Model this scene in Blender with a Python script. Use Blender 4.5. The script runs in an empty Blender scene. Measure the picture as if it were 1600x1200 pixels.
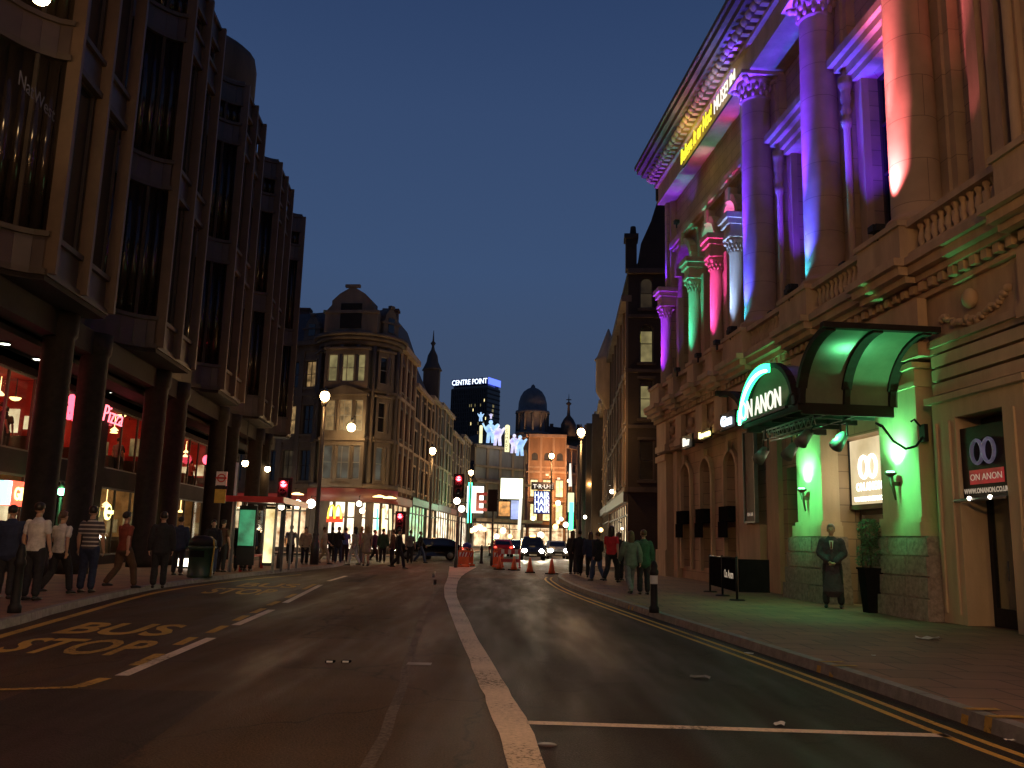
import bpy, math, random
from mathutils import Matrix, Vector
random.seed(7)
R_ = math.radians
scn = bpy.context.scene
COL = scn.collection

# ---------------------------------------------------------------- camera, world, exposure
F_PX, EYE, PITCH, ROLL = 1355.0, 1.45, R_(10.17), R_(1.5)
cam_d = bpy.data.cameras.new('camera'); cam_d.lens = 36 * F_PX / 1600; cam_d.sensor_width = 36
cam_d.clip_start = 0.1; cam_d.clip_end = 3000
cam = bpy.data.objects.new('camera', cam_d); COL.objects.link(cam); scn.camera = cam
_f = Vector((0, math.cos(PITCH), math.sin(PITCH))); _r = Vector((1, 0, 0)); _u = _r.cross(_f)
CR = _r * math.cos(ROLL) + _u * math.sin(ROLL); CU = -_r * math.sin(ROLL) + _u * math.cos(ROLL); CF = _f
cam.matrix_world = Matrix(((CR.x, CU.x, -CF.x, 0), (CR.y, CU.y, -CF.y, 0), (CR.z, CU.z, -CF.z, EYE), (0, 0, 0, 1)))

world = bpy.data.worlds.new('World'); scn.world = world; world.use_nodes = True
nt = world.node_tree; nt.nodes.clear()
wo = nt.nodes.new('ShaderNodeOutputWorld'); bg = nt.nodes.new('ShaderNodeBackground')
tc = nt.nodes.new('ShaderNodeTexCoord'); sp = nt.nodes.new('ShaderNodeSeparateXYZ'); rp = nt.nodes.new('ShaderNodeValToRGB')
nt.links.new(tc.outputs['Generated'], sp.inputs[0]); nt.links.new(sp.outputs['Z'], rp.inputs[0])
el = rp.color_ramp.elements
el[0].position = 0.0; el[0].color = (0.064, 0.074, 0.104, 1)
el[1].position = 1.0; el[1].color = (0.008, 0.018, 0.070, 1)
for p_, c_ in ((0.12, (0.051, 0.075, 0.130, 1)), (0.30, (0.043, 0.079, 0.168, 1)), (0.46, (0.035, 0.066, 0.152, 1)), (0.60, (0.023, 0.047, 0.122, 1)), (0.8, (0.014, 0.030, 0.09, 1))):
    e_ = el.new(p_); e_.color = c_
nt.links.new(rp.outputs[0], bg.inputs[0]); bg.inputs[1].default_value = 1.0
nt.links.new(bg.outputs[0], wo.inputs[0])
scn.view_settings.view_transform = 'Standard'; scn.view_settings.look = 'None'
scn.view_settings.exposure = 0.0; scn.view_settings.gamma = 1.0
scn.cycles.use_denoising = True
scn.cycles.sample_clamp_indirect = 4.0
scn.cycles.max_bounces = 5; scn.cycles.diffuse_bounces = 3; scn.cycles.transparent_max_bounces = 8
LK = 0.42           # one dial for the strength of every street lamp

# ---------------------------------------------------------------- measuring helpers
def ray(px, py): return CF + CR * ((px - 800) / F_PX) - CU * ((py - 600) / F_PX)
def G(px, py, z=0.0):
    d = ray(px, py); t = (z - EYE) / d.z; return Vector((d.x * t, d.y * t, z))
def P(px, py, Y):
    d = ray(px, py); t = Y / d.y; return Vector((d.x * t, Y, EYE + d.z * t))

# ---------------------------------------------------------------- mesh builder
WM = {}
def frame(p0, p1=None, yaw=None):
    """face frame: x along p0->p1, y into the building, z up"""
    a = math.atan2(p1[1] - p0[1], p1[0] - p0[0]) if p1 is not None else yaw
    return Matrix.Translation((p0[0], p0[1], p0[2] if len(p0) > 2 else 0)) @ Matrix.Rotation(a, 4, 'Z')
class MB:
    def __init__(s, T=None): s.v = []; s.f = []; s.m = []; s.sm = []; s.T = T or Matrix.Identity(4); s.mi = 0; s.smooth = False
    def add(s, vs, fs):
        b = len(s.v)
        for p in vs: s.v.append(s.T @ Vector(p))
        for f in fs: s.f.append([b + i for i in f]); s.m.append(s.mi); s.sm.append(s.smooth)
        return s
    def box(s, x0, x1, y0, y1, z0, z1):
        if x0 > x1: x0, x1 = x1, x0
        if y0 > y1: y0, y1 = y1, y0
        v = [(x0, y0, z0), (x1, y0, z0), (x1, y1, z0), (x0, y1, z0), (x0, y0, z1), (x1, y0, z1), (x1, y1, z1), (x0, y1, z1)]
        return s.add(v, [(0, 3, 2, 1), (4, 5, 6, 7), (0, 1, 5, 4), (1, 2, 6, 5), (2, 3, 7, 6), (3, 0, 4, 7)])
    def bar(s, a, b, w, h=None):
        h = h or w; a = Vector(a); b = Vector(b); d = (b - a).normalized()
        up = Vector((0, 0, 1)) if abs(d.z) < .95 else Vector((0, 1, 0))
        x = d.cross(up).normalized() * w / 2; y = x.cross(d).normalized() * h / 2
        v = [a - x - y, a + x - y, a + x + y, a - x + y, b - x - y, b + x - y, b + x + y, b - x + y]
        return s.add(v, [(0, 3, 2, 1), (4, 5, 6, 7), (0, 1, 5, 4), (1, 2, 6, 5), (2, 3, 7, 6), (3, 0, 4, 7)])
    def tube(s, pts, r, n=10, cap=True):
        pts = [Vector(p) for p in pts]; rs = r if isinstance(r, (list, tuple)) else [r] * len(pts)
        vs = []; fs = []; px = None
        for i, p in enumerate(pts):
            d = (pts[min(i + 1, len(pts) - 1)] - pts[max(i - 1, 0)]).normalized()
            if px is None: px = d.orthogonal().normalized()
            px = (px - d * px.dot(d)).normalized(); py = d.cross(px)
            for k in range(n):
                a = 2 * math.pi * k / n; vs.append(p + (px * math.cos(a) + py * math.sin(a)) * rs[i])
        for i in range(len(pts) - 1):
            for k in range(n): fs.append((i * n + k, i * n + (k + 1) % n, (i + 1) * n + (k + 1) % n, (i + 1) * n + k))
        if cap: fs.append(tuple(reversed(range(n)))); fs.append(tuple(range((len(pts) - 1) * n, len(pts) * n)))
        o = s.smooth; s.smooth = True; s.add(vs, fs); s.smooth = o; return s
    def lathe(s, c, prof, n=16, a0=0, a1=None, sx=1, sy=1):
        full = a1 is None; a1 = 2 * math.pi if full else a1; m = n if full else n + 1
        vs = []; fs = []
        for r, z in prof:
            for k in range(m):
                a = a0 + (a1 - a0) * k / n; vs.append((c[0] + r * math.cos(a) * sx, c[1] + r * math.sin(a) * sy, c[2] + z))
        for i in range(len(prof) - 1):
            for k in range(n): fs.append((i * m + k, i * m + (k + 1) % m, (i + 1) * m + (k + 1) % m, (i + 1) * m + k))
        if full:
            if prof[0][0] > 1e-4: fs.append(tuple(reversed(range(m))))
            if prof[-1][0] > 1e-4: fs.append(tuple(range((len(prof) - 1) * m, len(prof) * m)))
        o = s.smooth; s.smooth = True; s.add(vs, fs); s.smooth = o; return s
    def prism(s, poly, z0, z1):
        n = len(poly); ar = sum(poly[i][0] * poly[(i + 1) % n][1] - poly[(i + 1) % n][0] * poly[i][1] for i in range(n))
        if ar < 0: poly = list(reversed(poly))
        v = [(x, y, z0) for x, y in poly] + [(x, y, z1) for x, y in poly]
        return s.add(v, [tuple(reversed(range(n))), tuple(range(n, 2 * n))] + [(i, (i + 1) % n, n + (i + 1) % n, n + i) for i in range(n)])
    def extr(s, poly, y0, y1):      # polygon in x,z pushed along y
        n = len(poly); ar = sum(poly[i][0] * poly[(i + 1) % n][1] - poly[(i + 1) % n][0] * poly[i][1] for i in range(n))
        if ar < 0: poly = list(reversed(poly))
        v = [(x, y0, z) for x, z in poly] + [(x, y1, z) for x, z in poly]
        return s.add(v, [tuple(range(n)), tuple(reversed(range(n, 2 * n)))] + [((i + 1) % n, i, n + i, n + (i + 1) % n) for i in range(n)])
    def ball(s, c, rx, ry=None, rz=None, n=12, m=8):
        ry = ry or rx; rz = rz or rx
        prof = [(math.cos(-math.pi / 2 + math.pi * i / m), math.sin(-math.pi / 2 + math.pi * i / m)) for i in range(m + 1)]
        vs = [(c[0], c[1], c[2] - rz)]; fs = []
        for q, z in prof[1:-1]:
            for k in range(n):
                a = 2 * math.pi * k / n; vs.append((c[0] + rx * q * math.cos(a), c[1] + ry * q * math.sin(a), c[2] + rz * z))
        vs.append((c[0], c[1], c[2] + rz)); L = len(vs) - 1
        for k in range(n): fs.append((0, 1 + (k + 1) % n, 1 + k)); fs.append((L, L - n + k, L - n + (k + 1) % n))
        for i in range(m - 2):
            for k in range(n): fs.append((1 + i * n + k, 1 + i * n + (k + 1) % n, 1 + (i + 1) * n + (k + 1) % n, 1 + (i + 1) * n + k))
        o = s.smooth; s.smooth = True; s.add(vs, fs); s.smooth = o; return s
    def build(s, name, mats, parent=None, label=None):
        if not isinstance(mats, (list, tuple)): mats = [mats]
        W = WM.get(parent.name, Matrix.Identity(4)) if parent is not None else Matrix.Identity(4)
        Wi = W.inverted(); me = bpy.data.meshes.new(name)
        me.from_pydata([Wi @ p for p in s.v], [], s.f)
        for m in mats: me.materials.append(m)
        me.polygons.foreach_set('material_index', s.m); me.polygons.foreach_set('use_smooth', s.sm); me.update()
        o = bpy.data.objects.new(name, me); COL.objects.link(o)
        if parent is not None: o.parent = parent; WM[o.name] = W
        if label: o['label'] = label
        return o
def thing(name, label, cat, loc=(0, 0, 0), rotz=0, group=None):
    o = bpy.data.objects.new(name, None); COL.objects.link(o); o.empty_display_size = .3
    o.location = loc; o.rotation_euler = (0, 0, rotz); o['label'] = label; o['category'] = cat
    if group: o['group'] = group
    WM[o.name] = Matrix.Translation(loc) @ Matrix.Rotation(rotz, 4, 'Z'); return o
def tag(o, label, cat, group=None):
    o['label'] = label; o['category'] = cat
    if group: o['group'] = group
    return o
def struct(o): o['kind'] = 'structure'; return o
def clone(root, loc, rotz=None, label=None, group=None):
    def rec(o, par):
        c = o.copy(); COL.objects.link(c)
        if par is not None: c.parent = par
        for ch in list(o.children): rec(ch, c)
        return c
    r = rec(root, None); r.location = loc
    if rotz is not None: r.rotation_euler = (0, 0, rotz)
    if label: r['label'] = label
    if group: r['group'] = group
    return r
def light(kind, loc, energy, color, parent=None, size=.12, target=None, spot=60, blend=.5, shape=None):
    d = bpy.data.lights.new('lamp_light', kind); d.energy = energy; d.color = color
    if kind in ('POINT', 'SPOT'): d.shadow_soft_size = size
    if kind == 'SPOT': d.spot_size = R_(spot); d.spot_blend = blend
    o = bpy.data.objects.new('lamp_light', d); COL.objects.link(o)
    M = Matrix.Translation(loc)
    if target is not None: M = M @ (Vector(target) - Vector(loc)).to_track_quat('-Z', 'Y').to_matrix().to_4x4()
    if parent is not None:
        W = WM.get(parent.name, Matrix.Identity(4)); o.parent = parent; o.matrix_local = W.inverted() @ M
    else: o.matrix_world = M
    return o
def text(name, body, size, mat, M, parent=None, extrude=.02, sx=1.0, align='CENTER', bold=0.0, shear=0.0):
    cu = bpy.data.curves.new('t', 'FONT'); cu.body = body; cu.size = size; cu.extrude = extrude; cu.align_x = align
    cu.offset = bold; cu.shear = shear; cu.resolution_u = 3
    o = bpy.data.objects.new('t', cu); COL.objects.link(o)
    dg = bpy.context.evaluated_depsgraph_get(); me = bpy.data.meshes.new_from_object(o.evaluated_get(dg))
    bpy.data.objects.remove(o); me.name = name; me.materials.clear(); me.materials.append(mat)
    W = WM.get(parent.name, Matrix.Identity(4)) if parent is not None else Matrix.Identity(4)
    me.transform(W.inverted() @ M @ Matrix.Diagonal((sx, 1, 1, 1)))
    ob = bpy.data.objects.new(name, me); COL.objects.link(ob)
    if parent is not None: ob.parent = parent; WM[ob.name] = W
    return ob
def TF(T, x, y, z):                   # text standing on a face frame, facing out
    return T @ Matrix.Translation((x, y, z)) @ Matrix.Rotation(R_(90), 4, 'X')

# ---------------------------------------------------------------- materials
def mat(name, base, rough=.8, var=.25, scale=3.0, bump=0.0, bscale=None, metal=0, em=None, es=0, spec=None, streak=False, base2=None):
    m = bpy.data.materials.new(name); m.use_nodes = True; t = m.node_tree; n = t.nodes; l = t.links
    b = n['Principled BSDF']; b.inputs['Roughness'].default_value = rough; b.inputs['Metallic'].default_value = metal
    if spec is not None: b.inputs['Specular IOR Level'].default_value = spec
    if var > 0:
        tcn = n.new('ShaderNodeTexCoord'); mp = n.new('ShaderNodeMapping'); no = n.new('ShaderNodeTexNoise')
        mp.inputs['Scale'].default_value = (1, 1, .25) if streak else (1, 1, 1)
        no.inputs['Scale'].default_value = scale; no.inputs['Detail'].default_value = 6; no.inputs['Roughness'].default_value = .65
        l.new(tcn.outputs['Object'], mp.inputs[0]); l.new(mp.outputs[0], no.inputs['Vector'])
        r = n.new('ShaderNodeValToRGB'); r.color_ramp.elements[0].position = .3; r.color_ramp.elements[1].position = .7
        lo = tuple(c * (1 - var) for c in base); hi = base2 or tuple(min(1, c * (1 + var)) for c in base)
        r.color_ramp.elements[0].color = (*lo, 1); r.color_ramp.elements[1].color = (*hi, 1)
        l.new(no.outputs['Fac'], r.inputs[0]); l.new(r.outputs[0], b.inputs['Base Color'])
        if bump > 0:
            n2 = n.new('ShaderNodeTexNoise'); n2.inputs['Scale'].default_value = bscale or scale * 8; n2.inputs['Detail'].default_value = 4
            l.new(tcn.outputs['Object'], n2.inputs['Vector'])
            bp = n.new('ShaderNodeBump'); bp.inputs['Strength'].default_value = bump; bp.inputs['Distance'].default_value = .02
            l.new(n2.outputs['Fac'], bp.inputs['Height']); l.new(bp.outputs[0], b.inputs['Normal'])
    else: b.inputs['Base Color'].default_value = (*base, 1)
    if em: b.inputs['Emission Color'].default_value = (*em, 1); b.inputs['Emission Strength'].default_value = es
    return m
def brickmat(name, c1, c2, mortar, w=.23, h=.075, ms=.012, rough=.85, bump=.3, vertical=True):
    m = bpy.data.materials.new(name); m.use_nodes = True; t = m.node_tree; n = t.nodes; l = t.links
    b = n['Principled BSDF']; b.inputs['Roughness'].default_value = rough
    tcn = n.new('ShaderNodeTexCoord'); br = n.new('ShaderNodeTexBrick')
    br.inputs['Scale'].default_value = 1; br.inputs['Brick Width'].default_value = w; br.inputs['Row Height'].default_value = h
    br.inputs['Mortar Size'].default_value = ms; br.inputs['Color1'].default_value = (*c1, 1); br.inputs['Color2'].default_value = (*c2, 1)
    br.inputs['Mortar'].default_value = (*mortar, 1)
    if vertical:
        s = n.new('ShaderNodeSeparateXYZ'); c = n.new('ShaderNodeCombineXYZ'); a = n.new('ShaderNodeMath'); a.operation = 'ADD'
        l.new(tcn.outputs['Object'], s.inputs[0]); l.new(s.outputs[0], a.inputs[0]); l.new(s.outputs[1], a.inputs[1])
        l.new(a.outputs[0], c.inputs[0]); l.new(s.outputs[2], c.inputs[1]); l.new(c.outputs[0], br.inputs['Vector'])
    else: l.new(tcn.outputs['Object'], br.inputs['Vector'])
    no = n.new('ShaderNodeTexNoise'); no.inputs['Scale'].default_value = 1.3; no.inputs['Detail'].default_value = 5
    l.new(tcn.outputs['Object'], no.inputs['Vector'])
    rr = n.new('ShaderNodeMapRange'); rr.inputs[3].default_value = .55; rr.inputs[4].default_value = 1.35; l.new(no.outputs['Fac'], rr.inputs[0])
    mx = n.new('ShaderNodeVectorMath'); mx.operation = 'SCALE'; l.new(br.outputs['Color'], mx.inputs[0]); l.new(rr.outputs[0], mx.inputs['Scale'])
    l.new(mx.outputs[0], b.inputs['Base Color'])
    bp = n.new('ShaderNodeBump'); bp.inputs['Strength'].default_value = bump; bp.inputs['Distance'].default_value = .01; bp.invert = True
    l.new(br.outputs['Fac'], bp.inputs['Height']); l.new(bp.outputs[0], b.inputs['Normal'])
    return m
def emat(name, col, s, var=0.0, scale=2.0, col2=None):
    m = bpy.data.materials.new(name); m.use_nodes = True; t = m.node_tree; n = t.nodes; l = t.links
    b = n['Principled BSDF']; b.inputs['Base Color'].default_value = (.05, .05, .05, 1); b.inputs['Roughness'].default_value = .5
    b.inputs['Emission Strength'].default_value = s
    if var > 0:
        tcn = n.new('ShaderNodeTexCoord'); no = n.new('ShaderNodeTexNoise'); no.inputs['Scale'].default_value = scale; no.inputs['Detail'].default_value = 5
        l.new(tcn.outputs['Object'], no.inputs['Vector']); r = n.new('ShaderNodeValToRGB')
        r.color_ramp.elements[0].position = .35; r.color_ramp.elements[1].position = .65
        r.color_ramp.elements[0].color = (*(col2 or tuple(c * (1 - var) for c in col)), 1); r.color_ramp.elements[1].color = (*col, 1)
        l.new(no.outputs['Fac'], r.inputs[0]); l.new(r.outputs[0], b.inputs['Emission Color'])
    else: b.inputs['Emission Color'].default_value = (*col, 1)
    return m
def glassmat(name, tint=(.9, .95, .95), refl=.12):
    m = bpy.data.materials.new(name); m.use_nodes = True; t = m.node_tree; n = t.nodes; l = t.links
    n.clear(); o = n.new('ShaderNodeOutputMaterial'); a = n.new('ShaderNodeBsdfTransparent'); g = n.new('ShaderNodeBsdfGlossy'); x = n.new('ShaderNodeMixShader')
    a.inputs[0].default_value = (*tint, 1); g.inputs['Roughness'].default_value = .03; x.inputs[0].default_value = refl
    l.new(a.outputs[0], x.inputs[1]); l.new(g.outputs[0], x.inputs[2]); l.new(x.outputs[0], o.inputs[0]); return m
def pane_ripple(m, strength=.12, scale=.6):
    t = m.node_tree; n = t.nodes; l = t.links; b = n['Principled BSDF']; tcn = n.new('ShaderNodeTexCoord'); q = n.new('ShaderNodeTexNoise'); q.inputs['Scale'].default_value = scale; q.inputs['Detail'].default_value = 2
    bp = n.new('ShaderNodeBump'); bp.inputs['Strength'].default_value = strength; bp.inputs['Distance'].default_value = .3; l.new(tcn.outputs['Object'], q.inputs['Vector']); l.new(q.outputs['Fac'], bp.inputs['Height']); l.new(bp.outputs[0], b.inputs['Normal'])
M = {}
def asphaltmat(name, base, wear=1.0):
    """tarmac: coarse aggregate, long tyre-polished bands, oil stains and hairline cracks"""
    m = bpy.data.materials.new(name); m.use_nodes = True; t = m.node_tree; n = t.nodes; l = t.links; b = n['Principled BSDF']
    b.inputs['Specular IOR Level'].default_value = .16
    tcn = n.new('ShaderNodeTexCoord'); mp = n.new('ShaderNodeMapping'); mp.inputs['Scale'].default_value = (1, .12, 1); l.new(tcn.outputs['Object'], mp.inputs[0])
    def noise(scale, det=5, vec=None): q = n.new('ShaderNodeTexNoise'); q.inputs['Scale'].default_value = scale; q.inputs['Detail'].default_value = det; q.inputs['Roughness'].default_value = .7; l.new(vec or tcn.outputs['Object'], q.inputs['Vector']); return q.outputs['Fac']
    def rng(v, a, b_, c, d): q = n.new('ShaderNodeMapRange'); q.inputs[1].default_value = a; q.inputs[2].default_value = b_; q.inputs[3].default_value = c; q.inputs[4].default_value = d; l.new(v, q.inputs[0]); return q.outputs[0]
    def mul(a_, b_): q = n.new('ShaderNodeMath'); q.operation = 'MULTIPLY'; l.new(a_, q.inputs[0]); l.new(b_, q.inputs[1]); return q.outputs[0]
    band = rng(noise(.9, 3, mp.outputs[0]), .35, .65, .72, 1.25); stain = rng(noise(.45, 6), .30, .62, .62, 1.18); grit = rng(noise(55, 3), .35, .68, .45, 1.65); fleck = rng(noise(140, 1), .66, .74, 1.0, 2.6)
    v = n.new('ShaderNodeTexVoronoi'); v.feature = 'DISTANCE_TO_EDGE'; v.inputs['Scale'].default_value = .55; wn = n.new('ShaderNodeTexNoise'); wn.inputs['Scale'].default_value = 2.2; wn.inputs['Detail'].default_value = 6; l.new(tcn.outputs['Object'], wn.inputs['Vector'])
    ad = n.new('ShaderNodeMixRGB'); ad.inputs[0].default_value = .35; l.new(tcn.outputs['Object'], ad.inputs[1]); l.new(wn.outputs['Color'], ad.inputs[2]); l.new(ad.outputs[0], v.inputs['Vector'])
    crack = rng(v.outputs['Distance'], .0, .010, .42, 1.0)
    f = mul(mul(mul(band, stain), mul(grit, fleck)), crack); sc = n.new('ShaderNodeVectorMath'); sc.operation = 'SCALE'; sc.inputs[0].default_value = base; l.new(f, sc.inputs['Scale']); l.new(sc.outputs[0], b.inputs['Base Color'])
    l.new(rng(band, .72, 1.25, .45, .78), b.inputs['Roughness'])
    bp = n.new('ShaderNodeBump'); bp.inputs['Strength'].default_value = .5; bp.inputs['Distance'].default_value = .012; l.new(grit, bp.inputs['Height']); l.new(bp.outputs[0], b.inputs['Normal']); return m
def paintmat(name, col, under, keep=.42):
    """road paint worn through to the tarmac in chips and scuffs"""
    m = bpy.data.materials.new(name); m.use_nodes = True; t = m.node_tree; n = t.nodes; l = t.links; b = n['Principled BSDF']; b.inputs['Roughness'].default_value = .7; b.inputs['Specular IOR Level'].default_value = .15
    tcn = n.new('ShaderNodeTexCoord'); q = n.new('ShaderNodeTexNoise'); q.inputs['Scale'].default_value = 22; q.inputs['Detail'].default_value = 8; q.inputs['Roughness'].default_value = .8; l.new(tcn.outputs['Object'], q.inputs['Vector'])
    r = n.new('ShaderNodeValToRGB'); e = r.color_ramp.elements; e[0].position = keep - .06; e[0].color = (*under, 1); e[1].position = keep + .02; e[1].color = (*[c * .72 for c in col], 1); x = e.new(.62); x.color = (*col, 1)
    g = n.new('ShaderNodeTexNoise'); g.inputs['Scale'].default_value = .9; g.inputs['Detail'].default_value = 5; l.new(tcn.outputs['Object'], g.inputs['Vector']); k = n.new('ShaderNodeMapRange'); k.inputs[1].default_value = .3; k.inputs[2].default_value = .7; k.inputs[3].default_value = -.10; k.inputs[4].default_value = .10; l.new(g.outputs['Fac'], k.inputs[0])
    a = n.new('ShaderNodeMath'); a.operation = 'ADD'; l.new(q.outputs['Fac'], a.inputs[0]); l.new(k.outputs[0], a.inputs[1]); l.new(a.outputs[0], r.inputs[0]); l.new(r.outputs[0], b.inputs['Base Color']); return m
M['asphalt'] = asphaltmat('asphalt', (.058, .036, .019)); M['patch'] = asphaltmat('asphalt_patch', (.026, .019, .015)); M['new_tar'] = asphaltmat('newer_asphalt', (.021, .0145, .010))
M['paving'] = brickmat('paving_slabs', (.27, .145, .085), (.20, .115, .07), (.07, .045, .03), .75, .6, .012, .75, .3, False)
M['kerb'] = mat('kerb_granite', (.20, .185, .17), .65, .35, 6, .3, 60)
M['white_paint'] = paintmat('white_road_paint', (.74, .62, .48), (.05, .04, .03), .40); M['yellow_paint'] = paintmat('yellow_road_paint', (.55, .33, .07), (.05, .04, .03), .41)
M['faded_paint'] = paintmat('faded_road_paint', (.14, .11, .09), (.05, .04, .03), .50); M['sign_yellow'] = mat('yellow_sign_paint', (.55, .38, .06), .5, .2, 5)
M['stone'] = mat('pale_stone', (.46, .325, .21), .82, .28, 1.2, .25, 25, streak=True)
M['ashlar'] = brickmat('stone_blocks', (.46, .325, .21), (.39, .275, .18), (.22, .16, .11), 1.05, .42, .012, .85, .35)
M['drum_stone'] = brickmat('stone_drums', (.46, .325, .21), (.42, .30, .195), (.25, .17, .11), 40.0, .98, .010, .82, .3)
M['stone_plain'] = mat('painted_stucco', (.52, .40, .26), .75, .18, 1.5, .15, 20, streak=True)
M['granite'] = mat('rough_granite', (.30, .25, .21), .85, .4, 9, .8, 14)
M['dirty_stone'] = mat('dirty_stone', (.14, .112, .088), .85, .4, .8, .25, 20, streak=True)
M['dark_stone'] = mat('sooty_stone', (.07, .055, .047), .85, .4, .8, .25, 20, streak=True)
M['brick'] = brickmat('red_brick', (.13, .05, .03), (.10, .04, .027), (.09, .07, .06))
M['dark_brick'] = brickmat('sooty_brick', (.065, .034, .025), (.05, .028, .02), (.045, .038, .034))
M['pale_render'] = mat('pale_render', (.34, .31, .28), .8, .3, .5, .2, 8, streak=True)
M['tan_stone'] = mat('tan_stone', (.33, .20, .11), .8, .3, .6, .2, 8, streak=True)
M['shaded_brick'] = brickmat('shaded_face_brick', (.035, .022, .018), (.028, .018, .015), (.03, .025, .022))  # near-black puts the unlit look of the gabled front into the colour
M['lamplit_brick'] = brickmat('lamplit_brick', (.27, .115, .05), (.21, .09, .042), (.17, .12, .08))  # lamplight on the gabled building's street flank, put into the brick colour
M['concrete'] = mat('brown_concrete', (.20, .15, .12), .8, .25, 1.0, .2, 20, streak=True)
M['fin'] = mat('bronze_fin', (.085, .056, .040), .55, .2, 1.2, .1, 30)
M['band'] = mat('dark_floor_band', (.045, .032, .025), .6, .25, 1.2, .1, 30)
M['panel'] = mat('brown_panel', (.05, .034, .03), .45, .25, 1.5)
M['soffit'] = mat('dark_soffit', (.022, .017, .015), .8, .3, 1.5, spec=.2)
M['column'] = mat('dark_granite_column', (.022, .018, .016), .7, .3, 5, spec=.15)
M['slate'] = mat('slate_roof', (.055, .055, .062), .7, .35, 3, .3, 15)
M['lead'] = mat('lead_dome', (.12, .115, .115), .6, .3, 2)
M['black'] = mat('black_metal', (.018, .018, .02), .55, .2, 4, spec=.2)
M['grey_metal'] = mat('grey_metal', (.16, .16, .165), .45, .2, 4, metal=.3)
M['pole'] = mat('pole_paint', (.045, .045, .05), .4, .2, 4)
M['dark_glass'] = mat('dark_window_glass', (.012, .014, .018), .06, .3, .7, spec=.8)
M['bay_glass'] = mat('bronze_window_glass', (.020, .015, .012), .16, .3, .8, spec=.5)
pane_ripple(M['dark_glass']); pane_ripple(M['bay_glass'], .2, .5)
M['frame_dark'] = mat('dark_window_frame', (.05, .04, .035), .5, .2, 3)
M['frame_white'] = mat('white_window_frame', (.26, .24, .21), .5, .15, 3)
M['wood'] = mat('dark_wood', (.07, .04, .025), .5, .3, 4)
M['glass'] = glassmat('shop_glass')
M['canopy_glass'] = mat('frosted_canopy_glass', (.14, .16, .12), .3, .25, 1.5)
M['curtain_red'] = mat('red_brown_glass', (.30, .05, .022), .5, .3, 2, spec=.2)
M['rubber'] = mat('rubber', (.014, .014, .015), .95, .2, 4, spec=0)
M['orange_plastic'] = mat('orange_plastic', (.75, .13, .03), .45, .2, 4)
M['white_plastic'] = mat('white_plastic', (.65, .65, .65), .45, .15, 4)
M['red_paint'] = mat('red_paint', (.45, .02, .02), .35, .15, 4)
M['green_paint'] = mat('dark_green_paint', (.02, .05, .035), .45, .2, 4)
M['paper'] = mat('paper', (.6, .58, .55), .8, .15, 6)
M['blue_sign'] = mat('blue_paint', (.03, .05, .35), .4, .1, 3)
M['red_wall'] = mat('red_interior_wall', (.42, .03, .025), .7, .4, 1.5)
M['interior'] = mat('warm_interior', (.40, .24, .12), .7, .45, 1.8)
M['carpet'] = mat('dark_floor', (.06, .03, .025), .8, .3, 2)
M['e_sodium'] = emat('sodium_lamp_glow', (1.0, .72, .34), 40)
M['e_white'] = emat('white_lamp_glow', (1.0, .93, .82), 30)
M['e_disc'] = emat('white_disc_glow', (1.0, .88, .66), 7)
M['e_red'] = emat('red_signal_glow', (1.0, .03, .04), 28)
M['e_head'] = emat('headlight_glow', (1.0, .90, .68), 110)
M['e_tail'] = emat('tail_light_glow', (1.0, .05, .03), 6)
M['e_greenn'] = emat('green_neon_glow', (.06, 1.0, .42), 5)
M['e_green_tube'] = emat('green_neon_tube_glow', (.03, 1.0, .30), 5)
M['e_greenw'] = emat('green_white_glow', (.25, 1.0, .55), 9)
M['e_neon'] = emat('red_neon_glow', (1.0, .08, .13), 4)
M['e_pink'] = emat('pink_neon_glow', (1.0, .16, .20), 3.4)
M['e_yel'] = emat('yellow_letter_glow', (1.0, .90, .04), 1.25)
M['e_wht'] = emat('white_letter_glow', (1.0, .95, .80), 1.15)
M['e_blue'] = emat('blue_letter_glow', (.10, .16, 1.0), 2.2)
M['e_bluew'] = emat('blue_white_letter_glow', (.75, .88, 1.0), 2.2)
M['lit1'] = emat('lit_yellow_window', (.75, .62, .26), .36, .55, 1.6)
M['lit2'] = emat('lit_warm_window', (1.0, .62, .25), .34, .8, 2.0)
M['lit3'] = emat('lit_pale_window', (.55, .60, .50), .12, .8, 1.6)
M['lit_dim'] = emat('dim_lit_window', (.40, .28, .14), .10, .8, 1.2)
M['lit_bright'] = emat('bright_lit_window', (1.0, .80, .35), 2.2, .5, 1.5)
M['lit_orange'] = emat('orange_lit_window', (1.0, .42, .10), 1.3, .8, 1.2)
M['shop_warm'] = emat('shop_glow_warm', (1.0, .78, .45), 1.5, .75, 1.1, (.30, .12, .04))
M['shop_white'] = emat('shop_glow_white', (1.0, .90, .68), 2.6, .7, 1.4, (.35, .20, .09))
M['shop_green'] = emat('shop_glow_green', (.45, 1.0, .55), 1.6, .8, 1.2, (.20, .12, .03))
M['screen'] = emat('screen_glow', (.95, 1.0, .55), 3.2, .4, .5, (1.0, .95, .75))
M['screen_blue'] = emat('screen_glow_blue', (.45, .55, 1.0), 1.5, .6, .6)
M['billboard'] = emat('billboard_glow', (1.0, .90, .78), 3.4, .25, .5)
M['e_fascia'] = emat('red_fascia_glow', (.42, .03, .015), .35, .5, .6)
M['e_mred'] = emat('red_sign_panel_glow', (.75, .05, .01), 1.2)
M['e_myel'] = emat('yellow_arch_glow', (1.0, .62, .04), 3.5)
M['e_poster'] = emat('lit_poster_glow', (.85, .68, .42), 1.1, .35, .9, (.55, .42, .22))
M['e_postw'] = emat('lit_poster_white_glow', (1.0, .95, .80), 4.2)
M['poster_dark'] = mat('dark_poster', (.018, .012, .014), .5, .4, 2, spec=.2)
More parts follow.
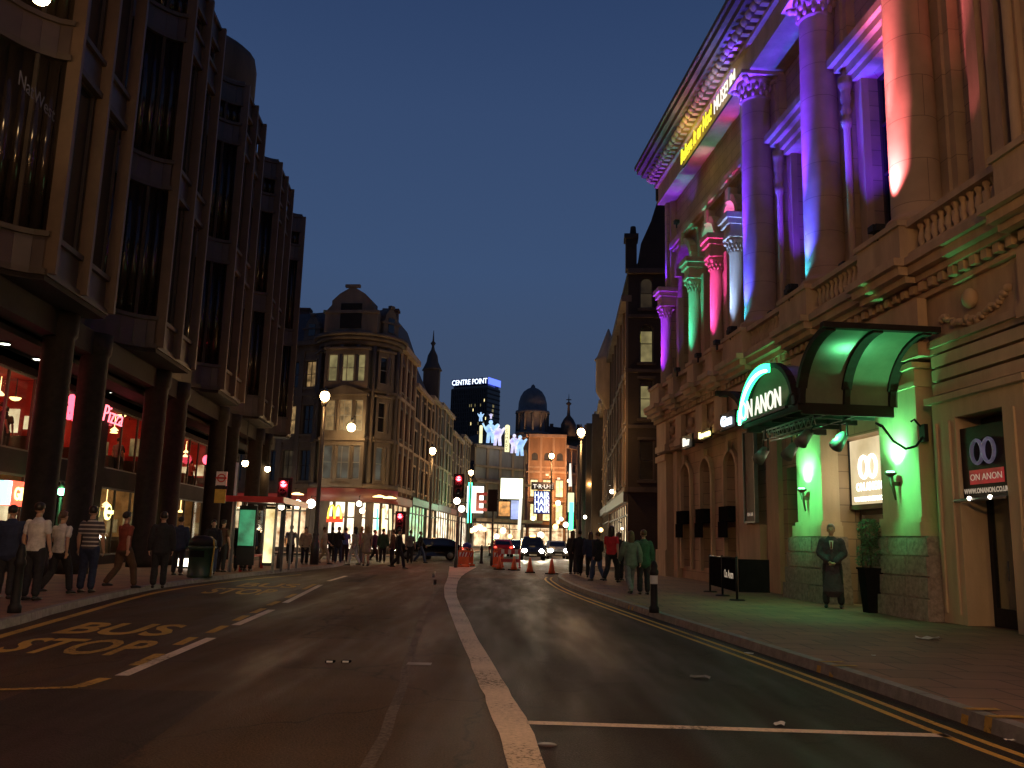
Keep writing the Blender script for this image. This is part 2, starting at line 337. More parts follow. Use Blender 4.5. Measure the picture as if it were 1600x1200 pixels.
M['poster_lilac'] = emat('poster_lilac_glow', (.24, .20, .32), .35, .6, 4)
M['poster_red'] = emat('poster_red_glow', (.60, .015, .03), .45, .5, 3)
M['poster_pale'] = emat('poster_pale_glow', (.55, .42, .30), .6)
M['e_down'] = emat('downlight_glow', (.95, 1.0, .80), 7)
M['e_lampshade'] = emat('lampshade_glow', (1.0, .62, .22), 4.5)
M['e_shel'] = emat('lit_advert_glow', (1.0, .86, .45), 1.6, .6, 1.6, (.45, .30, .10))
M['e_shelg'] = emat('green_advert_glow', (.10, .8, .35), .45, .8, 2.0)
M['e_fig'] = emat('lit_figure_glow', (.50, .80, 1.0), 1.3, .5, .8, (.20, .35, .8))
M['e_figw'] = emat('lit_figure_white_glow', (.90, .88, 1.0), 1.4, .4, .8, (.35, .30, .7))
M['e_cream'] = emat('cream_sign_glow', (1.0, .92, .50), 1.5, .3, 1.0)
M['e_gift'] = emat('red_shop_sign_glow', (1.0, .10, .05), 2.0)
M['e_gifty'] = emat('yellow_shop_letter_glow', (1.0, .85, .25), 4)
M['e_cyan'] = emat('cyan_sign_glow', (.3, .9, 1.0), 3)
M['natwest'] = mat('faint_window_lettering', (.05, .05, .06), .5, .1, 3)
SOD = (1.0, .52, .17); WARM = (1.0, .70, .38)
# ================================================================ THE GROUND
gb = MB(); gb.add([(-400, -60, -.03), (400, -60, -.03), (400, 1200, -.03), (-400, 1200, -.03)], [(0, 1, 2, 3)])
struct(gb.build('ground', M['asphalt']))
rb = MB(); rb.add([(-60, -30, 0), (60, -30, 0), (60, 420, 0), (-60, 420, 0)], [(0, 1, 2, 3)])
struct(rb.build('road', M['asphalt']))
def strip(pts, w=None, z=.004, other=None):
    """flat ribbon along a polyline (width w) or between two polylines"""
    m = MB()
    if other is None:
        L = []; Rr = []
        for i, p in enumerate(pts):
            a = Vector(pts[max(i - 1, 0)]); b = Vector(pts[min(i + 1, len(pts) - 1)]); d = (b - a).normalized(); n = Vector((-d.y, d.x))
            p = Vector(p); L.append(p + n * w / 2); Rr.append(p - n * w / 2)
    else: L, Rr = pts, other
    n = len(L)
    m.add([(q[0], q[1], z) for q in L] + [(q[0], q[1], z) for q in Rr], [(i, n + i, n + i + 1, i + 1) for i in range(n - 1)])
    return m
def smoothline(pts, k=6):
    out = []
    for i in range(len(pts) - 1):
        p0 = Vector(pts[max(i - 1, 0)]); p1 = Vector(pts[i]); p2 = Vector(pts[i + 1]); p3 = Vector(pts[min(i + 2, len(pts) - 1)])
        for j in range(k):
            t = j / k
            out.append(.5 * ((2 * p1) + (p2 - p0) * t + (2 * p0 - 5 * p1 + 4 * p2 - p3) * t * t + (3 * p1 - p0 - 3 * p2 + p3) * t ** 3))
    out.append(Vector(pts[-1])); return out
def offset(pts, d):
    o = []
    for i, p in enumerate(pts):
        a = Vector(pts[max(i - 1, 0)]); b = Vector(pts[min(i + 1, len(pts) - 1)]); t = (b - a).normalized(); o.append(Vector(p) + Vector((-t.y, t.x)) * d)
    return o
def pavement(kerbline, far, name):
    kl = [Vector(p) for p in kerbline]; side = 1 if far == 'left' else -1
    inner = offset(kl, .16 * side); out = [Vector((-60 if side > 0 else 60, p.y)) for p in inner]
    m = MB(); n = len(inner)
    fs = [(i, i + 1, n + i + 1, n + i) if side < 0 else (i + 1, i, n + i, n + i + 1) for i in range(n - 1)]
    m.add([(p.x, p.y, .115) for p in inner] + [(p.x, p.y, .115) for p in out], fs)
    struct(m.build(name, M['paving']))
    k = MB(); L = 0
    for i in range(n - 1):
        a, b, c, d = kl[i], kl[i + 1], inner[i + 1], inner[i]
        seg = (b - a).length; cnt = max(1, round(seg / .9))
        for j in range(cnt):
            t0 = j / cnt + .004 / seg; t1 = (j + 1) / cnt - .004 / seg
            q = [a.lerp(b, t0), a.lerp(b, t1), d.lerp(c, t1), d.lerp(c, t0)]
            h = .121 + random.uniform(-.003, .003)
            ins = offset([q[0], q[1]], .02 * side)
            k.add([(q[0].x, q[0].y, -.02), (q[1].x, q[1].y, -.02), (q[2].x, q[2].y, -.02), (q[3].x, q[3].y, -.02),
                   (ins[0].x, ins[0].y, h), (ins[1].x, ins[1].y, h), (q[2].x, q[2].y, h), (q[3].x, q[3].y, h)],
                  [(0, 1, 5, 4), (1, 2, 6, 5), (2, 3, 7, 6), (3, 0, 4, 7), (4, 5, 6, 7)])
    struct(k.build('kerb', M['kerb'])); return kl
_g = lambda x, y: tuple(G(x, y)[:2])
LK_ = smoothline([(-4.6, -12), (-5.9, 4), _g(0, 984), _g(97, 956), _g(240, 921.5), (-8.75, 28.5), (-8.3, 35.1), (-7.9, 41.5), (-9.0, 47.5), (-12.5, 52.0), (-20, 56), (-40, 62)])
RK_ = smoothline([(5.4, -12), (4.55, 2), (4.0, 7), (3.72, 10.5), (2.85, 18.4), (2.2, 25), (1.95, 30), (2.0, 35), (2.9, 39), (6, 41.5), (16, 43.5), (40, 46)])
pavement(LK_, 'left', 'left_pavement'); pavement(RK_, 'right', 'right_pavement')
# pavements beyond the junction
FLK = smoothline([(-40, 68), (-16, 62.5), (-10.5, 61.5), (-7.5, 63), (-5.6, 68), (-3.6, 90), (2, 150), (8, 220)])
FRK = smoothline([(40, 50), (12, 48.2), (6.4, 48.5), (4.6, 52), (4.8, 60), (6.5, 90), (11.5, 150), (17, 220)])
pavement(FLK, 'left', 'far_left_pavement'); pavement(FRK, 'right', 'far_right_pavement')
def mark(m, matname='white_paint'): return struct(m.build('road_marking', M[matname]))
# the thick white sweep
lw = smoothline([(-3.0, 46), (-2.28, 34.4), (-1.70, 24.2), (-.77, 14.3), (-.29, 9.55), (-.09, 7.57), (.03, 5.94), (.16, 3.2), (.2, 0), (.2, -6)], 5)
rw_ = smoothline([(-1.6, 46), (-1.75, 34.4), (-1.36, 24.2), (-.50, 14.3), (-.02, 9.55), (.18, 7.57), (.29, 5.94), (.40, 3.2), (.44, 0), (.44, -6)], 5)
mark(strip([(p.x + random.uniform(-.012, .012), p.y) for p in rw_], other=[(p.x + random.uniform(-.012, .012), p.y) for p in lw]))
mark(strip([(3.56, 7.28), (.19, 7.36)], .13))
yel = offset(RK_, .26); mark(strip([p for p in yel if p.y < 36], .075), 'yellow_paint')
yel = offset(RK_, .46); mark(strip([p for p in yel if p.y < 36], .075), 'yellow_paint')
lk = smoothline([_g(-120, 1032), _g(0, 995), _g(120, 960.5), _g(240, 927), _g(330, 912.5), _g(400, 904.5), _g(470, 898)]); mark(strip(lk, .15), 'yellow_paint')
seam = smoothline([(-3.3, 40), (-3.1, 37), (-2.1, 26.3), (-1.55, 17), (-1.2, 11.5), (-.88, 6.8), (-.8, 2)])
mark(strip([(p.x + random.uniform(-.02, .02), p.y) for p in seam], .09), 'faded_paint')
a_ = G(1000 * 0 + 1008 / 4 + 420, 895); mark(strip([(-3.15, 38.5), (-2.75, 33)], .12)); mark(strip([(-2.5, 31), (-2.25, 27.8)], .12))
# bus lane dashes: long white ones with short yellow ones just inside
for a, b in (((187, 1056), (328, 997)), ((366, 977), (423, 953)), ((444, 942), (500, 914)), ((512, 908), (540, 900))):
    A = G(*a); B = G(*b); mark(strip([(A.x + .02, A.y), (B.x + .02, B.y)], .14))
for a, b in (((165, 1060), (120, 1074)), ((210, 1040), (250, 1022)), ((277, 1008), (303, 996)), ((327, 989), (352, 978)), ((368, 970), (385, 962)), ((395, 958), (412, 951)), ((420, 946), (435, 940)), ((448, 934), (462, 928)), ((474, 921), (492, 913))):
    A = G(*a); B = G(*b); mark(strip([(A.x, A.y), (B.x, B.y)], .13), 'yellow_paint')
A = G(-60, 1080); B = G(122, 1074); mark(strip([(A.x, A.y), (B.x, B.y)], .10), 'yellow_paint')
def roadtext(body, x0, x1, y0, y1, mt, skew=-.12):
    o = text('road_marking', body, 1, M[mt], Matrix.Identity(4), extrude=0, bold=.022)
    me = o.data; xs = [v.co.x for v in me.vertices]; ys = [v.co.y for v in me.vertices]
    ax, bx, ay, by = min(xs), max(xs), min(ys), max(ys)
    for v in me.vertices:
        ty = (v.co.y - ay) / (by - ay); tx = (v.co.x - ax) / (bx - ax)
        v.co = (x0 + (x1 - x0) * tx + skew * (ty - .5) * (y1 - y0), y0 + (y1 - y0) * ty, .0045)
    return struct(o)
roadtext('BUS', -6.42, -4.85, 12.5, 14.1, 'yellow_paint'); roadtext('STOP', -6.15, -4.45, 10.5, 12.0, 'yellow_paint')
roadtext('BUS', -7.5, -5.9, 24.2, 26.2, 'yellow_paint'); roadtext('STOP', -7.45, -5.8, 21.2, 23.4, 'yellow_paint')
# yellow loading ticks on the kerb top and face
for yy in (5.75, 7.75, 10.85, 19.0):
    ps = [p for p in RK_]; i = min(range(len(ps)), key=lambda i: abs(ps[i].y - yy)); p = ps[i]; d = (ps[i + 1] - p).normalized(); n = Vector((d.y, -d.x))
    for s_ in (-.16, .16):
        c = p + d * s_ ; m = MB(Matrix.Translation((c.x, c.y, 0)) @ Matrix.Rotation(math.atan2(d.y, d.x), 4, 'Z'))
        m.add([(-.05, -.32, .127), (.05, -.32, .127), (.05, -.024, .127), (-.05, -.024, .127)], [(0, 1, 2, 3)])
        m.add([(-.05, .0, .0), (.05, 0, 0), (.05, -.022, .122), (-.05, -.022, .122)], [(3, 2, 1, 0)])
        mark(m, 'yellow_paint')
# the theatre-side lane is newer, darker tarmac up to the white sweep
rk = [p for p in offset(RK_, .02) if p.y < 34]; lft = []
for p in rk:
    cand = min(rw_, key=lambda q: abs(q.y - p.y)); lft.append(Vector((cand.x - .02, p.y)))
m = strip(lft, z=.0016, other=rk); struct(m.build('road_surface', M['new_tar']))
# repaired patches of tarmac
for x0, x1, y0, y1 in ((.5, 3.3, 9.5, 16.5), (-3.9, -2.3, 4.2, 8.4), (-5.4, -4.6, 28, 34)):
    m = MB(); m.add([(x0, y0, .003), (x1, y0 + .1, .003), (x1 - .3, y1, .003), (x0 - .4, y1 - .1, .003)], [(0, 1, 2, 3)]); struct(m.build('road_patch', M['patch']))
# ================================================================ WALLS WITH OPENINGS
def wall(m, x0, x1, z0, z1, holes, depth=.3, y=0):
    """front face at y with real openings and their reveals; hole = (hx0,hx1,hz0,hz1,arched)"""
    xs = sorted({x0, x1, *[h[0] for h in holes], *[h[1] for h in holes]}); zs = sorted({z0, z1, *[h[2] for h in holes], *[h[3] for h in holes]})
    xs = [x for x in xs if x0 <= x <= x1]; zs = [z for z in zs if z0 <= z <= z1]
    for i in range(len(xs) - 1):
        for j in range(len(zs) - 1):
            cx = (xs[i] + xs[i + 1]) / 2; cz = (zs[j] + zs[j + 1]) / 2
            if any(h[0] < cx < h[1] and h[2] < cz < h[3] for h in holes): continue
            m.add([(xs[i], y, zs[j]), (xs[i + 1], y, zs[j]), (xs[i + 1], y, zs[j + 1]), (xs[i], y, zs[j + 1])], [(0, 1, 2, 3)])
    for h in holes:
        a, b, c, d = h[:4]; yb = y + depth
        m.add([(a, y, c), (b, y, c), (b, yb, c), (a, yb, c)], [(0, 1, 2, 3)])
        if len(h) > 4 and h[4]:
            r = (b - a) / 2; cx = (a + b) / 2; sz = d - r; N = 10
            arc = [(cx - r * math.cos(math.pi * k / N), sz + r * math.sin(math.pi * k / N)) for k in range(N + 1)]
            for k in range(N):
                p, q = arc[k], arc[k + 1]; cor = (a, d) if k < N / 2 else (b, d)
                m.add([(p[0], y, p[1]), (q[0], y, q[1]), (cor[0], y, cor[1])], [(0, 1, 2)])
                m.add([(p[0], y, p[1]), (p[0], yb, p[1]), (q[0], yb, q[1]), (q[0], y, q[1])], [(0, 1, 2, 3)])
            m.add([(a, y, c), (a, yb, c), (a, yb, sz), (a, y, sz)], [(0, 1, 2, 3)]); m.add([(b, y, c), (b, y, sz), (b, yb, sz), (b, yb, c)], [(0, 1, 2, 3)])
        else:
            m.add([(a, y, d), (a, yb, d), (b, yb, d), (b, y, d)], [(0, 1, 2, 3)])
            m.add([(a, y, c), (a, yb, c), (a, yb, d), (a, y, d)], [(0, 1, 2, 3)]); m.add([(b, y, c), (b, y, d), (b, yb, d), (b, yb, c)], [(0, 1, 2, 3)])
def window(root, T, x0, x1, z0, z1, y, gm, fm='frame_dark', fw=.07, nx=1, nz=2, arched=False, sill=None, name='window', depth=None):
    m = MB(T)
    if arched:
        r = (x1 - x0) / 2; cx = (x0 + x1) / 2; sz = z1 - r
        for k in range(10):
            a, b = math.pi * k / 10, math.pi * (k + 1) / 10
            m.bar((cx - (r - fw / 2) * math.cos(a), y, sz + (r - fw / 2) * math.sin(a)), (cx - (r - fw / 2) * math.cos(b), y, sz + (r - fw / 2) * math.sin(b)), fw)
        m.box(x0, x0 + fw, y - .04, y + .04, z0, sz); m.box(x1 - fw, x1, y - .04, y + .04, z0, sz)
    else:
        m.box(x0, x0 + fw, y - .04, y + .04, z0, z1); m.box(x1 - fw, x1, y - .04, y + .04, z0, z1); m.box(x0 + fw, x1 - fw, y - .04, y + .04, z1 - fw, z1)
    m.box(x0 + fw, x1 - fw, y - .04, y + .04, z0, z0 + fw)
    for i in range(1, nx): x = x0 + (x1 - x0) * i / nx; m.box(x - fw * .35, x + fw * .35, y - .03, y + .02, z0 + fw, z1 - fw)
    for j in range(1, nz): z = z0 + (z1 - z0) * j / nz; m.box(x0 + fw, x1 - fw, y - .034, y + .024, z - fw * .35, z + fw * .35)
    if sill: m.box(x0 - .1, x1 + .1, y - sill - .04, y - .04, z0 - .12, z0 - .002)
    w = m.build(name, M[fm], root)
    p = MB(T)
    if arched:
        r = (x1 - x0) / 2; cx = (x0 + x1) / 2; sz = z1 - r
        poly = [(x0, z0), (x1, z0)] + [(cx + r * math.cos(math.pi * k / 10), sz + r * math.sin(math.pi * k / 10)) for k in range(11)]
        p.extr(poly, y + .03, y + .05)
    else: p.box(x0 + .005, x1 - .005, y + .03, y + .05, z0 + .005, z1 - .005)
    p.build('pane', M[gm], w); return w
def cornice(m, x0, x1, z, steps, y=0, ends=True):
    for dz0, dz1, pr in steps: m.box(x0 - (pr if ends else 0), x1 + (pr if ends else 0), y - pr, y + .35, z + dz0, z + dz1)

# ================================================================ DARK OFFICE BLOCK WITH ROUNDED GLASS BAYS
LT = frame((-10.0, 0.0), yaw=R_(94.30))
LTi = LT.inverted(); LW_ = thing('office_building', 'tall dark office block with fins and rounded glass bays over a columned arcade', 'building', (-10.0, 0, 0), R_(94.30))
U0 = [12.15 + 8.45 * k for k in range(6)]; UE = 55.6; ZB = [7.55, 13.25, 18.95]
ZR = 21.9
def bayprof(u, grow=0.0, n=8):       # quarter-round from the recess out to the street line
    return [(u - 3.85 + 3.85 * math.sin(math.pi / 2 * k / n), 1.8 * math.cos(math.pi / 2 * k / n) - 0) for k in range(n + 1)]
def arcwall(m, u, z0, z1, off=0.0, n=8, th=.12):
    pr = bayprof(u, n=n)
    for k in range(n):
        (ax, ay), (bx, by) = pr[k], pr[k + 1]
        d = Vector((bx - ax, by - ay)).normalized(); nn = Vector((d.y, -d.x)) * off; tt = Vector((-d.y, d.x)) * th
        A = Vector((ax, ay)) + nn; B = Vector((bx, by)) + nn
        m.add([(A.x, A.y, z0), (B.x, B.y, z0), (B.x + tt.x, B.y + tt.y, z0), (A.x + tt.x, A.y + tt.y, z0), (A.x, A.y, z1), (B.x, B.y, z1), (B.x + tt.x, B.y + tt.y, z1), (A.x + tt.x, A.y + tt.y, z1)],
              [(0, 3, 2, 1), (4, 5, 6, 7), (0, 1, 5, 4), (2, 3, 7, 6), (0, 4, 7, 3), (1, 2, 6, 5)])
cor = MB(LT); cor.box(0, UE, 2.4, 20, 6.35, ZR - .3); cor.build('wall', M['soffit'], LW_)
sf = MB(LT); pan = MB(LT); rf = MB(LT)
for k, u in enumerate(U0):
    poly = [(u - 3.85 - .7, 1.8)] + bayprof(u) + [(min(u + 3.9, UE), 0), (min(u + 3.9, UE), 1.8)] + [(min(u + 3.9, UE), 2.4), (u - 4.55, 2.4)]
    # floor slab edges: two thin bands and a dark panel between them at every storey
    for j, z in enumerate(ZB + [ZR - 1.0]):
        top = z + 1.12
        s = MB(LT)
        for za, zb in ((z, z + .16), (top - .14, top)): arcwall(s, u, za, zb, off=.06, th=.3); s.box(u, min(u + 3.9, UE), -.06, .24, za, zb); s.box(u + 3.9, u + 3.96, -.06, 1.9, za, zb) if u + 3.96 < UE else None; s.box(u - 4.55, u - 3.85, 1.74, 2.0, za, zb)
        b = s.build('floor_band', M['band'], LW_)
        p = MB(LT); arcwall(p, u, z + .16, top - .14, off=-.02, th=.2); p.box(u, min(u + 3.9, UE), .05, .3, z + .16, top - .14)
        if u + 3.9 < UE: p.box(u + 3.7, u + 3.88, .3, 1.85, z + .16, top - .14)
        p.box(u - 4.55, u - 3.85, 1.82, 2.1, z + .16, top - .14); p.build('panel', M['panel'], b)
    sf.prism(poly, 7.42, 7.549)
    rf.prism([(x, y) for x, y in poly], ZR + .12, ZR + .25)
    for j, z in enumerate(ZB):
        z0 = z + 1.12; z1 = (ZB + [ZR - 1.0])[j + 1]
        g = MB(LT); g.smooth = True; arcwall(g, u, z0, z1, off=-.06, th=.04, n=12); g.smooth = False
        w = g.build('bay_window', M['bay_glass'], LW_)
        pr = bayprof(u, n=4)
        for q in (1, 2, 3): mm = MB(LT); mm.box(pr[q][0] - .03, pr[q][0] + .03, pr[q][1] - .05, pr[q][1] + .05, z0, z1); mm.build('glazing_bar', M['frame_dark'], w)
        for h in (0, 1):
            a = u + .12 + h * 1.93; b = a + 1.73
            if b > UE: continue
            window(LW_, LT, a, b, z0, z1, .16, 'bay_glass', 'frame_dark', .06, 2, 1)
        if u + 3.9 < UE:
            rr = MB(LT); rr.box(u + 3.72, u + 3.86, .3, 1.8, z0, z1); rr.build('side_pane', M['bay_glass'], LW_)
            r2 = MB(LT); r2.box(u + 3.9, u + 4.6, 1.88, 1.95, z0, z1); r2.build('recess_pane', M['bay_glass'], LW_)
    for h in range(3):
        a = u + h * 1.93
        if a > UE: continue
        f = MB(LT); f.box(a, a + .14, -.24, .1, 7.6, ZR + .1); f.build('fin', M['fin'], LW_)
    f = MB(LT); f.box(u - 3.9, u - 3.78, 1.62, 1.8, 7.6, ZR); f.build('fin', M['fin'], LW_)
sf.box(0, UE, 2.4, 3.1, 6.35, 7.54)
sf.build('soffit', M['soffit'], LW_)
rf.box(0, UE, 2.4, 20, ZR - .3, ZR + .2); rf.box(14, UE - 6, 5.5, 16, ZR + .2, ZR + 1.0); rf.build('roof', M['slate'], LW_)
# rounded stair drum that rises over the roof
dr = MB(LT); dr.lathe((22.8, 2.6, ZR), [(2.5, -.5), (2.5, 2.2), (2.42, 2.6), (1.2, 3.1), (0, 3.15)], 24); dr.build('stair_tower', M['dark_stone'], LW_)
dr = MB(LT); dr.lathe((39.6, 2.6, ZR), [(2.5, -.5), (2.5, 2.2), (2.42, 2.6), (2.0, 2.95), (1.2, 3.1), (0, 3.15)], 24)
dr.build('stair_tower', M['dark_stone'], LW_)
# end wall facing the junction
ew = MB(LT); ew.box(UE, UE + .12, 0.0, 20, 7.5, ZR + .2); ew.build('end_wall', M['concrete'], LW_)
# arcade: columns, soffit, shopfront line
for uc in (15.0, 17.6, 24.05, 26.6, 32.6, 35.2, 41.9, 44.5, 50.4, 53.0):
    c = MB(LT); c.lathe((uc, 1.0, .1), [(.48, 0), (.48, .35), (.42, .4), (.41, 6.6), (.48, 6.7), (.48, 7.3)], 20); c.build('column', M['column'], LW_)
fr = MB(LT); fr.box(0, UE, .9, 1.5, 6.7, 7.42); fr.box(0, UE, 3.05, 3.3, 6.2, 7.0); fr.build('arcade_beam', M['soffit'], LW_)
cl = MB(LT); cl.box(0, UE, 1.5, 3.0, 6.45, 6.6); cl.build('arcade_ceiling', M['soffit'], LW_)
# shop units behind the columns: (u0,u1, upper opening, ground opening, inside)
units = [(14.0, 20.4, 'red', 'dark'), (20.8, 29.3, 'red', 'gift'), (29.7, 33.0, 'red', 'dark'), (33.6, 38.9, 'red', 'diner'), (39.4, 43.0, 'dark', 'dark'), (43.3, 49.8, 'red', 'shop'), (50.2, 55.2, 'dim', 'shop')]
sw = MB(LT); holes = []
for a, b, up, lo in units: holes.append((a, b, 3.75, 6.15)); holes.append((a, b, .45, 3.05))
wall(sw, 0, UE, .1, 6.5, holes, .25, 3.0); sw.build('shopfront_wall', M['soffit'], LW_)
for a, b, up, lo in units:
    fm = 'frame_dark'
    for (z0, z1, kd) in ((3.75, 6.15, up), (.45, 3.05, lo)):
        w = MB(LT)
        n = max(2, round((b - a) / 1.7))
        for i in range(n + 1): x = a + (b - a) * i / n; w.box(x - .035, x + .035, 3.1, 3.18, z0, z1)
        w.box(a, b, 3.09, 3.19, z0 - .0, z0 + .07); w.box(a, b, 3.09, 3.19, z1 - .07, z1)
        w = w.build('shop_window', M[fm], LW_)
        g = MB(LT); g.box(a, b, 3.13, 3.14, z0 + .07, z1 - .07); g.build('pane', M['dark_glass'] if kd == 'dark' else M['glass'], w)
        if kd == 'dark': continue
        r = MB(LT); wm = {'red': 'red_wall', 'gift': 'interior', 'diner': 'interior', 'shop': 'interior', 'dim': 'interior'}[kd]
        D = 6.4
        r.add([(a, 3.3, z0 - .15), (b, 3.3, z0 - .15), (b, D, z0 - .15), (a, D, z0 - .15), (a, 3.3, z1 + .15), (b, 3.3, z1 + .15), (b, D, z1 + .15), (a, D, z1 + .15)],
              [(3, 7, 6, 2), (0, 4, 7, 3), (1, 2, 6, 5), (4, 5, 6, 7)])
        r.build('room_wall', M[wm], w)
        fl = MB(LT); fl.box(a, b, 3.3, D, z0 - .25, z0 - .152); fl.build('room_floor', M['carpet'], w)
        # counters, seats, panels in the room
        ft = MB(LT)
        x = a + .4
        while x < b - .8:
            hgt = random.uniform(.5, 1.0); ft.box(x, x + random.uniform(.5, 1.0), 4.0, 4.6, z0 - .15, z0 + hgt * .9); x += random.uniform(1.2, 1.9)
        ft.build('booth', M['wood'], w)
        pc = MB(LT); x = a + .5
        while x < b - 1:
            ww = random.uniform(.5, .9); pc.box(x, x + ww, D - .06, D - .02, z0 + .9, z0 + .9 + random.uniform(.5, .8)); x += ww + random.uniform(.3, .8)
        pc.build('wall_glow_panel', M['lit_orange'] if kd == 'red' else M['shop_warm'], w)  # glowing panels added as warm spots on the back wall
        sd = MB(LT); yy = 3.55
        while yy < D - .5:
            ww = random.uniform(.35, .7); sd.box(b - .06, b - .02, yy, yy + ww, z0 + random.uniform(.75, .95), z0 + random.uniform(1.25, 1.8)); yy += ww + random.uniform(.15, .5)
        sd.build('side_glow_panel', M[random.choice(['lit_orange', 'shop_warm', 'lit2'])], w)  # more glowing panels, added as warm shapes on the side wall
        sd = MB(LT); sd.box(b - .09, b - .01, 3.35, D, z0 - .15, z0 + .62); sd.box(b - .12, b - .01, 3.35, D, z0 + .62, z0 + .68); sd.build('wainscot', M['wood'], w)
        for q_ in range(4):
            sd = MB(LT); xx = a + (b - a) * (q_ + .5) / 4; yq = 4.0 + .5 * (q_ % 2); sd.lathe((xx, yq, z1 - random.uniform(.45, .7)), [(.04, .12), (.17, 0), (.15, -.02), (0, -.01)], 12); sd.tube([(xx, yq, z1 - .5), (xx, yq, z1 + .1)], .012, 5); sd.build('ceiling_lamp', M['e_lampshade'], w)
        e = {'red': 60, 'gift': 22, 'diner': 75, 'shop': 26, 'dim': 6}[kd]; cc = {'red': (1, .10, .07), 'gift': (1, .30, .16), 'diner': (1, .72, .38), 'shop': (1, .66, .36), 'dim': (1, .7, .4)}[kd]
        light('POINT', (LT @ Vector(((a + b) / 2, 5.2, z1 - .35))), e * (b - a) / 5, cc, w, .25)
def LP(px, py, L):                   # pixel -> point on a plane L metres to the left of the street axis
    n = LT.to_3x3() @ Vector((0, 1, 0)); d = ray(px, py); q = Vector((-10, 0, 0)) + n * (L - 10)
    return Vector((0, 0, EYE)) + d * (((q - Vector((0, 0, EYE))).dot(n)) / d.dot(n))
# downlights under the arcade
for px, py in ((8, 536), (57, 560), (112, 588), (168, 612)):
    q = LTi @ G(px, py, 6.43); m = MB(LT); m.lathe((q.x, min(q.y, 2.85), 6.40), [(.14, 0), (.16, .05)], 14); o = m.build('downlight', M['black'], LW_)
    m = MB(LT); m.lathe((q.x, min(q.y, 2.85), 6.375), [(0, 0), (.13, .02), (.13, .025)], 14); m.build('lens', M['e_down'], o)
    light('SPOT', LT @ Vector((q.x, min(q.y, 2.85), 6.34)), 22, (.9, 1, .8), o, .05, LT @ Vector((q.x, min(q.y, 2.85), 0)), 80)
# neon and shop signs
def sign_at(px, py, L): q = LTi @ LP(px, py, L); return q
q = sign_at(174, 650, 13.0); T0 = LT @ Matrix.Translation((q.x, 2.94, q.z)) @ Matrix.Rotation(R_(90), 4, 'X')
ns = text('neon_sign', 'Pizza', .95, M['e_pink'], T0 @ Matrix.Translation((0, -.3, 0)), None, .02, 1.1, bold=-.012, shear=.25)
tag(ns, 'red script neon sign spelling Pizza in the upstairs restaurant window', 'neon sign'); 
light('POINT', LT @ Vector((q.x, 2.4, q.z)), 8, (1, .1, .12), ns, .2)
q = sign_at(107, 655, 13.0); T0 = LT @ Matrix.Translation((q.x, 2.94, q.z)) @ Matrix.Rotation(R_(90), 4, 'X')
n2 = text('neon_sign', '&', 1.25, M['e_neon'], T0, None, .03, 1.0, bold=.03); tag(n2, 'small red neon character glimpsed in the gap between two arcade columns', 'neon sign')
q = sign_at(2, 640, 13.0); m = MB(LT); m.ball((q.x + .2, 3.6, q.z), .75, .12, .55, 16, 10); o = m.build('neon_heart', M['e_neon']); tag(o, 'glowing red oval neon shape behind the restaurant window, partly cut by the photo edge', 'neon sign')
light('POINT', LT @ Vector((q.x + .4, 2.6, q.z)), 14, (1, .06, .10), o, .3)
q = sign_at(31, 772, 12.6); g0 = thing('shop_sign', 'red lit box sign with yellow letters over the gift shop door', 'shop sign', LT @ Vector((q.x, 2.5, q.z)), R_(94.3))
m = MB(LT); m.box(q.x - .75, q.x + .75, 2.5, 2.75, q.z - .36, q.z + .36); m.build('sign_box', M['e_gift'], g0)
m = MB(LT); m.box(q.x - 1.05, q.x - .78, 2.48, 2.76, q.z - .34, q.z + .34); m.build('end_panel', M['e_cyan'], g0)
text('lettering', 'GIFTS', .52, M['e_gifty'], TF(LT, q.x, 2.48, q.z - .18), g0, .01, .9, bold=.01)
q = sign_at(165, 800, 13.0); g0 = thing('round_shop_sign', 'round yellow lit sign with a dark bar in the diner window', 'shop sign', LT @ Vector((q.x, 2.9, q.z)), R_(94.3))
m = MB(LT); m.extr([(q.x + .30 * math.cos(a), q.z + .30 * math.sin(a)) for a in [2 * math.pi * k / 24 for k in range(24)]], 2.88, 2.95); m.build('disc', M['e_gifty'], g0)
m = MB(LT); m.extr([(q.x + .20 * math.cos(a), q.z + .20 * math.sin(a)) for a in [2 * math.pi * k / 24 for k in range(24)]], 2.86, 2.879); m.build('inner_disc', M['green_paint'], g0)
m = MB(LT); m.box(q.x - .38, q.x + .38, 2.84, 2.858, q.z - .07, q.z + .07); m.build('cross_bar', M['e_gifty'], g0)
# hanging bowl lamps in the restaurant
def bowl(px, py, r, lab, L=14.0):
    q = LTi @ LP(px, py, L); o = thing('pendant_lamp', lab, 'pendant lamp', LT @ Vector((q.x, q.y, q.z)), 0, 'bowl lamps in the restaurant windows')
    W = Matrix.Translation(LT @ Vector((q.x, q.y, q.z))); m = MB(W); m.lathe((0, 0, 0), [(0, -r * .55), (r * .6, -r * .4), (r, 0), (r * .95, .02), (0, .03)], 16); m.build('lamp_bowl', M['e_lampshade'], o)
    m = MB(W); m.tube([(0, 0, .02), (0, 0, 6.2 - q.z)], .02, 6); m.build('lamp_stem', M['black'], o)
bowl(166, 633, .34, 'bowl lamp above the neon script in the upstairs window'); bowl(190, 648, .22, 'small bowl lamp beside the neon script'); bowl(203, 648, .24, 'bowl lamp near the window post beside the neon script')
bowl(302, 685, .42, 'large bowl lamp glowing over the red doorway'); bowl(24, 622, .18, 'tiny bowl lamp near the corner of the red window')
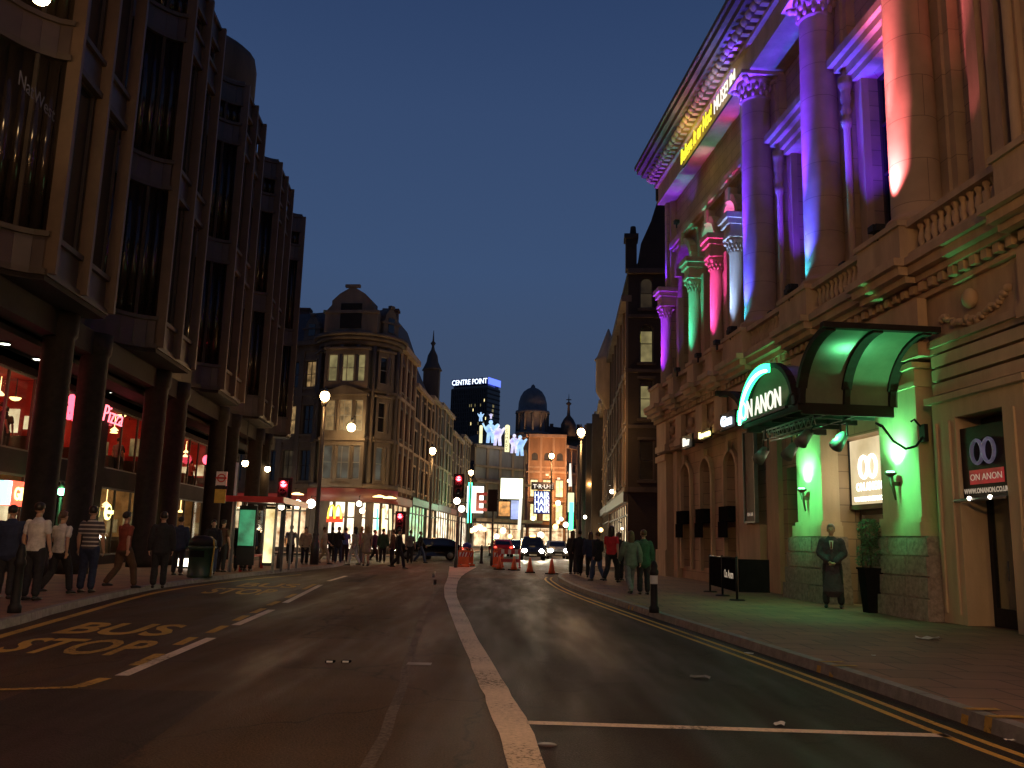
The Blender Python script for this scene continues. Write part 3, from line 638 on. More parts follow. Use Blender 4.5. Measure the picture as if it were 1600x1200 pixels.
q = LTi @ LP(306, 718, 13.2); m = MB(LT); m.ball((q.x, 2.6, q.z), .26, .26, .26); o = m.build('red_lantern', M['e_neon']); tag(o, 'round red lantern glowing outside the restaurant doorway', 'lantern'); m = MB(LT); m.tube([(q.x, 2.6, q.z + .2), (q.x, 2.6, 6.45)], .015, 6); m.build('cord', M['black'], o)
light('POINT', LT @ Vector((q.x, 2.2, q.z)), 14, (1, .06, .07), o, .25)
q = LTi @ LP(32, 208, 9.9); o = text('window_lettering', 'NatWest', .50, M['natwest'], TF(LT, 0, 0, 0), None, .004)
o.location = (0, 0, 0); o.data.transform(LT @ Matrix.Translation((19.2, .02, 11.35)) @ LTi); tag(o, 'faint pale bank name lettering on the dark upper bay window', 'lettering')
# ================================================================ THE THEATRE (pale stone, coloured uplights)
RT = frame((8.393, 16.996), yaw=R_(-85.07)); RTi = RT.inverted()
TH = thing('theatre_building', 'grand pale stone theatre with giant columns washed in coloured uplights', 'theatre', (8.393, 16.996, 0), R_(-85.07))
X0, X1 = -21.4, 8.0
def part(m, name, mt, par=None, label=None): return m.build(name, M[mt] if isinstance(mt, str) else mt, par or TH, label)
# ground storey
m = MB(RT); hs = [(-18.7, -17.5, .6, 4.6, True), (-16.1, -14.9, .6, 4.6, True), (-13.4, -12.2, .6, 4.6, True), (-8.2, -7.4, .12, 3.7), (-4.95, -2.35, .12, 4.15)]
wall(m, X0, 0.3, .1, 5.3, hs, .5, .35); m.box(X0, X0 + .3, .36, 12, .1, 19); m.box(X0, X1, 11.5, 12, .1, 19); m.box(.3, X1, .9, 1.1, .1, 5.3)
part(m, 'wall', 'ashlar')
for a, b in ((-18.7, -17.5), (-16.1, -14.9), (-13.4, -12.2)):
    window(TH, RT, a, b, .6, 4.6, .72, 'curtain_red', 'frame_dark', .08, 2, 3, True)
    k = MB(RT); k.box(a - .18, a - .002, .22, .349, .5, 4.0); k.box(b + .002, b + .18, .22, .349, .5, 4.0)
    r = (b - a) / 2 + .09; cx = (a + b) / 2
    for i in range(10):
        p, q = math.pi * i / 10, math.pi * (i + 1) / 10
        k.bar((cx - r * math.cos(p), .29, 4.0 + r * math.sin(p)), (cx - r * math.cos(q), .29, 4.0 + r * math.sin(q)), .18, .14)
    k.box(cx - .13, cx + .13, .15, .3, 4.62, 4.98); part(k, 'window_surround', 'stone')
    k = MB(RT); k.box(a + .1, b - .1, .0, .5, 2.25, 2.75); k.box(a + .18, b - .18, -.06, .0, 1.7, 2.24); part(k, 'flower_box', 'rubber')
# end pilaster and plinth of the wing
m = MB(RT); m.box(-21.55, -20.1, .0, .5, .1, 5.25); m.box(-21.62, -20.02, -.08, .0, .1, 1.2); m.box(-21.62, -20.02, -.08, .0, 4.95, 5.2); part(m, 'pilaster', 'stone')
for bx in ((-19.5, -19.0, .15, .4, .1, 5.25), (-11.7, -11.0, .15, .4, .1, 5.25), (-9.4, -8.5, .2, .4, .1, 5.25)): m = MB(RT); m.box(*bx); part(m, 'pilaster', 'stone')
m = MB(RT); m.box(-10.9, -9.75, .1, .4, .12, 2.1); part(m, 'dado', 'stone')
# entrance pillars on rough granite plinths
def pillar(xa, xb, z1):
    m = MB(RT); w = xb - xa
    for i, (za, zb, g) in enumerate(((.12, .52, .0), (.55, .93, .05), (.96, 1.32, .09), (1.35, 1.70, .13))):
        n = 3
        for k in range(n):
            a = xa + g + (w - 2 * g) * k / n + .012; b = xa + g + (w - 2 * g) * (k + 1) / n - .012; e = random.uniform(-.015, .015)
            m.box(a, b, -.38 + g + e, .36, za, zb)
        m.box(xa + g + .05, xb - g - .05, -.30 + g, .36, zb, zb + .03)
    part(m, 'plinth', 'granite')
    m = MB(RT); a, b = xa + .5, xb - .5
    m.box(a - .12, b + .12, -.22, .36, 1.73, 2.0); m.box(a - .06, b + .06, -.16, .36, 2.0, 2.1); m.box(a, b, -.10, .36, 2.1, z1)
    m.box(a + .0 - .05, b + .05, -.15, .36, z1 - .5, z1 - .4); m.box(a - .1, b + .1, -.2, .36, z1 - .12, z1)
    part(m, 'pillar', 'stone_plain')
pillar(-2.5, .02, 5.25); pillar(-6.95, -4.45, 5.25)
m = MB(RT)
m.box(.0, .74, -.05, .9, .12, 3.95); m.box(2.12, 2.7, -.05, .9, .12, 3.95); m.box(-.0, 2.7, -.05, .9, 3.95, 4.3); m.box(-.12, 2.82, -.14, .9, 4.3, 4.42)
m.box(.1, .16, -.09, -.05, .3, 3.9); m.box(.52, .58, -.09, -.05, .3, 3.9); m.box(2.4, 2.46, -.09, -.05, .3, 3.9)
for z in (4.47, 4.75, 5.03): m.box(.02, 2.9, -.02, .9, z, z + .22)
m.box(2.9, X1, -.02, .9, 2.0, 5.25); m.box(2.82, X1, -.16, .9, 1.72, 2.0); part(m, 'door_surround', 'stone_plain')
pl = MB(RT)
for i, (za, zb, g) in enumerate(((.12, .52, .0), (.55, .93, .05), (.96, 1.32, .09), (1.35, 1.70, .13))):
    for k in range(5): pl.box(2.78 + g + k * 1.04, 2.78 + g + (k + 1) * 1.04 - .03, -.4 + g, .8, za, zb)
part(pl, 'plinth', 'granite')
# doors
def door(xa, xb, z1, y, mt='wood', glassy='dark_glass'):
    m = MB(RT); m.box(xa, xa + .1, y, y + .08, .12, z1); m.box(xb - .1, xb, y, y + .08, .12, z1); m.box(xa + .1, xb - .1, y, y + .08, z1 - .12, z1); m.box(xa + .1, xb - .1, y, y + .08, .12, .45)
    c = (xa + xb) / 2; m.box(c - .05, c + .05, y, y + .08, .45, z1 - .12); d = part(m, 'door', mt)
    g = MB(RT); g.box(xa + .1, xb - .1, y + .03, y + .05, .45, z1 - .12); part(g, 'pane', glassy, d)
    h = MB(RT); h.tube([(c - .1, y - .05, .95), (c - .1, y - .05, 1.3)], .015, 6); h.tube([(c + .1, y - .05, .95), (c + .1, y - .05, 1.3)], .015, 6); part(h, 'handle', 'grey_metal', d)
door(.76, 2.10, 3.93, .45, 'black', 'glass'); door(-8.18, -7.42, 3.65, .75); door(-4.9, -2.4, 2.4, .84, 'wood', 'glass')
m = MB(RT); m.box(-5.1, -2.2, 2.6, 2.75, .1, 4.2); m.box(-5.1, -2.2, .88, 2.6, 4.16, 4.3); m.box(.4, 2.4, 3.1, 3.2, .1, 4.1); m.box(.4, 2.4, 1.1, 3.1, 3.96, 4.1); part(m, 'lobby_wall', 'interior')
light('POINT', RT @ Vector((-3.6, 1.7, 2.2)), 25, (1, .62, .3), TH, .15); 
m = MB(RT); m.box(-4.95, -2.35, .6, .84, 2.4, 2.5); part(m, 'transom', 'wood')
# architrave, frieze, ground cornice with dentils, breaking forward under each pedestal
PED = [(-1.85, -.05), (-6.35, -4.6), (-11.1, -9.3), (-13.0, -12.2), (-15.2, -14.4), (-17.9, -17.1), (-20.9, -19.4), (3.0, 4.6)]
m = MB(RT); m.box(X0 - .1, X1, -.02, 1.2, 5.3, 5.42); m.box(X0 - .1, X1, -.08, 1.2, 5.42, 5.56); m.box(X0, X1, .06, 1.2, 5.56, 6.5)
m.box(X0 - .1, X1, -.05, 1.2, 6.5, 6.62)
for a, b in PED: m.box(a, b, -.2, -.0, 5.56, 6.5); m.box(a - .04, b + .04, -.26, .0, 5.3, 5.56)
part(m, 'frieze', 'stone')
m = MB(RT); m.box(X0 - .2, X1, -.25, 1.2, 6.80, 6.94); m.box(X0 - .35, X1, -.42, 1.2, 6.94, 7.12); m.box(X0 - .42, X1, -.52, 1.2, 7.12, 7.28)
for a, b in PED: m.box(a - .06, b + .06, -.45, -.2, 6.80, 6.94); m.box(a - .1, b + .1, -.62, -.3, 6.94, 7.12); m.box(a - .16, b + .16, -.74, -.4, 7.12, 7.282)
part(m, 'cornice', 'stone')
m = MB(RT); x = X0
while x < X1: m.box(x, x + .17, -.2, .3, 6.622, 6.798); x += .34
part(m, 'dentil_course', 'stone')
# carved swags in the frieze
m = MB(RT); random.seed(3)
for cx in [x_ for x_ in (-19, -16.3, -13.6, -8.0, 1.4, 5.6)]:
    m = MB(RT)
    for k in range(26):
        t = k / 25 * 2 - 1; z = 5.98 - .28 * (1 - t * t) + random.uniform(-.05, .05); m.ball((cx + t * 1.0, .04, z), random.uniform(.05, .10), .09, random.uniform(.05, .10), 7, 5)
    m.ball((cx, -.02, 6.1), .16, .14, .2, 8, 6); part(m, 'carved_swag', 'stone')
# balustrade
m = MB(RT); m.box(X0, X1, -.34, -.02, 7.284, 7.44); part(m, 'balcony_kerb', 'stone')
for a, b in PED: m = MB(RT); m.box(a, b, -.50, .1, 7.284, 8.02); m.box(a - .05, b + .05, -.56, .15, 8.02, 8.14); part(m, 'pedestal', 'stone')
rl = MB(RT); rl.box(X0, X1, -.36, .0, 7.985, 8.12); part(rl, 'handrail', 'stone')
bl = MB(RT); x = X0 + .25
while x < X1:
    if not any(a - .12 < x < b + .12 for a, b in PED): bl.lathe((x, -.18, 7.44), [(.075, 0), (.075, .05), (.045, .09), (.085, .2), (.075, .27), (.04, .42), (.055, .46), (.075, .5), (.075, .545)], 8)
    elif bl.v: part(bl, 'balustrade', 'stone'); bl = MB(RT)
    x += .235
if bl.v: part(bl, 'balustrade', 'stone')
fl = MB(RT); fl.box(X0, X1, .0, 1.4, 7.15, 7.30); part(fl, 'balcony_floor', 'stone')
# upper wall of the portico and its windows
bays = [(-3.25, 1.9), (-7.85, 1.9)]
hs = [(c - w / 2, c + w / 2, 8.3, 13.8) for c, w in bays] + [(2.3, 5.2, 8.3, 13.4)]
m = MB(RT); wall(m, -10.9, X1, 7.3, 17.0, hs, .5, 1.25); part(m, 'upper_wall', 'ashlar')
for c, w in bays + [(3.75, 2.9)]:
    zt = 13.8 if c < 0 else 13.4; window(TH, RT, c - w / 2, c + w / 2, 8.3, zt, 1.55, 'dark_glass', 'frame_dark', .1, 2, 4)
    k = MB(RT); k.box(c - w / 2 - .5, c + w / 2 + .5, .78, 1.25, 14.0, 14.25); k.box(c - w / 2 - .62, c + w / 2 + .62, .62, 1.25, 14.25, 14.45); k.box(c - w / 2 - .75, c + w / 2 + .75, .48, 1.25, 14.45, 14.68)
    k.box(c - w / 2 - .35, c - w / 2, 1.05, 1.25, 8.2, 13.9); k.box(c + w / 2, c + w / 2 + .35, 1.05, 1.25, 8.2, 13.9)
    k.box(c - w / 2 - .2, c + w / 2 + .2, .9, 1.25, 13.8, 14.0); part(k, 'window_hood', 'stone')
    for sx in (-1, 1):
        q = MB(RT); xx = c + sx * (w / 2 + .42)
        q.lathe((xx, .82, 8.3), [(.15, -1.0), (.15, .0), (.17, .05), (.12, .12), (.10, .2), (.09, 4.2), (.13, 4.3), (.16, 4.45), (.10, 4.55), (.15, 4.75), (.10, 4.9), (.16, 5.1), (.12, 5.25), (.18, 5.45), (.2, 5.7)], 10)
        part(q, 'colonnette', 'stone')
# flat pilasters on the upper wall
for xx in (-10.2, -5.5, -1.0):
    m = MB(RT); m.box(xx - .75, xx + .75, 1.0, 1.25, 8.0, 16.9); m.box(xx - .55, xx + .55, .92, 1.0, 8.0, 16.9); part(m, 'pilaster', 'drum_stone')
for xx in (.55, 1.15, 1.75): m = MB(RT); m.box(xx - .18, xx + .18, .95, 1.25, 7.9, 17.0); part(m, 'pilaster', 'stone')
for xx in (6.3,): m = MB(RT); m.box(xx - .6, xx + .6, 1.0, 1.25, 8.0, 17); part(m, 'pilaster', 'stone')
# giant columns
def volutes(m, c, r, z, s=1.0):
    for sx in (-1, 1):
        for sy in (-1, 1):
            m.tube([(c[0] + sx * r * .5, c[1] + sy * r * .5, z + .35 * s), (c[0] + sx * r * 1.25, c[1] + sy * r * 1.25, z + .62 * s)], [.05 * s, .10 * s], 8)
            m.ball((c[0] + sx * r * 1.12, c[1] + sy * r * 1.12, z + .58 * s), .11 * s, n=8, m=6)
    for ring in range(2):
        for k in range(12):
            a = 2 * math.pi * (k + ring * .5) / 12; rr = r * (1.05 + .1 * ring); m.ball((c[0] + rr * math.cos(a), c[1] + rr * math.sin(a), z + (.12 + .22 * ring) * s), .07 * s, .07 * s, .14 * s, 6, 5)
def giant(xc):
    c = (xc, .48, 8.14); m = MB(RT); m.box(xc - .74, xc + .74, -.22, 1.18, 7.9, 8.16)
    m.lathe(c, [(.72, 0), (.74, .06), (.72, .13), (.64, .16), (.60, .22), (.64, .27), (.66, .32), (.62, .38), (.55, .42), (.52, .5), (.515, 3.0), (.50, 5.0), (.46, 8.0), (.46, 8.05), (.50, 8.1), (.46, 8.15), (.46, 8.2), (.56, 8.6), (.62, 8.72)], 28)
    o = part(m, 'giant_column', 'drum_stone'); k = MB(RT); volutes(k, c, .46, 16.25, 1.0); k.box(xc - .72, xc + .72, -.24, 1.2, 16.88, 17.0); part(k, 'capital', 'stone', o)
for xc in (-1.0, -5.5, -10.2): giant(xc)
# wing: arched openings above small columns
SC = [(-21.15, 'purple'), (-16.85, 'green'), (-14.1, 'pink'), (-11.95, 'ice')]
ar = [(-19.9, -17.9), (-16.35, -14.7), (-13.6, -12.35)]
hs = [(-20.0, -17.9, 8.2, 14.2, True), (-16.3, -14.7, 8.2, 13.9, True), (-13.65, -12.35, 8.2, 13.8, True), (-11.5, -10.95, 8.2, 12.5, False)]
m = MB(RT); wall(m, X0, -10.9, 7.3, 17.0, hs, .7, .75); part(m, 'upper_wall', 'ashlar')
for h in hs:
    window(TH, RT, h[0], h[1], h[2], h[3], 1.3, 'dark_glass', 'frame_dark', .08, 2, 4, h[4])
    if h[4]:
        k = MB(RT); r = (h[1] - h[0]) / 2 + .12; cx = (h[0] + h[1]) / 2; sz = h[3] - (h[1] - h[0]) / 2
        for i in range(12):
            p, q = math.pi * i / 12, math.pi * (i + 1) / 12
            k.bar((cx - r * math.cos(p), .60, sz + r * math.sin(p)), (cx - r * math.cos(q), .60, sz + r * math.sin(q)), .30, .26)
        k.box(cx - .16, cx + .16, .38, .76, h[3] - .02, h[3] + .5); part(k, 'arch_moulding', 'stone')
m = MB(RT); m.box(X0, -10.9, .45, .75, 14.7, 14.95); m.box(X0, -10.9, .55, .75, 14.55, 14.7); m.box(-10.9 - .3, -10.9, .3, 1.3, 7.3, 17.0)
for xx, _c in SC: m.box(xx - .42, xx + .42, -.08, .75, 12.42, 12.62); m.box(xx - .5, xx + .5, -.16, .75, 12.62, 12.82); m.box(xx - .34, xx + .34, .02, .75, 12.1, 12.42)
m.box(-21.45, -20.9, .5, .75, 12.82, 17); part(m, 'string_course', 'stone')
def smallcol(xc, r=.25):
    c = (xc, .32, 8.13); m = MB(RT)
    m.lathe(c, [(r * 1.5, 0), (r * 1.5, .08), (r * 1.2, .12), (r * 1.3, .18), (r * 1.05, .24), (r, .3), (r * .9, 3.3), (r, 3.35), (r * .9, 3.4), (r * 1.1, 3.7), (r * 1.3, 3.9)], 18)
    m.box(xc - .36, xc + .36, -.04, .68, 7.9, 8.14); o = part(m, 'column', 'stone'); k = MB(RT); volutes(k, c, r * .95, 11.5, .62); k.box(xc - .36, xc + .36, -.04, .68, 11.98, 12.1); part(k, 'capital', 'stone', o)
for xx, _c in SC: smallcol(xx)
for xx in (-19.95, -16.35, -13.6, -11.55):
    m = MB(RT); m.box(xx - .16, xx + .16, .5, .75, 8.0, 12.1); part(m, 'pilaster', 'stone')
# entablature with bracket row, roof cornice, attic
m = MB(RT); m.box(X0 - .05, X1, .02, 1.5, 17.0, 17.18); m.box(X0 - .1, X1, .08, 1.5, 17.18, 17.85); m.box(X0 - .15, X1, -.1, 1.5, 17.85, 17.98); part(m, 'entablature', 'stone')
m = MB(RT); x = X0
while x < X1:
    m.box(x, x + .20, -.36, .1, 18.0, 18.45); m.tube([(x, -.36, 18.22), (x + .20, -.36, 18.22)], .16, 10); x += .42
part(m, 'bracket_row', 'stone').name = 'bracket_course'
m = MB(RT); m.box(X0 - .1, X1, .0, 1.5, 17.98, 18.5); m.box(X0 - .55, X1, -.62, 1.5, 18.5, 18.72); m.box(X0 - .7, X1, -.80, 1.5, 18.72, 18.95); m.box(X0 - .8, X1, -.9, 1.5, 18.95, 19.15); part(m, 'roof_cornice', 'dirty_stone')  # darker stone than the walls, to offset the uplight this overhang catches
m = MB(RT); m.box(X0 + .4, X1, .9, 11, 19.15, 21.3); m.box(X0 + .2, X1, .7, 11.2, 21.3, 21.7); m.box(X0 + 1, X1, 2.5, 10, 21.7, 23.2); part(m, 'roof', 'dark_stone')
# coloured floodlights on the balcony
COLS = {'purple': (.20, .02, 1.0), 'blue': (.05, .06, 1.0), 'green': (.05, .9, .62), 'pink': (1.0, .08, .62), 'ice': (.22, .42, 1.0), 'red': (1.0, .22, .30), 'cyan': (.03, .55, 1.0), 'violet': (.10, .015, 1.0)}
def flood(x, y, z, tgt, col, e, spot=34, blend=.6, size=.05):
    m = MB(RT); m.box(x - .12, x + .12, y - .1, y + .1, z - .1, z + .04); m.bar((x, y, z - .3), (x, y, z - .1), .05); o = part(m, 'floodlight', 'black')
    light('SPOT', RT @ Vector((x, y, z + .08)), e, COLS[col], o, size, RT @ Vector(tgt), spot, blend)
FL = 1.5
# giant columns: lamps on the pedestals, street side
def colwash(xc, c1, c2, e1, e2):
    flood(xc + .12, -.50, 8.30, (xc + .06, .02, 11.0), c1, e1 * FL, 46, .9); flood(xc + .02, -.52, 8.32, (xc, .10, 15.6), c2, e2 * FL, 13, 1.0)
colwash(-1.0, 'red', 'red', 4200, 11000); colwash(-5.5, 'blue', 'violet', 3400, 30000); colwash(-10.2, 'blue', 'violet', 3000, 26000)
for xc in (-5.5, -10.2): flood(xc - .12, -.50, 8.26, (xc - .06, .05, 9.4), 'cyan', 200 * FL, 60)
# window hoods and walls between
for xc in (-3.25, -7.85): flood(xc - 1.1, .0, 8.25, (xc - 1.0, 1.1, 15.0), 'violet', 1300 * FL, 18); flood(xc + 1.15, .0, 8.25, (xc + 1.1, 1.1, 15.2), 'violet', 900 * FL, 18)
flood(.35, .2, 8.25, (.55, 1.0, 13.0), 'red', 200 * FL, 24)
for xc in (-3.25, -7.85): flood(xc, -.1, 8.25, (xc - .2, 1.2, 12.5), 'violet', 1100 * FL, 50)
# small columns of the wing
for (xx, c), e in zip(SC, (1700, 700, 1200, 1100)):
    flood(xx + .04, -.42, 8.28, (xx + .02, .06, 11.5), c, e * FL, 44, .9); flood(xx + .30, -.1, 8.22, (xx + .1, .3, 13.4), c, e * .4 * FL, 30)
flood(-19.6, .0, 8.22, (-19.9, .6, 12.5), 'purple', 160 * FL, 30)
for xc, c in ((-18.95, 'purple'), (-15.5, 'green'), (-13.0, 'pink'), (-11.4, 'ice')): flood(xc, .0, 8.22, (xc, .9, 14.2), c, 160 * FL, 22)
# uplights on the entablature corner
flood(-21.2, .2, 12.95, (-21.3, -.3, 18.8), 'violet', 420 * FL, 60); flood(-18.2, .0, 14.98, (-18.4, -.2, 18.9), 'violet', 60 * FL, 90)
# roof sign
rs = thing('roof_sign', 'long lit letter sign high on the theatre, yellow words then white', 'sign', RT @ Vector((-13.5, -.05, 17.0)), R_(-85.07))
text('lettering', 'Believe It or Not!', .92, M['e_yel'], TF(RT, -17.1, -.12, 17.02), rs, .015, .62, 'LEFT', .0, .12)
text('lettering', 'MUSEUM', .80, M['e_wht'], TF(RT, -12.75, -.12, 17.05), rs, .015, .74, 'LEFT', .0)
m = MB(RT); m.box(-17.2, -10.0, .0, .05, 16.95, 17.0); part(m, 'sign_rail', 'black', rs)
light('POINT', RT @ Vector((-15.2, -.7, 17.5)), 26, (1, .85, .1), rs, .3); light('POINT', RT @ Vector((-11.6, -.7, 17.5)), 12, (1, .95, .8), rs, .3)
# curved bronze and glass canopy over the doors
CN = thing('entrance_canopy', 'curved bronze canopy with green lit barrel vault and swept wings over the theatre doors', 'canopy', RT @ Vector((-2.85, 0, 4.4)), R_(-85.07))
YF = -2.3
def cpt(m, name, mt, par=None): return m.build(name, M[mt], par or CN)
m = MB(RT); m.box(-4.45, -1.15, YF, YF + .1, 4.28, 4.44); m.box(-1.25, -1.15, YF + .1, -.2, 4.2, 4.44); m.box(-4.45, -4.35, YF + .1, -.2, 4.2, 4.44)
for x in (-3.6, -2.8, -2.0): m.box(x - .04, x + .04, YF + .1, -.2, 4.24, 4.38)
for y in (-1.6, -.9): m.box(-4.35, -1.25, y, y + .07, 4.24, 4.36)
cpt(m, 'frame', 'soffit')
def arcpts(xc, rx, z0, rz, a0, a1, n=16): return [(xc + rx * math.cos(a0 + (a1 - a0) * k / n), z0 + rz * math.sin(a0 + (a1 - a0) * k / n)) for k in range(n + 1)]
def shell(pts, y0, y1, th=.02):
    m = MB(RT); m.smooth = True; n = len(pts)
    m.add([(x, y0, z) for x, z in pts] + [(x, y1, z) for x, z in pts], [(i, i + 1, n + i + 1, n + i) for i in range(n - 1)]); return m
vault = arcpts(-2.82, 1.5, 4.42, 1.12, math.pi, 0)
cpt(shell(vault, YF + .08, -.1), 'vault_glass', 'canopy_glass')
def rib(pts, y, w=.16, h=.10):
    m = MB(RT)
    for a, b in zip(pts[:-1], pts[1:]): m.bar((a[0], y, a[1]), (b[0], y, b[1]), h, w) if False else m.bar((a[0], y, a[1]), (b[0], y, b[1]), w, h)
    return m
for y in (YF + .02, -1.2, -.2): cpt(rib(vault, y), 'rib', 'soffit')
nearw = [(-1.18 + 1.5 * (1 - math.cos(t)), 4.42 + 1.28 * math.sin(t)) for t in [math.pi / 2 * k / 12 for k in range(13)]]
farw = [(-4.42 - 1.75 * (1 - math.cos(t)), 4.42 + 1.0 * math.sin(t)) for t in [math.pi / 2 * k / 12 for k in range(13)]]
for wpts, nm in ((nearw, 1), (farw, -1)):
    cpt(shell(wpts, YF + .1, -.1), 'wing_glass', 'canopy_glass')
    for y in (YF + .08, -1.25, -.25): cpt(rib(wpts, y, .2, .12), 'rib', 'soffit')
    m = MB(RT); xx, zz = wpts[-1]; m.box(xx - .08, xx + .08, YF - .1, -.0, zz - .02, zz + .1); cpt(m, 'edge_beam', 'soffit')
nt_ = arcpts(-2.82, 1.42, 4.42, 1.04, math.pi, math.pi * .42, 14)
m = MB(RT)
for a, b in zip(nt_[:-1], nt_[1:]): m.bar((a[0], YF - .1, a[1]), (b[0], YF - .1, b[1]), .10, .20)
cpt(m, 'neon_band', 'e_green_tube')
m = MB(RT); m.tube([(p[0] + .05, YF - .17, p[1] - .08) for p in nt_], .035, 8); cpt(m, 'neon_tube', 'e_greenw')
light('POINT', RT @ Vector((-3.0, YF - .4, 4.95)), 14, (.05, 1, .35), CN, .2)
for x in (-1.26, -5.6):
    light('SPOT', RT @ Vector((x * .9 - .3, -1.7, 4.12)), 620, (.10, 1, .30), CN, .08, RT @ Vector((x, -.1, 2.9)), 62, .9)
for x, e in ((-1.6, 150), (-4.4, 60)): light('SPOT', RT @ Vector((x, -1.5, 4.12)), e, (.10, 1, .34), CN, .08, RT @ Vector((x, -1.7, .1)), 95, 1.0)
light('SPOT', RT @ Vector((-1.1, -1.5, 4.36)), 20, (.10, 1, .28), CN, .06, RT @ Vector((.05, -1.5, 5.4)), 40, .9)
light('SPOT', RT @ Vector((-4.6, -1.5, 4.36)), 22, (.10, 1, .28), CN, .06, RT @ Vector((-5.6, -1.5, 5.3)), 40, .9)
sg = thing('venue_sign', 'white lit letter sign under the green neon arch of the canopy', 'sign', RT @ Vector((-2.8, YF, 4.4)), R_(-85.07))
text('lettering', 'ON ANON', .62, M['e_wht'], TF(RT, -2.78, YF - .2, 4.42), sg, .015, .82, 'CENTER', -.005)
m = MB(RT); m.box(-4.1, -1.5, YF - .14, YF - .06, 4.36, 4.42); part(m, 'sign_rail', 'black', sg)
# stage lamps and trusses slung under the canopy
def rig(x, y, z, lab):
    o = thing('stage_light', lab, 'stage light', RT @ Vector((x, y, z)), R_(-85.07), 'stage lights slung under the canopy')
    m = MB(RT); m.tube([(x, y, z), (x + .1, y - .25, z - .28)], [.10, .15], 12); m.build('lamp_can', M['grey_metal'], o)
    m = MB(RT); m.bar((x - .15, y, z + .25), (x - .15, y, z - .05), .03); m.bar((x + .15, y, z + .25), (x + .15, y, z - .05), .03); m.bar((x - .15, y, z + .25), (x + .15, y, z + .25), .03); m.bar((x, y, z + .25), (x, y, 4.24), .03); m.build('yoke', M['black'], o)
rig(-3.75, -2.0, 3.72, 'stage light at the far end under the canopy'); rig(-3.25, -1.5, 3.78, 'stage light second from the far end under the canopy'); rig(-2.0, -1.7, 3.95, 'stage light beneath the middle of the canopy'); rig(-1.6, -1.1, 3.85, 'stage light at the near end of the canopy')
tr = MB(RT)
for dz in (0, .22):
    for dy in (0, .22): tr.tube([(-4.2, -1.9 + dy, 3.98 + dz), (-1.4, -1.9 + dy, 3.98 + dz)], .02, 6)
for k in range(12): x = -4.2 + k * .25; tr.tube([(x, -1.9, 3.98), (x + .12, -1.9, 4.2), (x + .25, -1.9, 3.98)], .012, 5)
o = tr.build('lighting_truss', M['grey_metal']); tag(o, 'thin metal lattice truss hung beneath the canopy', 'truss')
# wall lights on the green pillars
def sconce(x, z, lab, warm=False):
    o = thing('wall_light', lab, 'wall light', RT @ Vector((x, -.15, z)), R_(-85.07), 'torch wall lights on the entrance pillars')
    m = MB(RT); m.tube([(x, -.28, z + .12), (x + .02, -.20, z - .38)], [.05, .02], 8); m.box(x - .05, x + .05, -.28, -.10, z - .08, z + .0); m.lathe((x, -.28, z + .1), [(.03, 0), (.12, .06), (.12, .09)], 12); m.build('bracket', M['wood'], o)
    m = MB(RT); m.lathe((x, -.28, z + .19), [(0, 0), (.08, .01), (.08, .03)], 10); m.build('bulb', M['e_greenw'], o)
    light('SPOT', RT @ Vector((x, -.34, z + .24)), 420, (.16, 1, .34), o, .05, RT @ Vector((x, -.13, z + 1.3)), 110, .8)
    light('POINT', RT @ Vector((x, -.75, z + .7)), 16, (.14, 1, .34), o, .12)
sconce(-1.28, 2.85, 'torch wall light on the wider green pillar beside the poster'); sconce(-5.75, 2.75, 'torch wall light on the green pillar behind the doorman')
m = MB(RT)
m.tube([(-.35, -.05, 3.72), (-.30, -.25, 3.50), (-.15, -.55, 3.42), (.02, -.9, 3.55), (.1, -1.15, 3.82), (.16, -1.3, 3.86), (.2, -1.22, 3.80)], .025, 8); m.box(-.45, -.25, -.08, -.0, 3.6, 3.95); m.tube([(-.35, -.1, 3.9), (-.36, -.22, 4.05), (-.34, -.3, 4.0)], .022, 8)
o = m.build('sign_bracket', M['black']); tag(o, 'curling black wrought iron bracket on the stone pillar by the doorway', 'bracket')
# posters
def loops(T, x, y, z, s, mt, par):
    m = MB(T)
    for sx in (-1, 1):
        pts = [(x + sx * s * .5 + s * .46 * math.cos(a), y, z + s * .62 * math.sin(a)) for a in [2 * math.pi * k / 20 for k in range(21)]]
        m.tube(pts, s * .10, 6, False)
    m.build('loop_symbol', M[mt], par)
po = thing('poster', 'dark poster with lilac loops and red lettering above the black doorway', 'poster', RT @ Vector((1.4, .3, 2.4)), R_(-85.07))
m = MB(RT); m.box(.76, 2.10, .02, .08, 2.42, 3.72); m.build('board', M['poster_dark'], po)
loops(RT, 1.46, -.02, 3.24, .34, 'poster_lilac', po); m = MB(RT); m.box(.98, 1.96, .012, .019, 2.66, 2.92); m.build('red_band', M['poster_red'], po)
text('lettering', 'ON ANON', .17, M['poster_pale'], TF(RT, 1.46, .008, 2.73), po, .002, 1.1); text('lettering', 'WWW.ONANON.CO.UK', .125, M['poster_pale'], TF(RT, 1.43, .012, 2.50), po, .002, .90, bold=.004)
m = MB(RT); m.tube([(.65, -.10, 2.38), (2.12, -.10, 2.38)], .03, 8); m.build('rail', M['grey_metal'], po)
for x in (1.15, 1.75): m = MB(RT); m.ball((x, -.13, 2.40), .04, n=8, m=6); m.build('lamp', M['e_disc'], po)
po = thing('poster', 'bright backlit cream poster over the entrance door between the green pillars', 'poster', RT @ Vector((-4.1, .75, 2.4)), R_(-85.07))
m = MB(RT); m.box(-4.92, -2.38, .66, .80, 2.52, 4.12); m.build('light_box', M['e_poster'], po); loops(RT, -4.0, .64, 3.42, .42, 'e_postw', po)
text('lettering', 'ON ANON', .26, M['e_postw'], TF(RT, -4.0, .65, 2.86), po, .004, 1.0, bold=.01); text('lettering', 'WWW.ONANON.CO.UK', .15, M['e_postw'], TF(RT, -3.95, .65, 2.60), po, .004, .95, bold=.004)
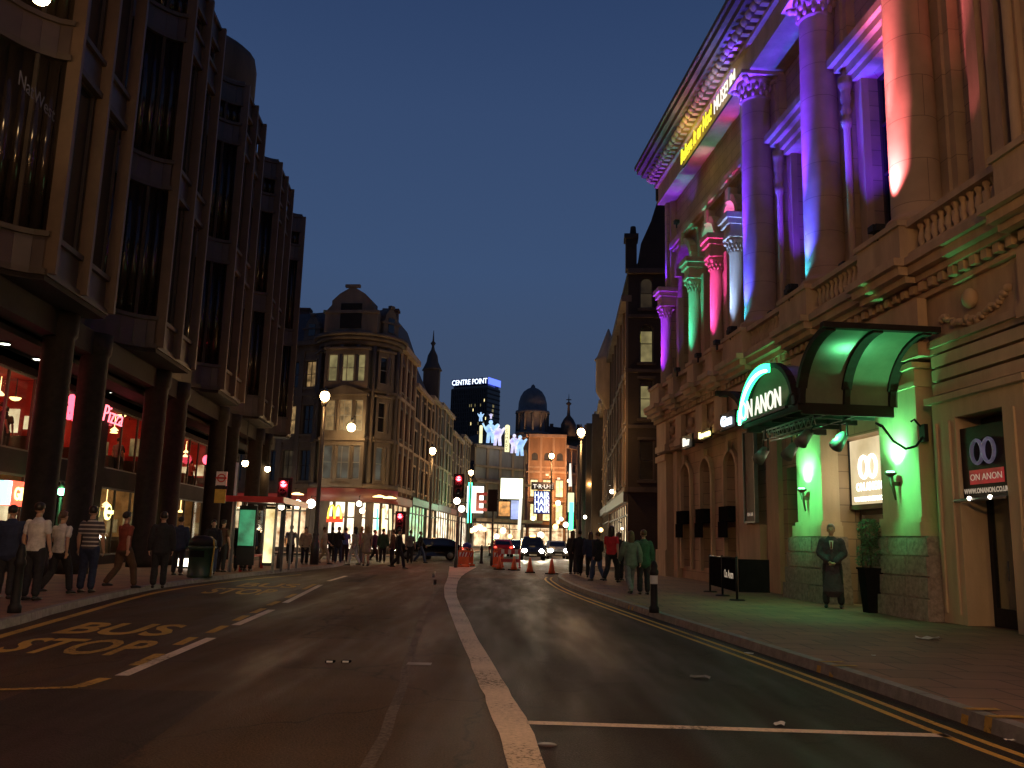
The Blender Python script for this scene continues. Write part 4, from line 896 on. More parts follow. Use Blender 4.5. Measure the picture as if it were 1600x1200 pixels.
m = MB(RT); m.box(-4.96, -2.35, .62, .66, 2.46, 2.52); m.box(-4.98, -4.92, .62, .82, 2.46, 4.14); m.build('border_strip', M['black'], po)
light('POINT', RT @ Vector((-3.7, -.3, 3.2)), 16, (1, .78, .45), po, .3)
po = thing('poster_case', 'tall narrow dark display case on the wall before the arched windows', 'display case', RT @ Vector((-10.2, .05, 2.3)), R_(-85.07))
m = MB(RT); m.box(-10.75, -9.85, .02, .10, 2.2, 5.0); m.build('case', M['poster_dark'], po); m = MB(RT)
m.box(-10.8, -10.75, -.02, .1, 2.15, 5.05); m.box(-9.85, -9.8, -.02, .1, 2.15, 5.05); m.box(-10.75, -9.85, -.02, .1, 5.0, 5.05); m.box(-10.75, -9.85, -.02, .1, 2.15, 2.2); m.build('case_frame', M['grey_metal'], po)
text('lettering', 'ON AIR', .16, M['poster_pale'], TF(RT, -10.3, .012, 2.36), po, .002, .9)
# small lit signs hanging on the wing
def wsign(px, py, body, mt, sz, lab):
    d = ray(px, py); n = RT.to_3x3() @ Vector((0, 1, 0)); q0 = Vector((8.393, 16.996, 0)) + n * -.35; C0 = Vector((0, 0, EYE)); q = RTi @ (C0 + d * ((q0 - C0).dot(n) / d.dot(n)))
    o = thing('small_sign', lab, 'sign', RT @ Vector((q.x, -.3, q.z)), R_(-85.07)); text('lettering', body, sz, M[mt], TF(RT, q.x, -.36, q.z - sz * .35), o, .03, 1.3, bold=.012)
    m = MB(RT); m.box(q.x - sz * 1.6, q.x + sz * 1.6, -.32, -.22, q.z - sz * .6, q.z + sz * .6); m.build('board', M['black'], o)
    m = MB(RT); m.bar((q.x, -.22, q.z), (q.x, .3, q.z), .05); m.build('arm', M['black'], o)
wsign(1072, 690, 'Pav', 'e_wht', .42, 'small white lit sign farthest along the theatre wing'); wsign(1101, 678, 'bar one', 'e_gifty', .30, 'small dim yellow lit sign between two white ones on the theatre wing'); wsign(1135, 657, 'Gau', 'e_bluew', .46, 'white lit sign beside the far wing of the canopy')
# ================================================================ BUILDINGS BEYOND THE JUNCTION
LITS = ['lit1', 'lit2', 'lit3', 'lit_dim']
def facade(root, p0, p1, z0, z1, rows, wm, dep=.28, bands=(), y=0, seed=None, frame_m='frame_dark', shop=None, pil=0, pilm=None):
    """one wall face from p0 to p1 (outside is to the right of that direction); rows = (sill, height, count, width, arched, surround)"""
    if seed is not None: random.seed(seed)
    T = frame(p0, p1); L = math.hypot(p1[0] - p0[0], p1[1] - p0[1]); holes = []; W_ = []
    for r in rows:
        zs, h, n, w = r[:4]; ar = r[4] if len(r) > 4 else False; lit = r[5] if len(r) > 5 else .1
        for i in range(n):
            cx = L * (i + .5) / n; holes.append((cx - w / 2, cx + w / 2, zs, zs + h, ar)); W_.append((cx - w / 2, cx + w / 2, zs, zs + h, ar, lit))
    if shop: holes.append((.35, L - .35, z0 + .35, shop[0]))
    m = MB(T); wall(m, 0, L, z0, z1, holes, dep, y); wo_ = m.build('wall', M[wm], root)
    for a, b, c, d, ar, lit in W_:
        g = 'dark_glass'
        if isinstance(lit, str): g = lit
        elif random.random() < lit: g = random.choice(LITS)
        w_ = window(root, T, a, b, c, d, y + dep * .6, g, frame_m, .07, 2 if b - a > .9 else 1, 2, ar)
        k = MB(T); k.box(a - .12, b + .12, y - .10, y + .0, c - .16, c - .02); k.build('sill', M[pilm or 'dirty_stone'], w_)
        if not ar: k = MB(T); k.box(a - .10, b + .10, y - .07, y + .0, d + .02, d + .18); k.build('lintel', M[pilm or 'dirty_stone'], w_)
    k = MB(T)
    for (bz, bh, pr) in bands: k.box(-.02, L + .02, y - pr, y + .2, bz, bz + bh)
    if pil:
        for i in range(pil + 1):
            x = L * i / pil; k.box(max(0, x - .22), min(L, x + .22), y - .13, y - .0, z0 + (shop[0] + .7 if shop else 0), z1 - .1)
    if bands or pil: k.build('string_course', M[pilm or 'stone'], root)
    if shop:
        n = max(2, round(L / 2.2)); s = MB(T)
        for i in range(n + 1): x = .35 + (L - .7) * i / n; s.box(x - .05, x + .05, y + .05, y + .15, z0 + .35, shop[0])
        s.box(.35, L - .35, y + .05, y + .15, shop[0] - .7, shop[0] - .6); so = s.build('shop_window', M['frame_dark'], root)
        g = MB(T); g.box(.35, L - .35, y + .2, y + .24, z0 + .35, shop[0]); g.build('pane', M[shop[1]], so)
        f = MB(T); f.box(.1, L - .1, y - .25, y - .0, shop[0] + .05, shop[0] + .65); f.build('fascia', M[shop[2]], root)
    return T, L
def block(root, poly, z0, z1, wm='dark_brick', roofm='slate', name='roof'):
    m = MB(); m.prism(poly, z0, z1); return m.build(name, M[roofm], root)

# ---- corner restaurant building with a round drum
MC = thing('corner_building', 'stone and brick corner building with a curved drum, gabled dormer and red restaurant fascia', 'building', (-11.3, 67, 0))
cxd, cyd, rd = -12.0, 67.2, 3.15
def drum(m, z0, z1, r, a0=R_(186), a1=R_(366), n=30, th=.25):
    vs = []; fs = []
    for k in range(n + 1):
        a = a0 + (a1 - a0) * k / n
        for rr, z in ((r, z0), (r, z1), (r - th, z0), (r - th, z1)): vs.append((cxd + rr * math.cos(a), cyd + rr * math.sin(a), z))
    for k in range(n):
        b = 4 * k; c = b + 4; fs += [(b, c, c + 1, b + 1), (b + 1, c + 1, c + 3, b + 3), (b, b + 2, c + 2, c)]
    m.smooth = True; m.add(vs, fs); m.smooth = False
def dface(ang, w):               # frame of a flat bay set on the drum at a given angle
    c = Vector((cxd + rd * math.cos(ang), cyd + rd * math.sin(ang))); t = Vector((-math.sin(ang), math.cos(ang)))
    return frame((c - t * w / 2)[:], (c + t * w / 2)[:])
m = MB(); drum(m, 4.9, 16.2, rd - .12); m.build('drum_wall', M['dirty_stone'], MC)
for z, h, pr in ((4.9, .35, .25), (8.5, .22, .12), (12.1, .25, .14), (15.7, .35, .12), (16.05, .3, .35), (16.35, .25, .55)): m = MB(); drum(m, z, z + h, rd + pr, th=.5 + pr); m.build('drum_cornice', M['dirty_stone'], MC)
m = MB(); drum(m, 3.9, 4.85, rd + .3, th=.35); m.build('fascia', M['e_fascia'], MC)
m = MB()
for k in range(0, 9):
    a = R_(186 + 22.5 * k); c = (cxd + (rd + .02) * math.cos(a), cyd + (rd + .02) * math.sin(a)); m.lathe((c[0], c[1], 5.25), [(.2, 0), (.17, 3.2), (.17, 6.8), (.17, 10.4)], 8)
m.build('pilaster', M['dirty_stone'], MC)
for ang, w in ((262, 3.1), (316, 1.2), (206, 1.2)):
    T = dface(R_(ang), w)
    for (zs, h, lt) in ((5.5, 2.5, 'lit3'), (9.1, 2.3, 'lit2' if ang == 262 else 'dark_glass'), (12.8, 2.1, 'lit1' if ang == 262 else 'dark_glass')):
        s = MB(T); wall(s, -.15, w + .15, zs - .35, zs + h + .35, [(0 + .1, w - .1, zs, zs + h, False)], .2, -.16)
        s.box(-.15, w + .15, -.16, .3, zs - .5, zs - .352); s.box(-.25, w + .25, -.32, .3, zs + h + .352, zs + h + .5)
        if w > 2 and zs < 12: s.extr([(-.3, zs + h + .5), (w + .3, zs + h + .5), (w / 2, zs + h + 1.15)], -.3, -.05)
        s.build('bay_surround', M['dirty_stone'], MC)
        if w > 2:
            window(MC, T, .1, .85, zs, zs + h, -.03, lt, 'frame_white', .07, 1, 2); window(MC, T, .95, w - .95, zs, zs + h, -.03, lt, 'frame_white', .07, 2, 2); window(MC, T, w - .85, w - .1, zs, zs + h, -.03, lt, 'frame_white', .07, 1, 2)
            for x in (.9, w - .9): s = MB(T); s.box(x - .05, x + .05, -.14, .02, zs, zs + h); s.build('mullion', M['dirty_stone'], MC)
        else: window(MC, T, .1, w - .1, zs, zs + h, -.03, lt, 'frame_white', .07, 1, 2)
# ground floor of the drum
m = MB(); drum(m, .3, 3.85, rd - .35); m.build('shop_glow', M['shop_white'], MC)
m = MB()
for a in (190, 210, 226, 240, 254, 272, 289, 305, 325, 350):
    c = (cxd + (rd - .15) * math.cos(R_(a)), cyd + (rd - .15) * math.sin(R_(a))); w = .28 if a in (226, 240, 289, 305) else .09; m.box(c[0] - w, c[0] + w, c[1] - .15, c[1] + .15, .1, 3.9)
drum(m, .1, .5, rd - .1); drum(m, 2.7, 2.8, rd - .28); m.build('shopfront_pier', M['dark_stone'], MC)
# side faces
PL = (-27.0, 71.5); PM = (cxd + rd * math.cos(R_(190)), cyd + rd * math.sin(R_(190)))
T, L = facade(MC, PL, PM, .1, 16.4, [(5.5, 2.4, 8, .95, False, .35), (9.1, 2.3, 8, .95, False, .2), (12.8, 2.1, 8, .95, False, .3)], 'dirty_stone', bands=((4.9, .35, .2), (8.5, .22, .1), (12.1, .25, .12), (15.7, .4, .15), (16.1, .35, .5)), seed=5, shop=(3.85, 'shop_warm', 'e_fascia'), pil=8, pilm='dirty_stone')
s = MB(T)
for i in range(8):
    x = L * i / 8; s.box(x + .25, x + L / 8 * .5 - .72, -.012, -.003, 5.2, 15.6)
s.build('brick_panel', M['brick'], MC)
PR = (cxd + rd * math.cos(R_(362)), cyd + rd * math.sin(R_(362))); PE = (-8.4, 74)
T2, L2 = facade(MC, PR, PE, .1, 16.4, [(5.5, 2.4, 3, 1.0, False, .3), (9.1, 2.3, 3, 1.0, False, .2), (12.8, 2.1, 3, 1.0, False, .1)], 'brick', bands=((4.9, .35, .2), (8.5, .22, .1), (12.1, .25, .12), (16.0, .45, .45)), seed=6, shop=(3.85, 'shop_warm', 'e_fascia'), pil=3)
m = MB(); poly = [(-27.3, 71.3), (-15.1, 66.6), (-12.0, 64.2), (-8.9, 66.4), (-8.3, 74), (-20, 82)]
m.prism(poly, 16.3, 16.5)
t = [( x * .86 - 15 * .14 , y * .86 + 73 * .14) for x, y in poly]
n = len(poly); m.add([(x, y, 16.5) for x, y in poly] + [(x, y, 19.0) for x, y in t], [(i, (i + 1) % n, n + (i + 1) % n, n + i) for i in range(n)] + [tuple(range(n, 2 * n))]); m.build('roof', M['slate'], MC)
# gabled dormer over the drum and smaller ones beside
def dormer(T, xc, w, z0, h, gm='dark_glass', step=True):
    m = MB(T); sh = h * .62
    poly = [(xc - w / 2, z0), (xc + w / 2, z0), (xc + w / 2, z0 + sh * .7), (xc + w * .38, z0 + sh * .95), (xc + w * .38, z0 + sh * 1.1), (xc + w * .24, z0 + sh * 1.35), (xc, z0 + h), (xc - w * .24, z0 + sh * 1.35), (xc - w * .38, z0 + sh * 1.1), (xc - w * .38, z0 + sh * .95), (xc - w / 2, z0 + sh * .7)]
    m.extr(poly, -.1, 1.6); m.box(xc - w / 2 - .12, xc + w / 2 + .12, -.2, .2, z0 + sh * .66, z0 + sh * .76)
    m.box(xc - w * .14, xc + w * .14, -.2, .1, z0 + h - .1, z0 + h + .12); d = m.build('dormer', M['dirty_stone'], MC)
    q = MB(T); q.box(xc - w * .2, xc + w * .2, -.14, -.102, z0 + .3, z0 + sh * 1.0); q.build('pane', M[gm], d)
dormer(dface(R_(264), 4.2), 2.1, 4.1, 16.6, 3.6); T = T if False else frame(PL, PM)
for x in (5.0, 9.0, 12.0): dormer(T, x, 1.5, 16.6, 2.0)
dormer(dface(R_(322), 1.8), .9, 1.6, 16.6, 2.3)
for x, y in ((-18, 72), (-10.4, 71.5)): m = MB(); m.box(x - .6, x + .6, y - .4, y + .4, 17, 20.2); m.box(x - .7, x + .7, y - .5, y + .5, 20.2, 20.4); m.build('chimney', M['brick'], MC)
# restaurant sign: two arches on a red panel
ms = thing('restaurant_sign', 'red restaurant sign with yellow double arch on the curved corner', 'sign', (-11.9, 63.4, 3.0))
T = dface(R_(262), 1.5)
m = MB(T); m.box(.05, 1.3, -.52, -.45, 2.35, 2.75); m.build('red_panel', M['e_mred'], ms)
m = MB(T)
for c in (.43, .92):
    pts = [(c + .245 * math.cos(a), -.56, 2.62 + .95 * math.sin(a)) for a in [math.pi * k / 14 for k in range(15)]]; m.tube(pts, .065, 8)
m.build('yellow_arch', M['e_myel'], ms); light('POINT', (-11.9, 62.9, 3.2), 40, (1, .7, .3), ms, .3)
for i, a in enumerate((199, 208, 217)):
    c = (cxd + (rd + .6) * math.cos(R_(a)) - (i - 2) * .0 - (2 - i) * .9, cyd + (rd + .7) * math.sin(R_(a)))
# globe lamps along the restaurant front
for i, (px, py) in enumerate(((449, 788), (465, 788), (486, 787), (561, 787), (566, 798))):
    p = P(px, py, 63.2); o = thing('globe_lamp', ['white globe lamp farthest from the yellow arch sign', 'white globe lamp second in the row of three by the restaurant', 'large white globe lamp next to the tall lamp post', 'small white globe lamp just beside the yellow arches, upper one', 'small white globe lamp just beside the yellow arches, lower one'][i], 'globe lamp', p, 0, 'globe lamps outside the restaurant')
    m = MB(Matrix.Translation(p)); m.ball((0, 0, 0), .33 if i < 3 else .2, n=14, m=10); m.build('globe', M['e_disc'], o)
    m = MB(Matrix.Translation(p)); m.tube([(0, 0, .3), (0, .0, .55), (0, 1.6 if i < 3 else .5, .6)], .03, 6); m.build('arm', M['black'], o); light('POINT', p - Vector((0, .5, .2)), 60 if i < 3 else 20, (1, .85, .6), o, .3)
for px, py, lab in ((464, 772, 'orange glowing canopy lamp over the restaurant side windows'), (609, 778, 'orange glowing heater lamp at the far end of the restaurant fascia'), (593, 776, 'orange glowing heater lamp on the curve of the restaurant fascia')):
    p = P(px, py, 63.5); m = MB(Matrix.Translation(p)); m.lathe((0, 0, 0), [(.12, .12), (.5, 0), (.48, -.04), (0, -.02)], 16); o = m.build('heater_lamp', M['e_lampshade']); tag(o, lab, 'lamp'); m = MB(Matrix.Translation(p)); m.tube([(0, 0, .1), (0, .4, .3)], .03, 6); m.build('arm', M['black'], o); light('POINT', p - Vector((0, .5, .5)), 60, (1, .45, .12), o, .2)
for px, py0, py1, mt, lab in ((589, 795, 828, 'e_greenn', 'green'), (599, 795, 828, 'e_gifty', 'yellow'), (610, 795, 828, 'e_cream', 'cream')):
    a = P(px, py0, 65.5); b = P(px, py1, 65.5); m = MB(); m.tube([a, b], .10, 8); o = m.build('light_tube', M[mt]); tag(o, 'vertical %s neon tube beside the restaurant doors' % lab, 'neon tube')

# ---- the row on the far left of the avenue
def row_building(label, Y0, Y1, z, wm, rows, side='L', shop=None, bands=(), seed=1, parapet=.6, mansard=0, lineX=None, pil=3, dmat='stone', back=14):
    if side == 'L': X = lambda Y: -8.75 + .052 * (Y - 67); a, b = (X(Y0), Y0), (X(Y1), Y1); s = -1
    else: X = lambda Y: (6.8 + .06 * (Y - 50)) if lineX is None else lineX(Y); a, b = (X(Y1), Y1), (X(Y0), Y0); s = 1
    r = thing('terrace_building', label, 'building', ((a[0] + b[0]) / 2, (Y0 + Y1) / 2, 0))
    T, L = facade(r, a, b, .1, z, rows, wm, seed=seed, shop=shop, bands=tuple(bands) + ((z - .35, .35, .35),), pil=pil, pilm=dmat)
    m = MB(); near = (X(Y0), Y0); far_ = (X(Y1), Y1)
    m.box(min(near[0], near[0] + s * back), max(near[0], near[0] + s * back), Y0 + .02, Y0 + .3, .1, z); m.build('side_wall', M[wm], r); m = MB(); m.box(min(near[0], near[0] + s * back), max(near[0], near[0] + s * back), Y1 - .3, Y1 - .02, .1, z); m.build('side_wall', M[wm], r)
    m = MB(); w0 = (near[0] + s * .1, near[0] + s * back); poly = [(near[0] + s * .05, Y0), (far_[0] + s * .05, Y1), (far_[0] + s * back, Y1), (near[0] + s * back, Y0)]
    if mansard:
        cx = sum(p[0] for p in poly) / 4; cy = sum(p[1] for p in poly) / 4; t = [(p[0] * .8 + cx * .2, p[1] * .9 + cy * .1) for p in poly]; n = 4
        m.add([(x, y, z) for x, y in poly] + [(x, y, z + mansard) for x, y in t], [(i, (i + 1) % n, n + (i + 1) % n, n + i) for i in range(n)] + [tuple(range(n, 2 * n))])
    else: m.prism(poly, z - .1, z + .08); m.prism([(near[0] + s * 3, Y0 + 1), (near[0] + s * 6, Y0 + 1), (near[0] + s * 6, Y0 + 3), (near[0] + s * 3, Y0 + 3)], z, z + 1.6)
    m.build('roof', M['slate'], r); return r
R3 = lambda n, w=1.1, lit=.1, z0=5.4, st=3.4, cnt=3, h=2.0: [(z0 + st * i, h, n, w, False, lit) for i in range(cnt)]
row_building('dark brick building with a steep slate roof next to the corner restaurant', 74, 84, 14.6, 'dark_brick', R3(4, 1.1, .08, cnt=3, st=3.1), shop=(4.1, 'shop_green', 'panel'), bands=((8.4, .2, .1), (11.5, .2, .1)), seed=11, mansard=3.2)
tb = row_building('narrow sooty building topped by a pinnacled turret', 84, 91, 15.2, 'dark_stone', R3(2, 1.2, .1, cnt=3, st=3.2), shop=(4.1, 'shop_warm', 'panel'), bands=((8.6, .2, .12), (11.8, .2, .12)), seed=12)
m = MB(); m.box(-9.0, -7.4, 86.2, 87.8, 15.2, 18.2); m.lathe((-8.2, 87, 18.2), [(1.05, 0), (.9, .3), (.62, .9), (.5, 1.6), (.2, 2.2), (.12, 2.6), (.28, 2.9), (.1, 3.1), (.03, 4.2), (0, 4.3)], 8); m.build('turret', M['dark_stone'], tb)
row_building('brown stone building of the avenue lit from street level, past the turret', 91, 102, 15.6, 'dirty_stone', R3(4, 1.1, .12, cnt=3), shop=(4.2, 'shop_white', 'panel'), bands=((8.7, .2, .12), (12.1, .2, .12)), seed=13, mansard=1.6)
row_building('brown brick building holding the vertical green neon tube', 102, 114, 14.0, 'brick', R3(4, 1.1, .12, cnt=3, st=3.1), shop=(4.2, 'shop_warm', 'e_fascia'), bands=((8.4, .2, .12),), seed=14, mansard=2.0)
row_building('stone building next to the illuminated figure theatre', 114, 124, 15.0, 'dirty_stone', R3(4, 1.1, .15, cnt=3), shop=(4.2, 'shop_white', 'panel'), seed=15, bands=((8.4, .2, .12),))
# ---- theatre with the glowing figures and screens
FT = thing('show_theatre', 'pale grey theatre with glowing cut-out figures along its upper ledge and a big lit screen', 'theatre', (-1.5, 128, 0))
A, B = (-5.1, 124.0), (2.2, 130.5)
T, L = facade(FT, A, B, .1, 14.8, [(6.3, 1.9, 4, .9, False, .2)], 'pale_render', seed=21, bands=((9.6, .35, .5), (11.6, .3, .3), (14.4, .4, .4)), shop=(3.6, 'shop_warm', 'panel'), pil=4)
facade(FT, B, (2.6, 150), .1, 14.8, [(6.3, 1.9, 5, .9, False, .4), (10.3, 1.9, 5, .9, False, .3)], 'stone', seed=22, bands=((14.4, .4, .4),), shop=(3.6, 'shop_white', 'panel'), pil=5)
m = MB(); m.prism([A, B, (2.6, 150), (-10, 150), (-10, 125)], 14.75, 15.0); m.prism([(-3.5, 127), (0, 130), (-2, 140), (-8, 138)], 15, 17); m.build('roof', M['slate'], FT)
m = MB(T); m.box(-.3, L + .3, -1.2, -.0, 9.3, 9.6); m.build('ledge', M['stone'], FT); m = MB(T); m.box(.5, L + 1.5, -2.6, -.0, 3.9, 4.3); m.build('door_canopy', M['stone'], FT)
def figure(px, py0, py1, mt, lab, kind='fig', Y=124.5):
    a = P(px, py1, Y); b = P(px, py0, Y); h = b.z - a.z; o = thing('figure_sign', lab, 'lit sign', a, 0, 'lit figures over the show theatre')
    W = Matrix.Translation(a); m = MB(W)
    if kind == 'fig':
        m.extr([(-.18 * h, 0), (-.04 * h, 0), (0, .35 * h), (.05 * h, 0), (.2 * h, 0), (.16 * h, .4 * h), (.26 * h, .62 * h), (.36 * h, .80 * h), (.30 * h, .85 * h), (.16 * h, .74 * h), (.09 * h, .80 * h), (-.10 * h, .80 * h), (-.22 * h, .68 * h), (-.32 * h, .86 * h), (-.38 * h, .82 * h), (-.26 * h, .58 * h), (-.15 * h, .42 * h)], -.1, .1); m.ball((0, 0, .90 * h), .09 * h, .1, .10 * h, 12, 8)
    else: m.box(-.09 * h, .09 * h, -.15, .15, 0, h); m.ball((0, 0, h), .09 * h, .15, .06 * h, 12, 6)
    m.build('panel', M[mt], o); m = MB(W); m.bar((0, .1, h * .5), (0, 1.3, h * .5), .1); m.bar((0, .1, h * .2), (0, 1.3, h * .2), .1); m.build('strut', M['black'], o); return o
figure(766, 656, 692, 'e_fig', 'pale blue glowing figure farthest from the dome'); figure(777, 662, 696, 'e_figw', 'white glowing figure beside the pale blue one'); figure(803, 678, 708, 'e_figw', 'violet white glowing figure beside the cream pillar sign'); figure(812, 680, 712, 'e_fig', 'icy blue glowing figure nearest the domed building')
figure(751, 666, 692, 'e_cream', 'slim cream glowing strip beside the blue figures', 'bar'); o = figure(792, 666, 706, 'e_cream', 'cream glowing pillar sign with dark letters between the figures', 'bar')
p = P(792, 670, 124.2)
for k, ch in enumerate('COMEDY'): text('lettering', ch, .55, M['black'], Matrix.Translation((p.x, p.y - .0, p.z - .4 - k * .55)) @ Matrix.Rotation(R_(90), 4, 'X'), o, .01)
figure(751, 644, 658, 'e_fig', 'small pale glowing cup shape high above the cream strip', 'fig'); figure(767, 646, 654, 'e_figw', 'small white glowing crest above the blue figure', 'fig')
def lit_panel(px0, py0, px1, py1, Y, mt, name, lab, cat, dep=.4):
    a = P(px0, py1, Y); b = P(px1, py0, Y); o = thing(name, lab, cat, ((a.x + b.x) / 2, Y, a.z)); m = MB(); m.box(a.x, b.x, Y, Y + .06, a.z, b.z); m.build('panel', M[mt], o)
    m = MB(); m.box(a.x - .12, b.x + .12, Y + .061, Y + dep, a.z - .12, b.z + .12); m.build('case', M['black'], o); return o, a, b
o, a, b = lit_panel(782, 748, 817, 779, 119, 'screen', 'billboard_screen', 'large pale yellow lit screen on the show theatre', 'screen')
light('POINT', ((a.x + b.x) / 2, 116, a.z + 1), 500, (1, 1, .7), o, 1)
o, a, b = lit_panel(798, 782, 811, 811, 119.2, 'screen_blue', 'poster_screen', 'blue violet lit poster under the yellow screen', 'screen')
o, a, b = lit_panel(779, 784, 797, 806, 119.4, 'lit_orange', 'poster_screen', 'amber poster panel under the yellow screen', 'screen')
o, a, b = lit_panel(729, 760, 756, 801, 101, 'billboard', 'billboard', 'bright white billboard with a large red letter E', 'billboard'); text('lettering', 'E', 3.0, M['red_paint'], Matrix.Translation((P(751, 798, 100.9).x, 100.9, P(751, 798, 100.9).z)) @ Matrix.Rotation(R_(90), 4, 'X'), o, .02, 1.0, bold=.05)
light('POINT', (P(742, 780, 97).x, 97, 5), 260, (1, .85, .65), o, 1)
a = P(735, 754, 97); b = P(733, 817, 97); m = MB(); m.tube([a, b], .22, 8); o = m.build('neon_tube', M['e_greenn']); tag(o, 'long vertical green neon tube in front of the white billboard', 'neon tube'); light('POINT', (a + b) / 2 - Vector((0, 1.5, 0)), 120, (.1, 1, .4), o, .5)
m = MB(); m.bar((a + b) / 2, (a + b) / 2 + Vector((-2.2, 1, 0)), .1); m.build('bracket', M['black'], o)
a = P(814, 778, 118.6); b = P(811, 828, 118.6); m = MB(); m.tube([a, b], .22, 8); o = m.build('neon_tube', M['e_wht']); tag(o, 'long vertical white neon tube at the edge of the yellow screen', 'neon tube')
a = P(893, 785, 126); b = P(892, 828, 126); m = MB(); m.tube([a, b], .30, 8); o = m.build('neon_tube', M['e_greenn']); tag(o, 'vertical green neon tube below the tall cream banner', 'neon tube')
o, a, b = lit_panel(887, 770, 897, 800, 126.5, 'e_cream', 'banner_sign', 'tall narrow cream lit banner near the domed building', 'sign')
a = P(891, 724, 127); b = P(891, 760, 127); m = MB(); m.tube([a, b], [.12, .25], 8); o = m.build('neon_tube', M['e_wht']); tag(o, 'thin white vertical neon above the cream banner', 'neon tube')
# warm globes crowding the far shopfronts
for i, (px, py, Y, r, where) in enumerate(((737, 829, 100, .28, 'first of the four by the green neon'), (743, 826, 100, .3, 'second of the four by the green neon'), (750, 824, 100, .3, 'third of the four by the green neon'), (757, 827, 100, .28, 'fourth of the four by the green neon'), (776, 838, 108, .3, 'below the amber poster panel'), (786, 829, 112, .35, 'under the blue violet poster'), (797, 838, 112, .3, 'low beside the white neon tube'),
        (833, 810, 150, .35, 'at the lower corner of the blue billboard'), (845, 836, 140, .5, 'over the taxi roof sign'), (868, 823, 150, .5, 'over the silver car'), (872, 786, 155, .45, 'high on the amber wall'), (877, 811, 155, .35, 'in the cluster beside the cream banner, upper one'), (872, 816, 155, .35, 'in the cluster beside the cream banner, lower one'), (884, 820, 130, .4, 'just beside the lower green neon'), (914, 808, 95, .2, 'small and high before the dim terrace'), (939, 828, 80, .2, 'small and low before the dim terrace'), (956, 768, 62, .16, 'hung on the orange lit brick flank'), (972, 826, 56, .08, 'tiny one near the end of the orange lit brick shopfront'))):
    p = P(px, py, Y); o = thing('globe_light', 'warm globe light ' + where, 'globe light', p, 0, 'warm globe lights over the far shopfronts'); W = Matrix.Translation(p)
    m = MB(W); m.ball((0, 0, 0), r, n=12, m=8); m.build('globe', M['e_disc' if i % 3 else 'e_lampshade'], o); m = MB(W); m.tube([(0, 0, r * .9), (0, .2, r + .3), (0, 2.0, r + .4)], .04, 6); m.build('arm', M['black'], o)
    if i % 2 == 0: light('POINT', p - Vector((0, .8, .2)), 160, WARM, o, .3)
# ---- the domed theatre at the bend
DT = thing('domed_theatre', 'brown stone theatre with a dark dome, amber windows and blue lettered billboard', 'theatre', (6, 172, 0))
YD = 170.0; A = (.2, YD + 4); B = (3.6, YD); C_ = (11.0, YD); D_ = (16, YD + 8)
T, L = facade(DT, B, C_, .1, 22.0, [(17.0, 1.4, 3, 1.2, True, 'lit_dim'), (9.8, 3.3, 3, 1.5, False, 'lit_bright'), (5.2, 3.2, 3, 1.4, False, 'lit_bright')], 'tan_stone', seed=31, bands=((14.4, .4, .4), (15.4, .3, .2), (21.4, .6, .7), (8.8, .3, .3)), shop=(3.8, 'shop_warm', 'panel'), pil=3)
facade(DT, A, B, .1, 22.0, [(14.5, 2, 1, 1.1, False, 'dark_glass'), (9.8, 2.6, 1, 1.1, False, 'lit_dim')], 'tan_stone', seed=32, bands=((14.4, .4, .4), (21.4, .6, .7)), shop=(3.8, 'shop_warm', 'panel'))
facade(DT, C_, D_, .1, 20.0, [(14.5, 2, 4, 1.1, False, .3), (9.8, 2.6, 4, 1.1, False, 'lit_dim'), (5.2, 2.6, 4, 1.1, False, .6)], 'tan_stone', seed=33, bands=((14.4, .4, .4), (19.4, .6, .6)), shop=(3.8, 'shop_warm', 'panel'), pil=4)
m = MB(); m.prism([A, B, C_, D_, (16, 190), (0, 190)], 21.9, 22.2); m.prism([(7, 172), (16, 178), (16, 188), (7, 188)], 20, 24); m.build('roof', M['slate'], DT)
m = MB(); m.lathe((4.3, YD + 3.2, 22.1), [(3.5, 0), (3.5, .5), (3.0, .7), (3.0, 4.2), (3.5, 4.4), (3.4, 4.9), (2.95, 5.1), (2.85, 6.6), (2.5, 7.9), (1.9, 8.9), (1.1, 9.5), (.5, 9.75), (.35, 10.2), (0, 10.5)], 24)
for k in range(12):
    a = 2 * math.pi * k / 12; m.lathe((4.3 + 3.15 * math.cos(a), YD + 3.2 + 3.15 * math.sin(a), 22.8), [(.24, 0), (.2, 3.5), (.28, 3.6)], 8)
m.build('dome', M['lead'], DT)
m = MB(); m.lathe((11.5, YD + 2, 22), [(1.6, 0), (1.5, 2.4), (1.0, 3.4), (.35, 4.2), (.2, 6.2), (.6, 6.6), (.12, 7.0), (.03, 8.6)], 10); m.bar((11.0, YD + 2, 29.4), (12.0, YD + 2, 29.4), .18)
m.build('spire', M['dark_stone'], DT)
for x in (8.2, 13.6, 15.2): m = MB(); m.box(x - .35, x + .35, YD + 3, YD + 4.2, 22, 24.6); m.build('chimney', M['dark_stone'], DT)
o, a, b = lit_panel(834, 768, 859, 802, 166, 'blue_sign', 'billboard', 'blue billboard repeating one word three times in white letters', 'billboard')
for k in range(3):
    p = P(846.5, 778.5 + 11 * k, 165.8); text('lettering', 'HAIR', 1.75, M['e_bluew'], Matrix.Translation((p.x, 165.8, p.z)) @ Matrix.Rotation(R_(90), 4, 'X'), o, .03, .72, bold=.03)
p = P(848, 763, 165); o = thing('sign', 'row of small white letters above the blue billboard', 'sign', (p.x, 165, p.z)); text('lettering', 'T·R·U·E', 1.05, M['e_wht'], Matrix.Translation((p.x, 165, p.z)) @ Matrix.Rotation(R_(90), 4, 'X'), o, .03, 1.1, bold=.02)
m = MB(); m.box(p.x - 2.2, p.x + 2.2, 165.1, 165.3, p.z - .3, p.z + 1.2); m.build('board', M['black'], o)
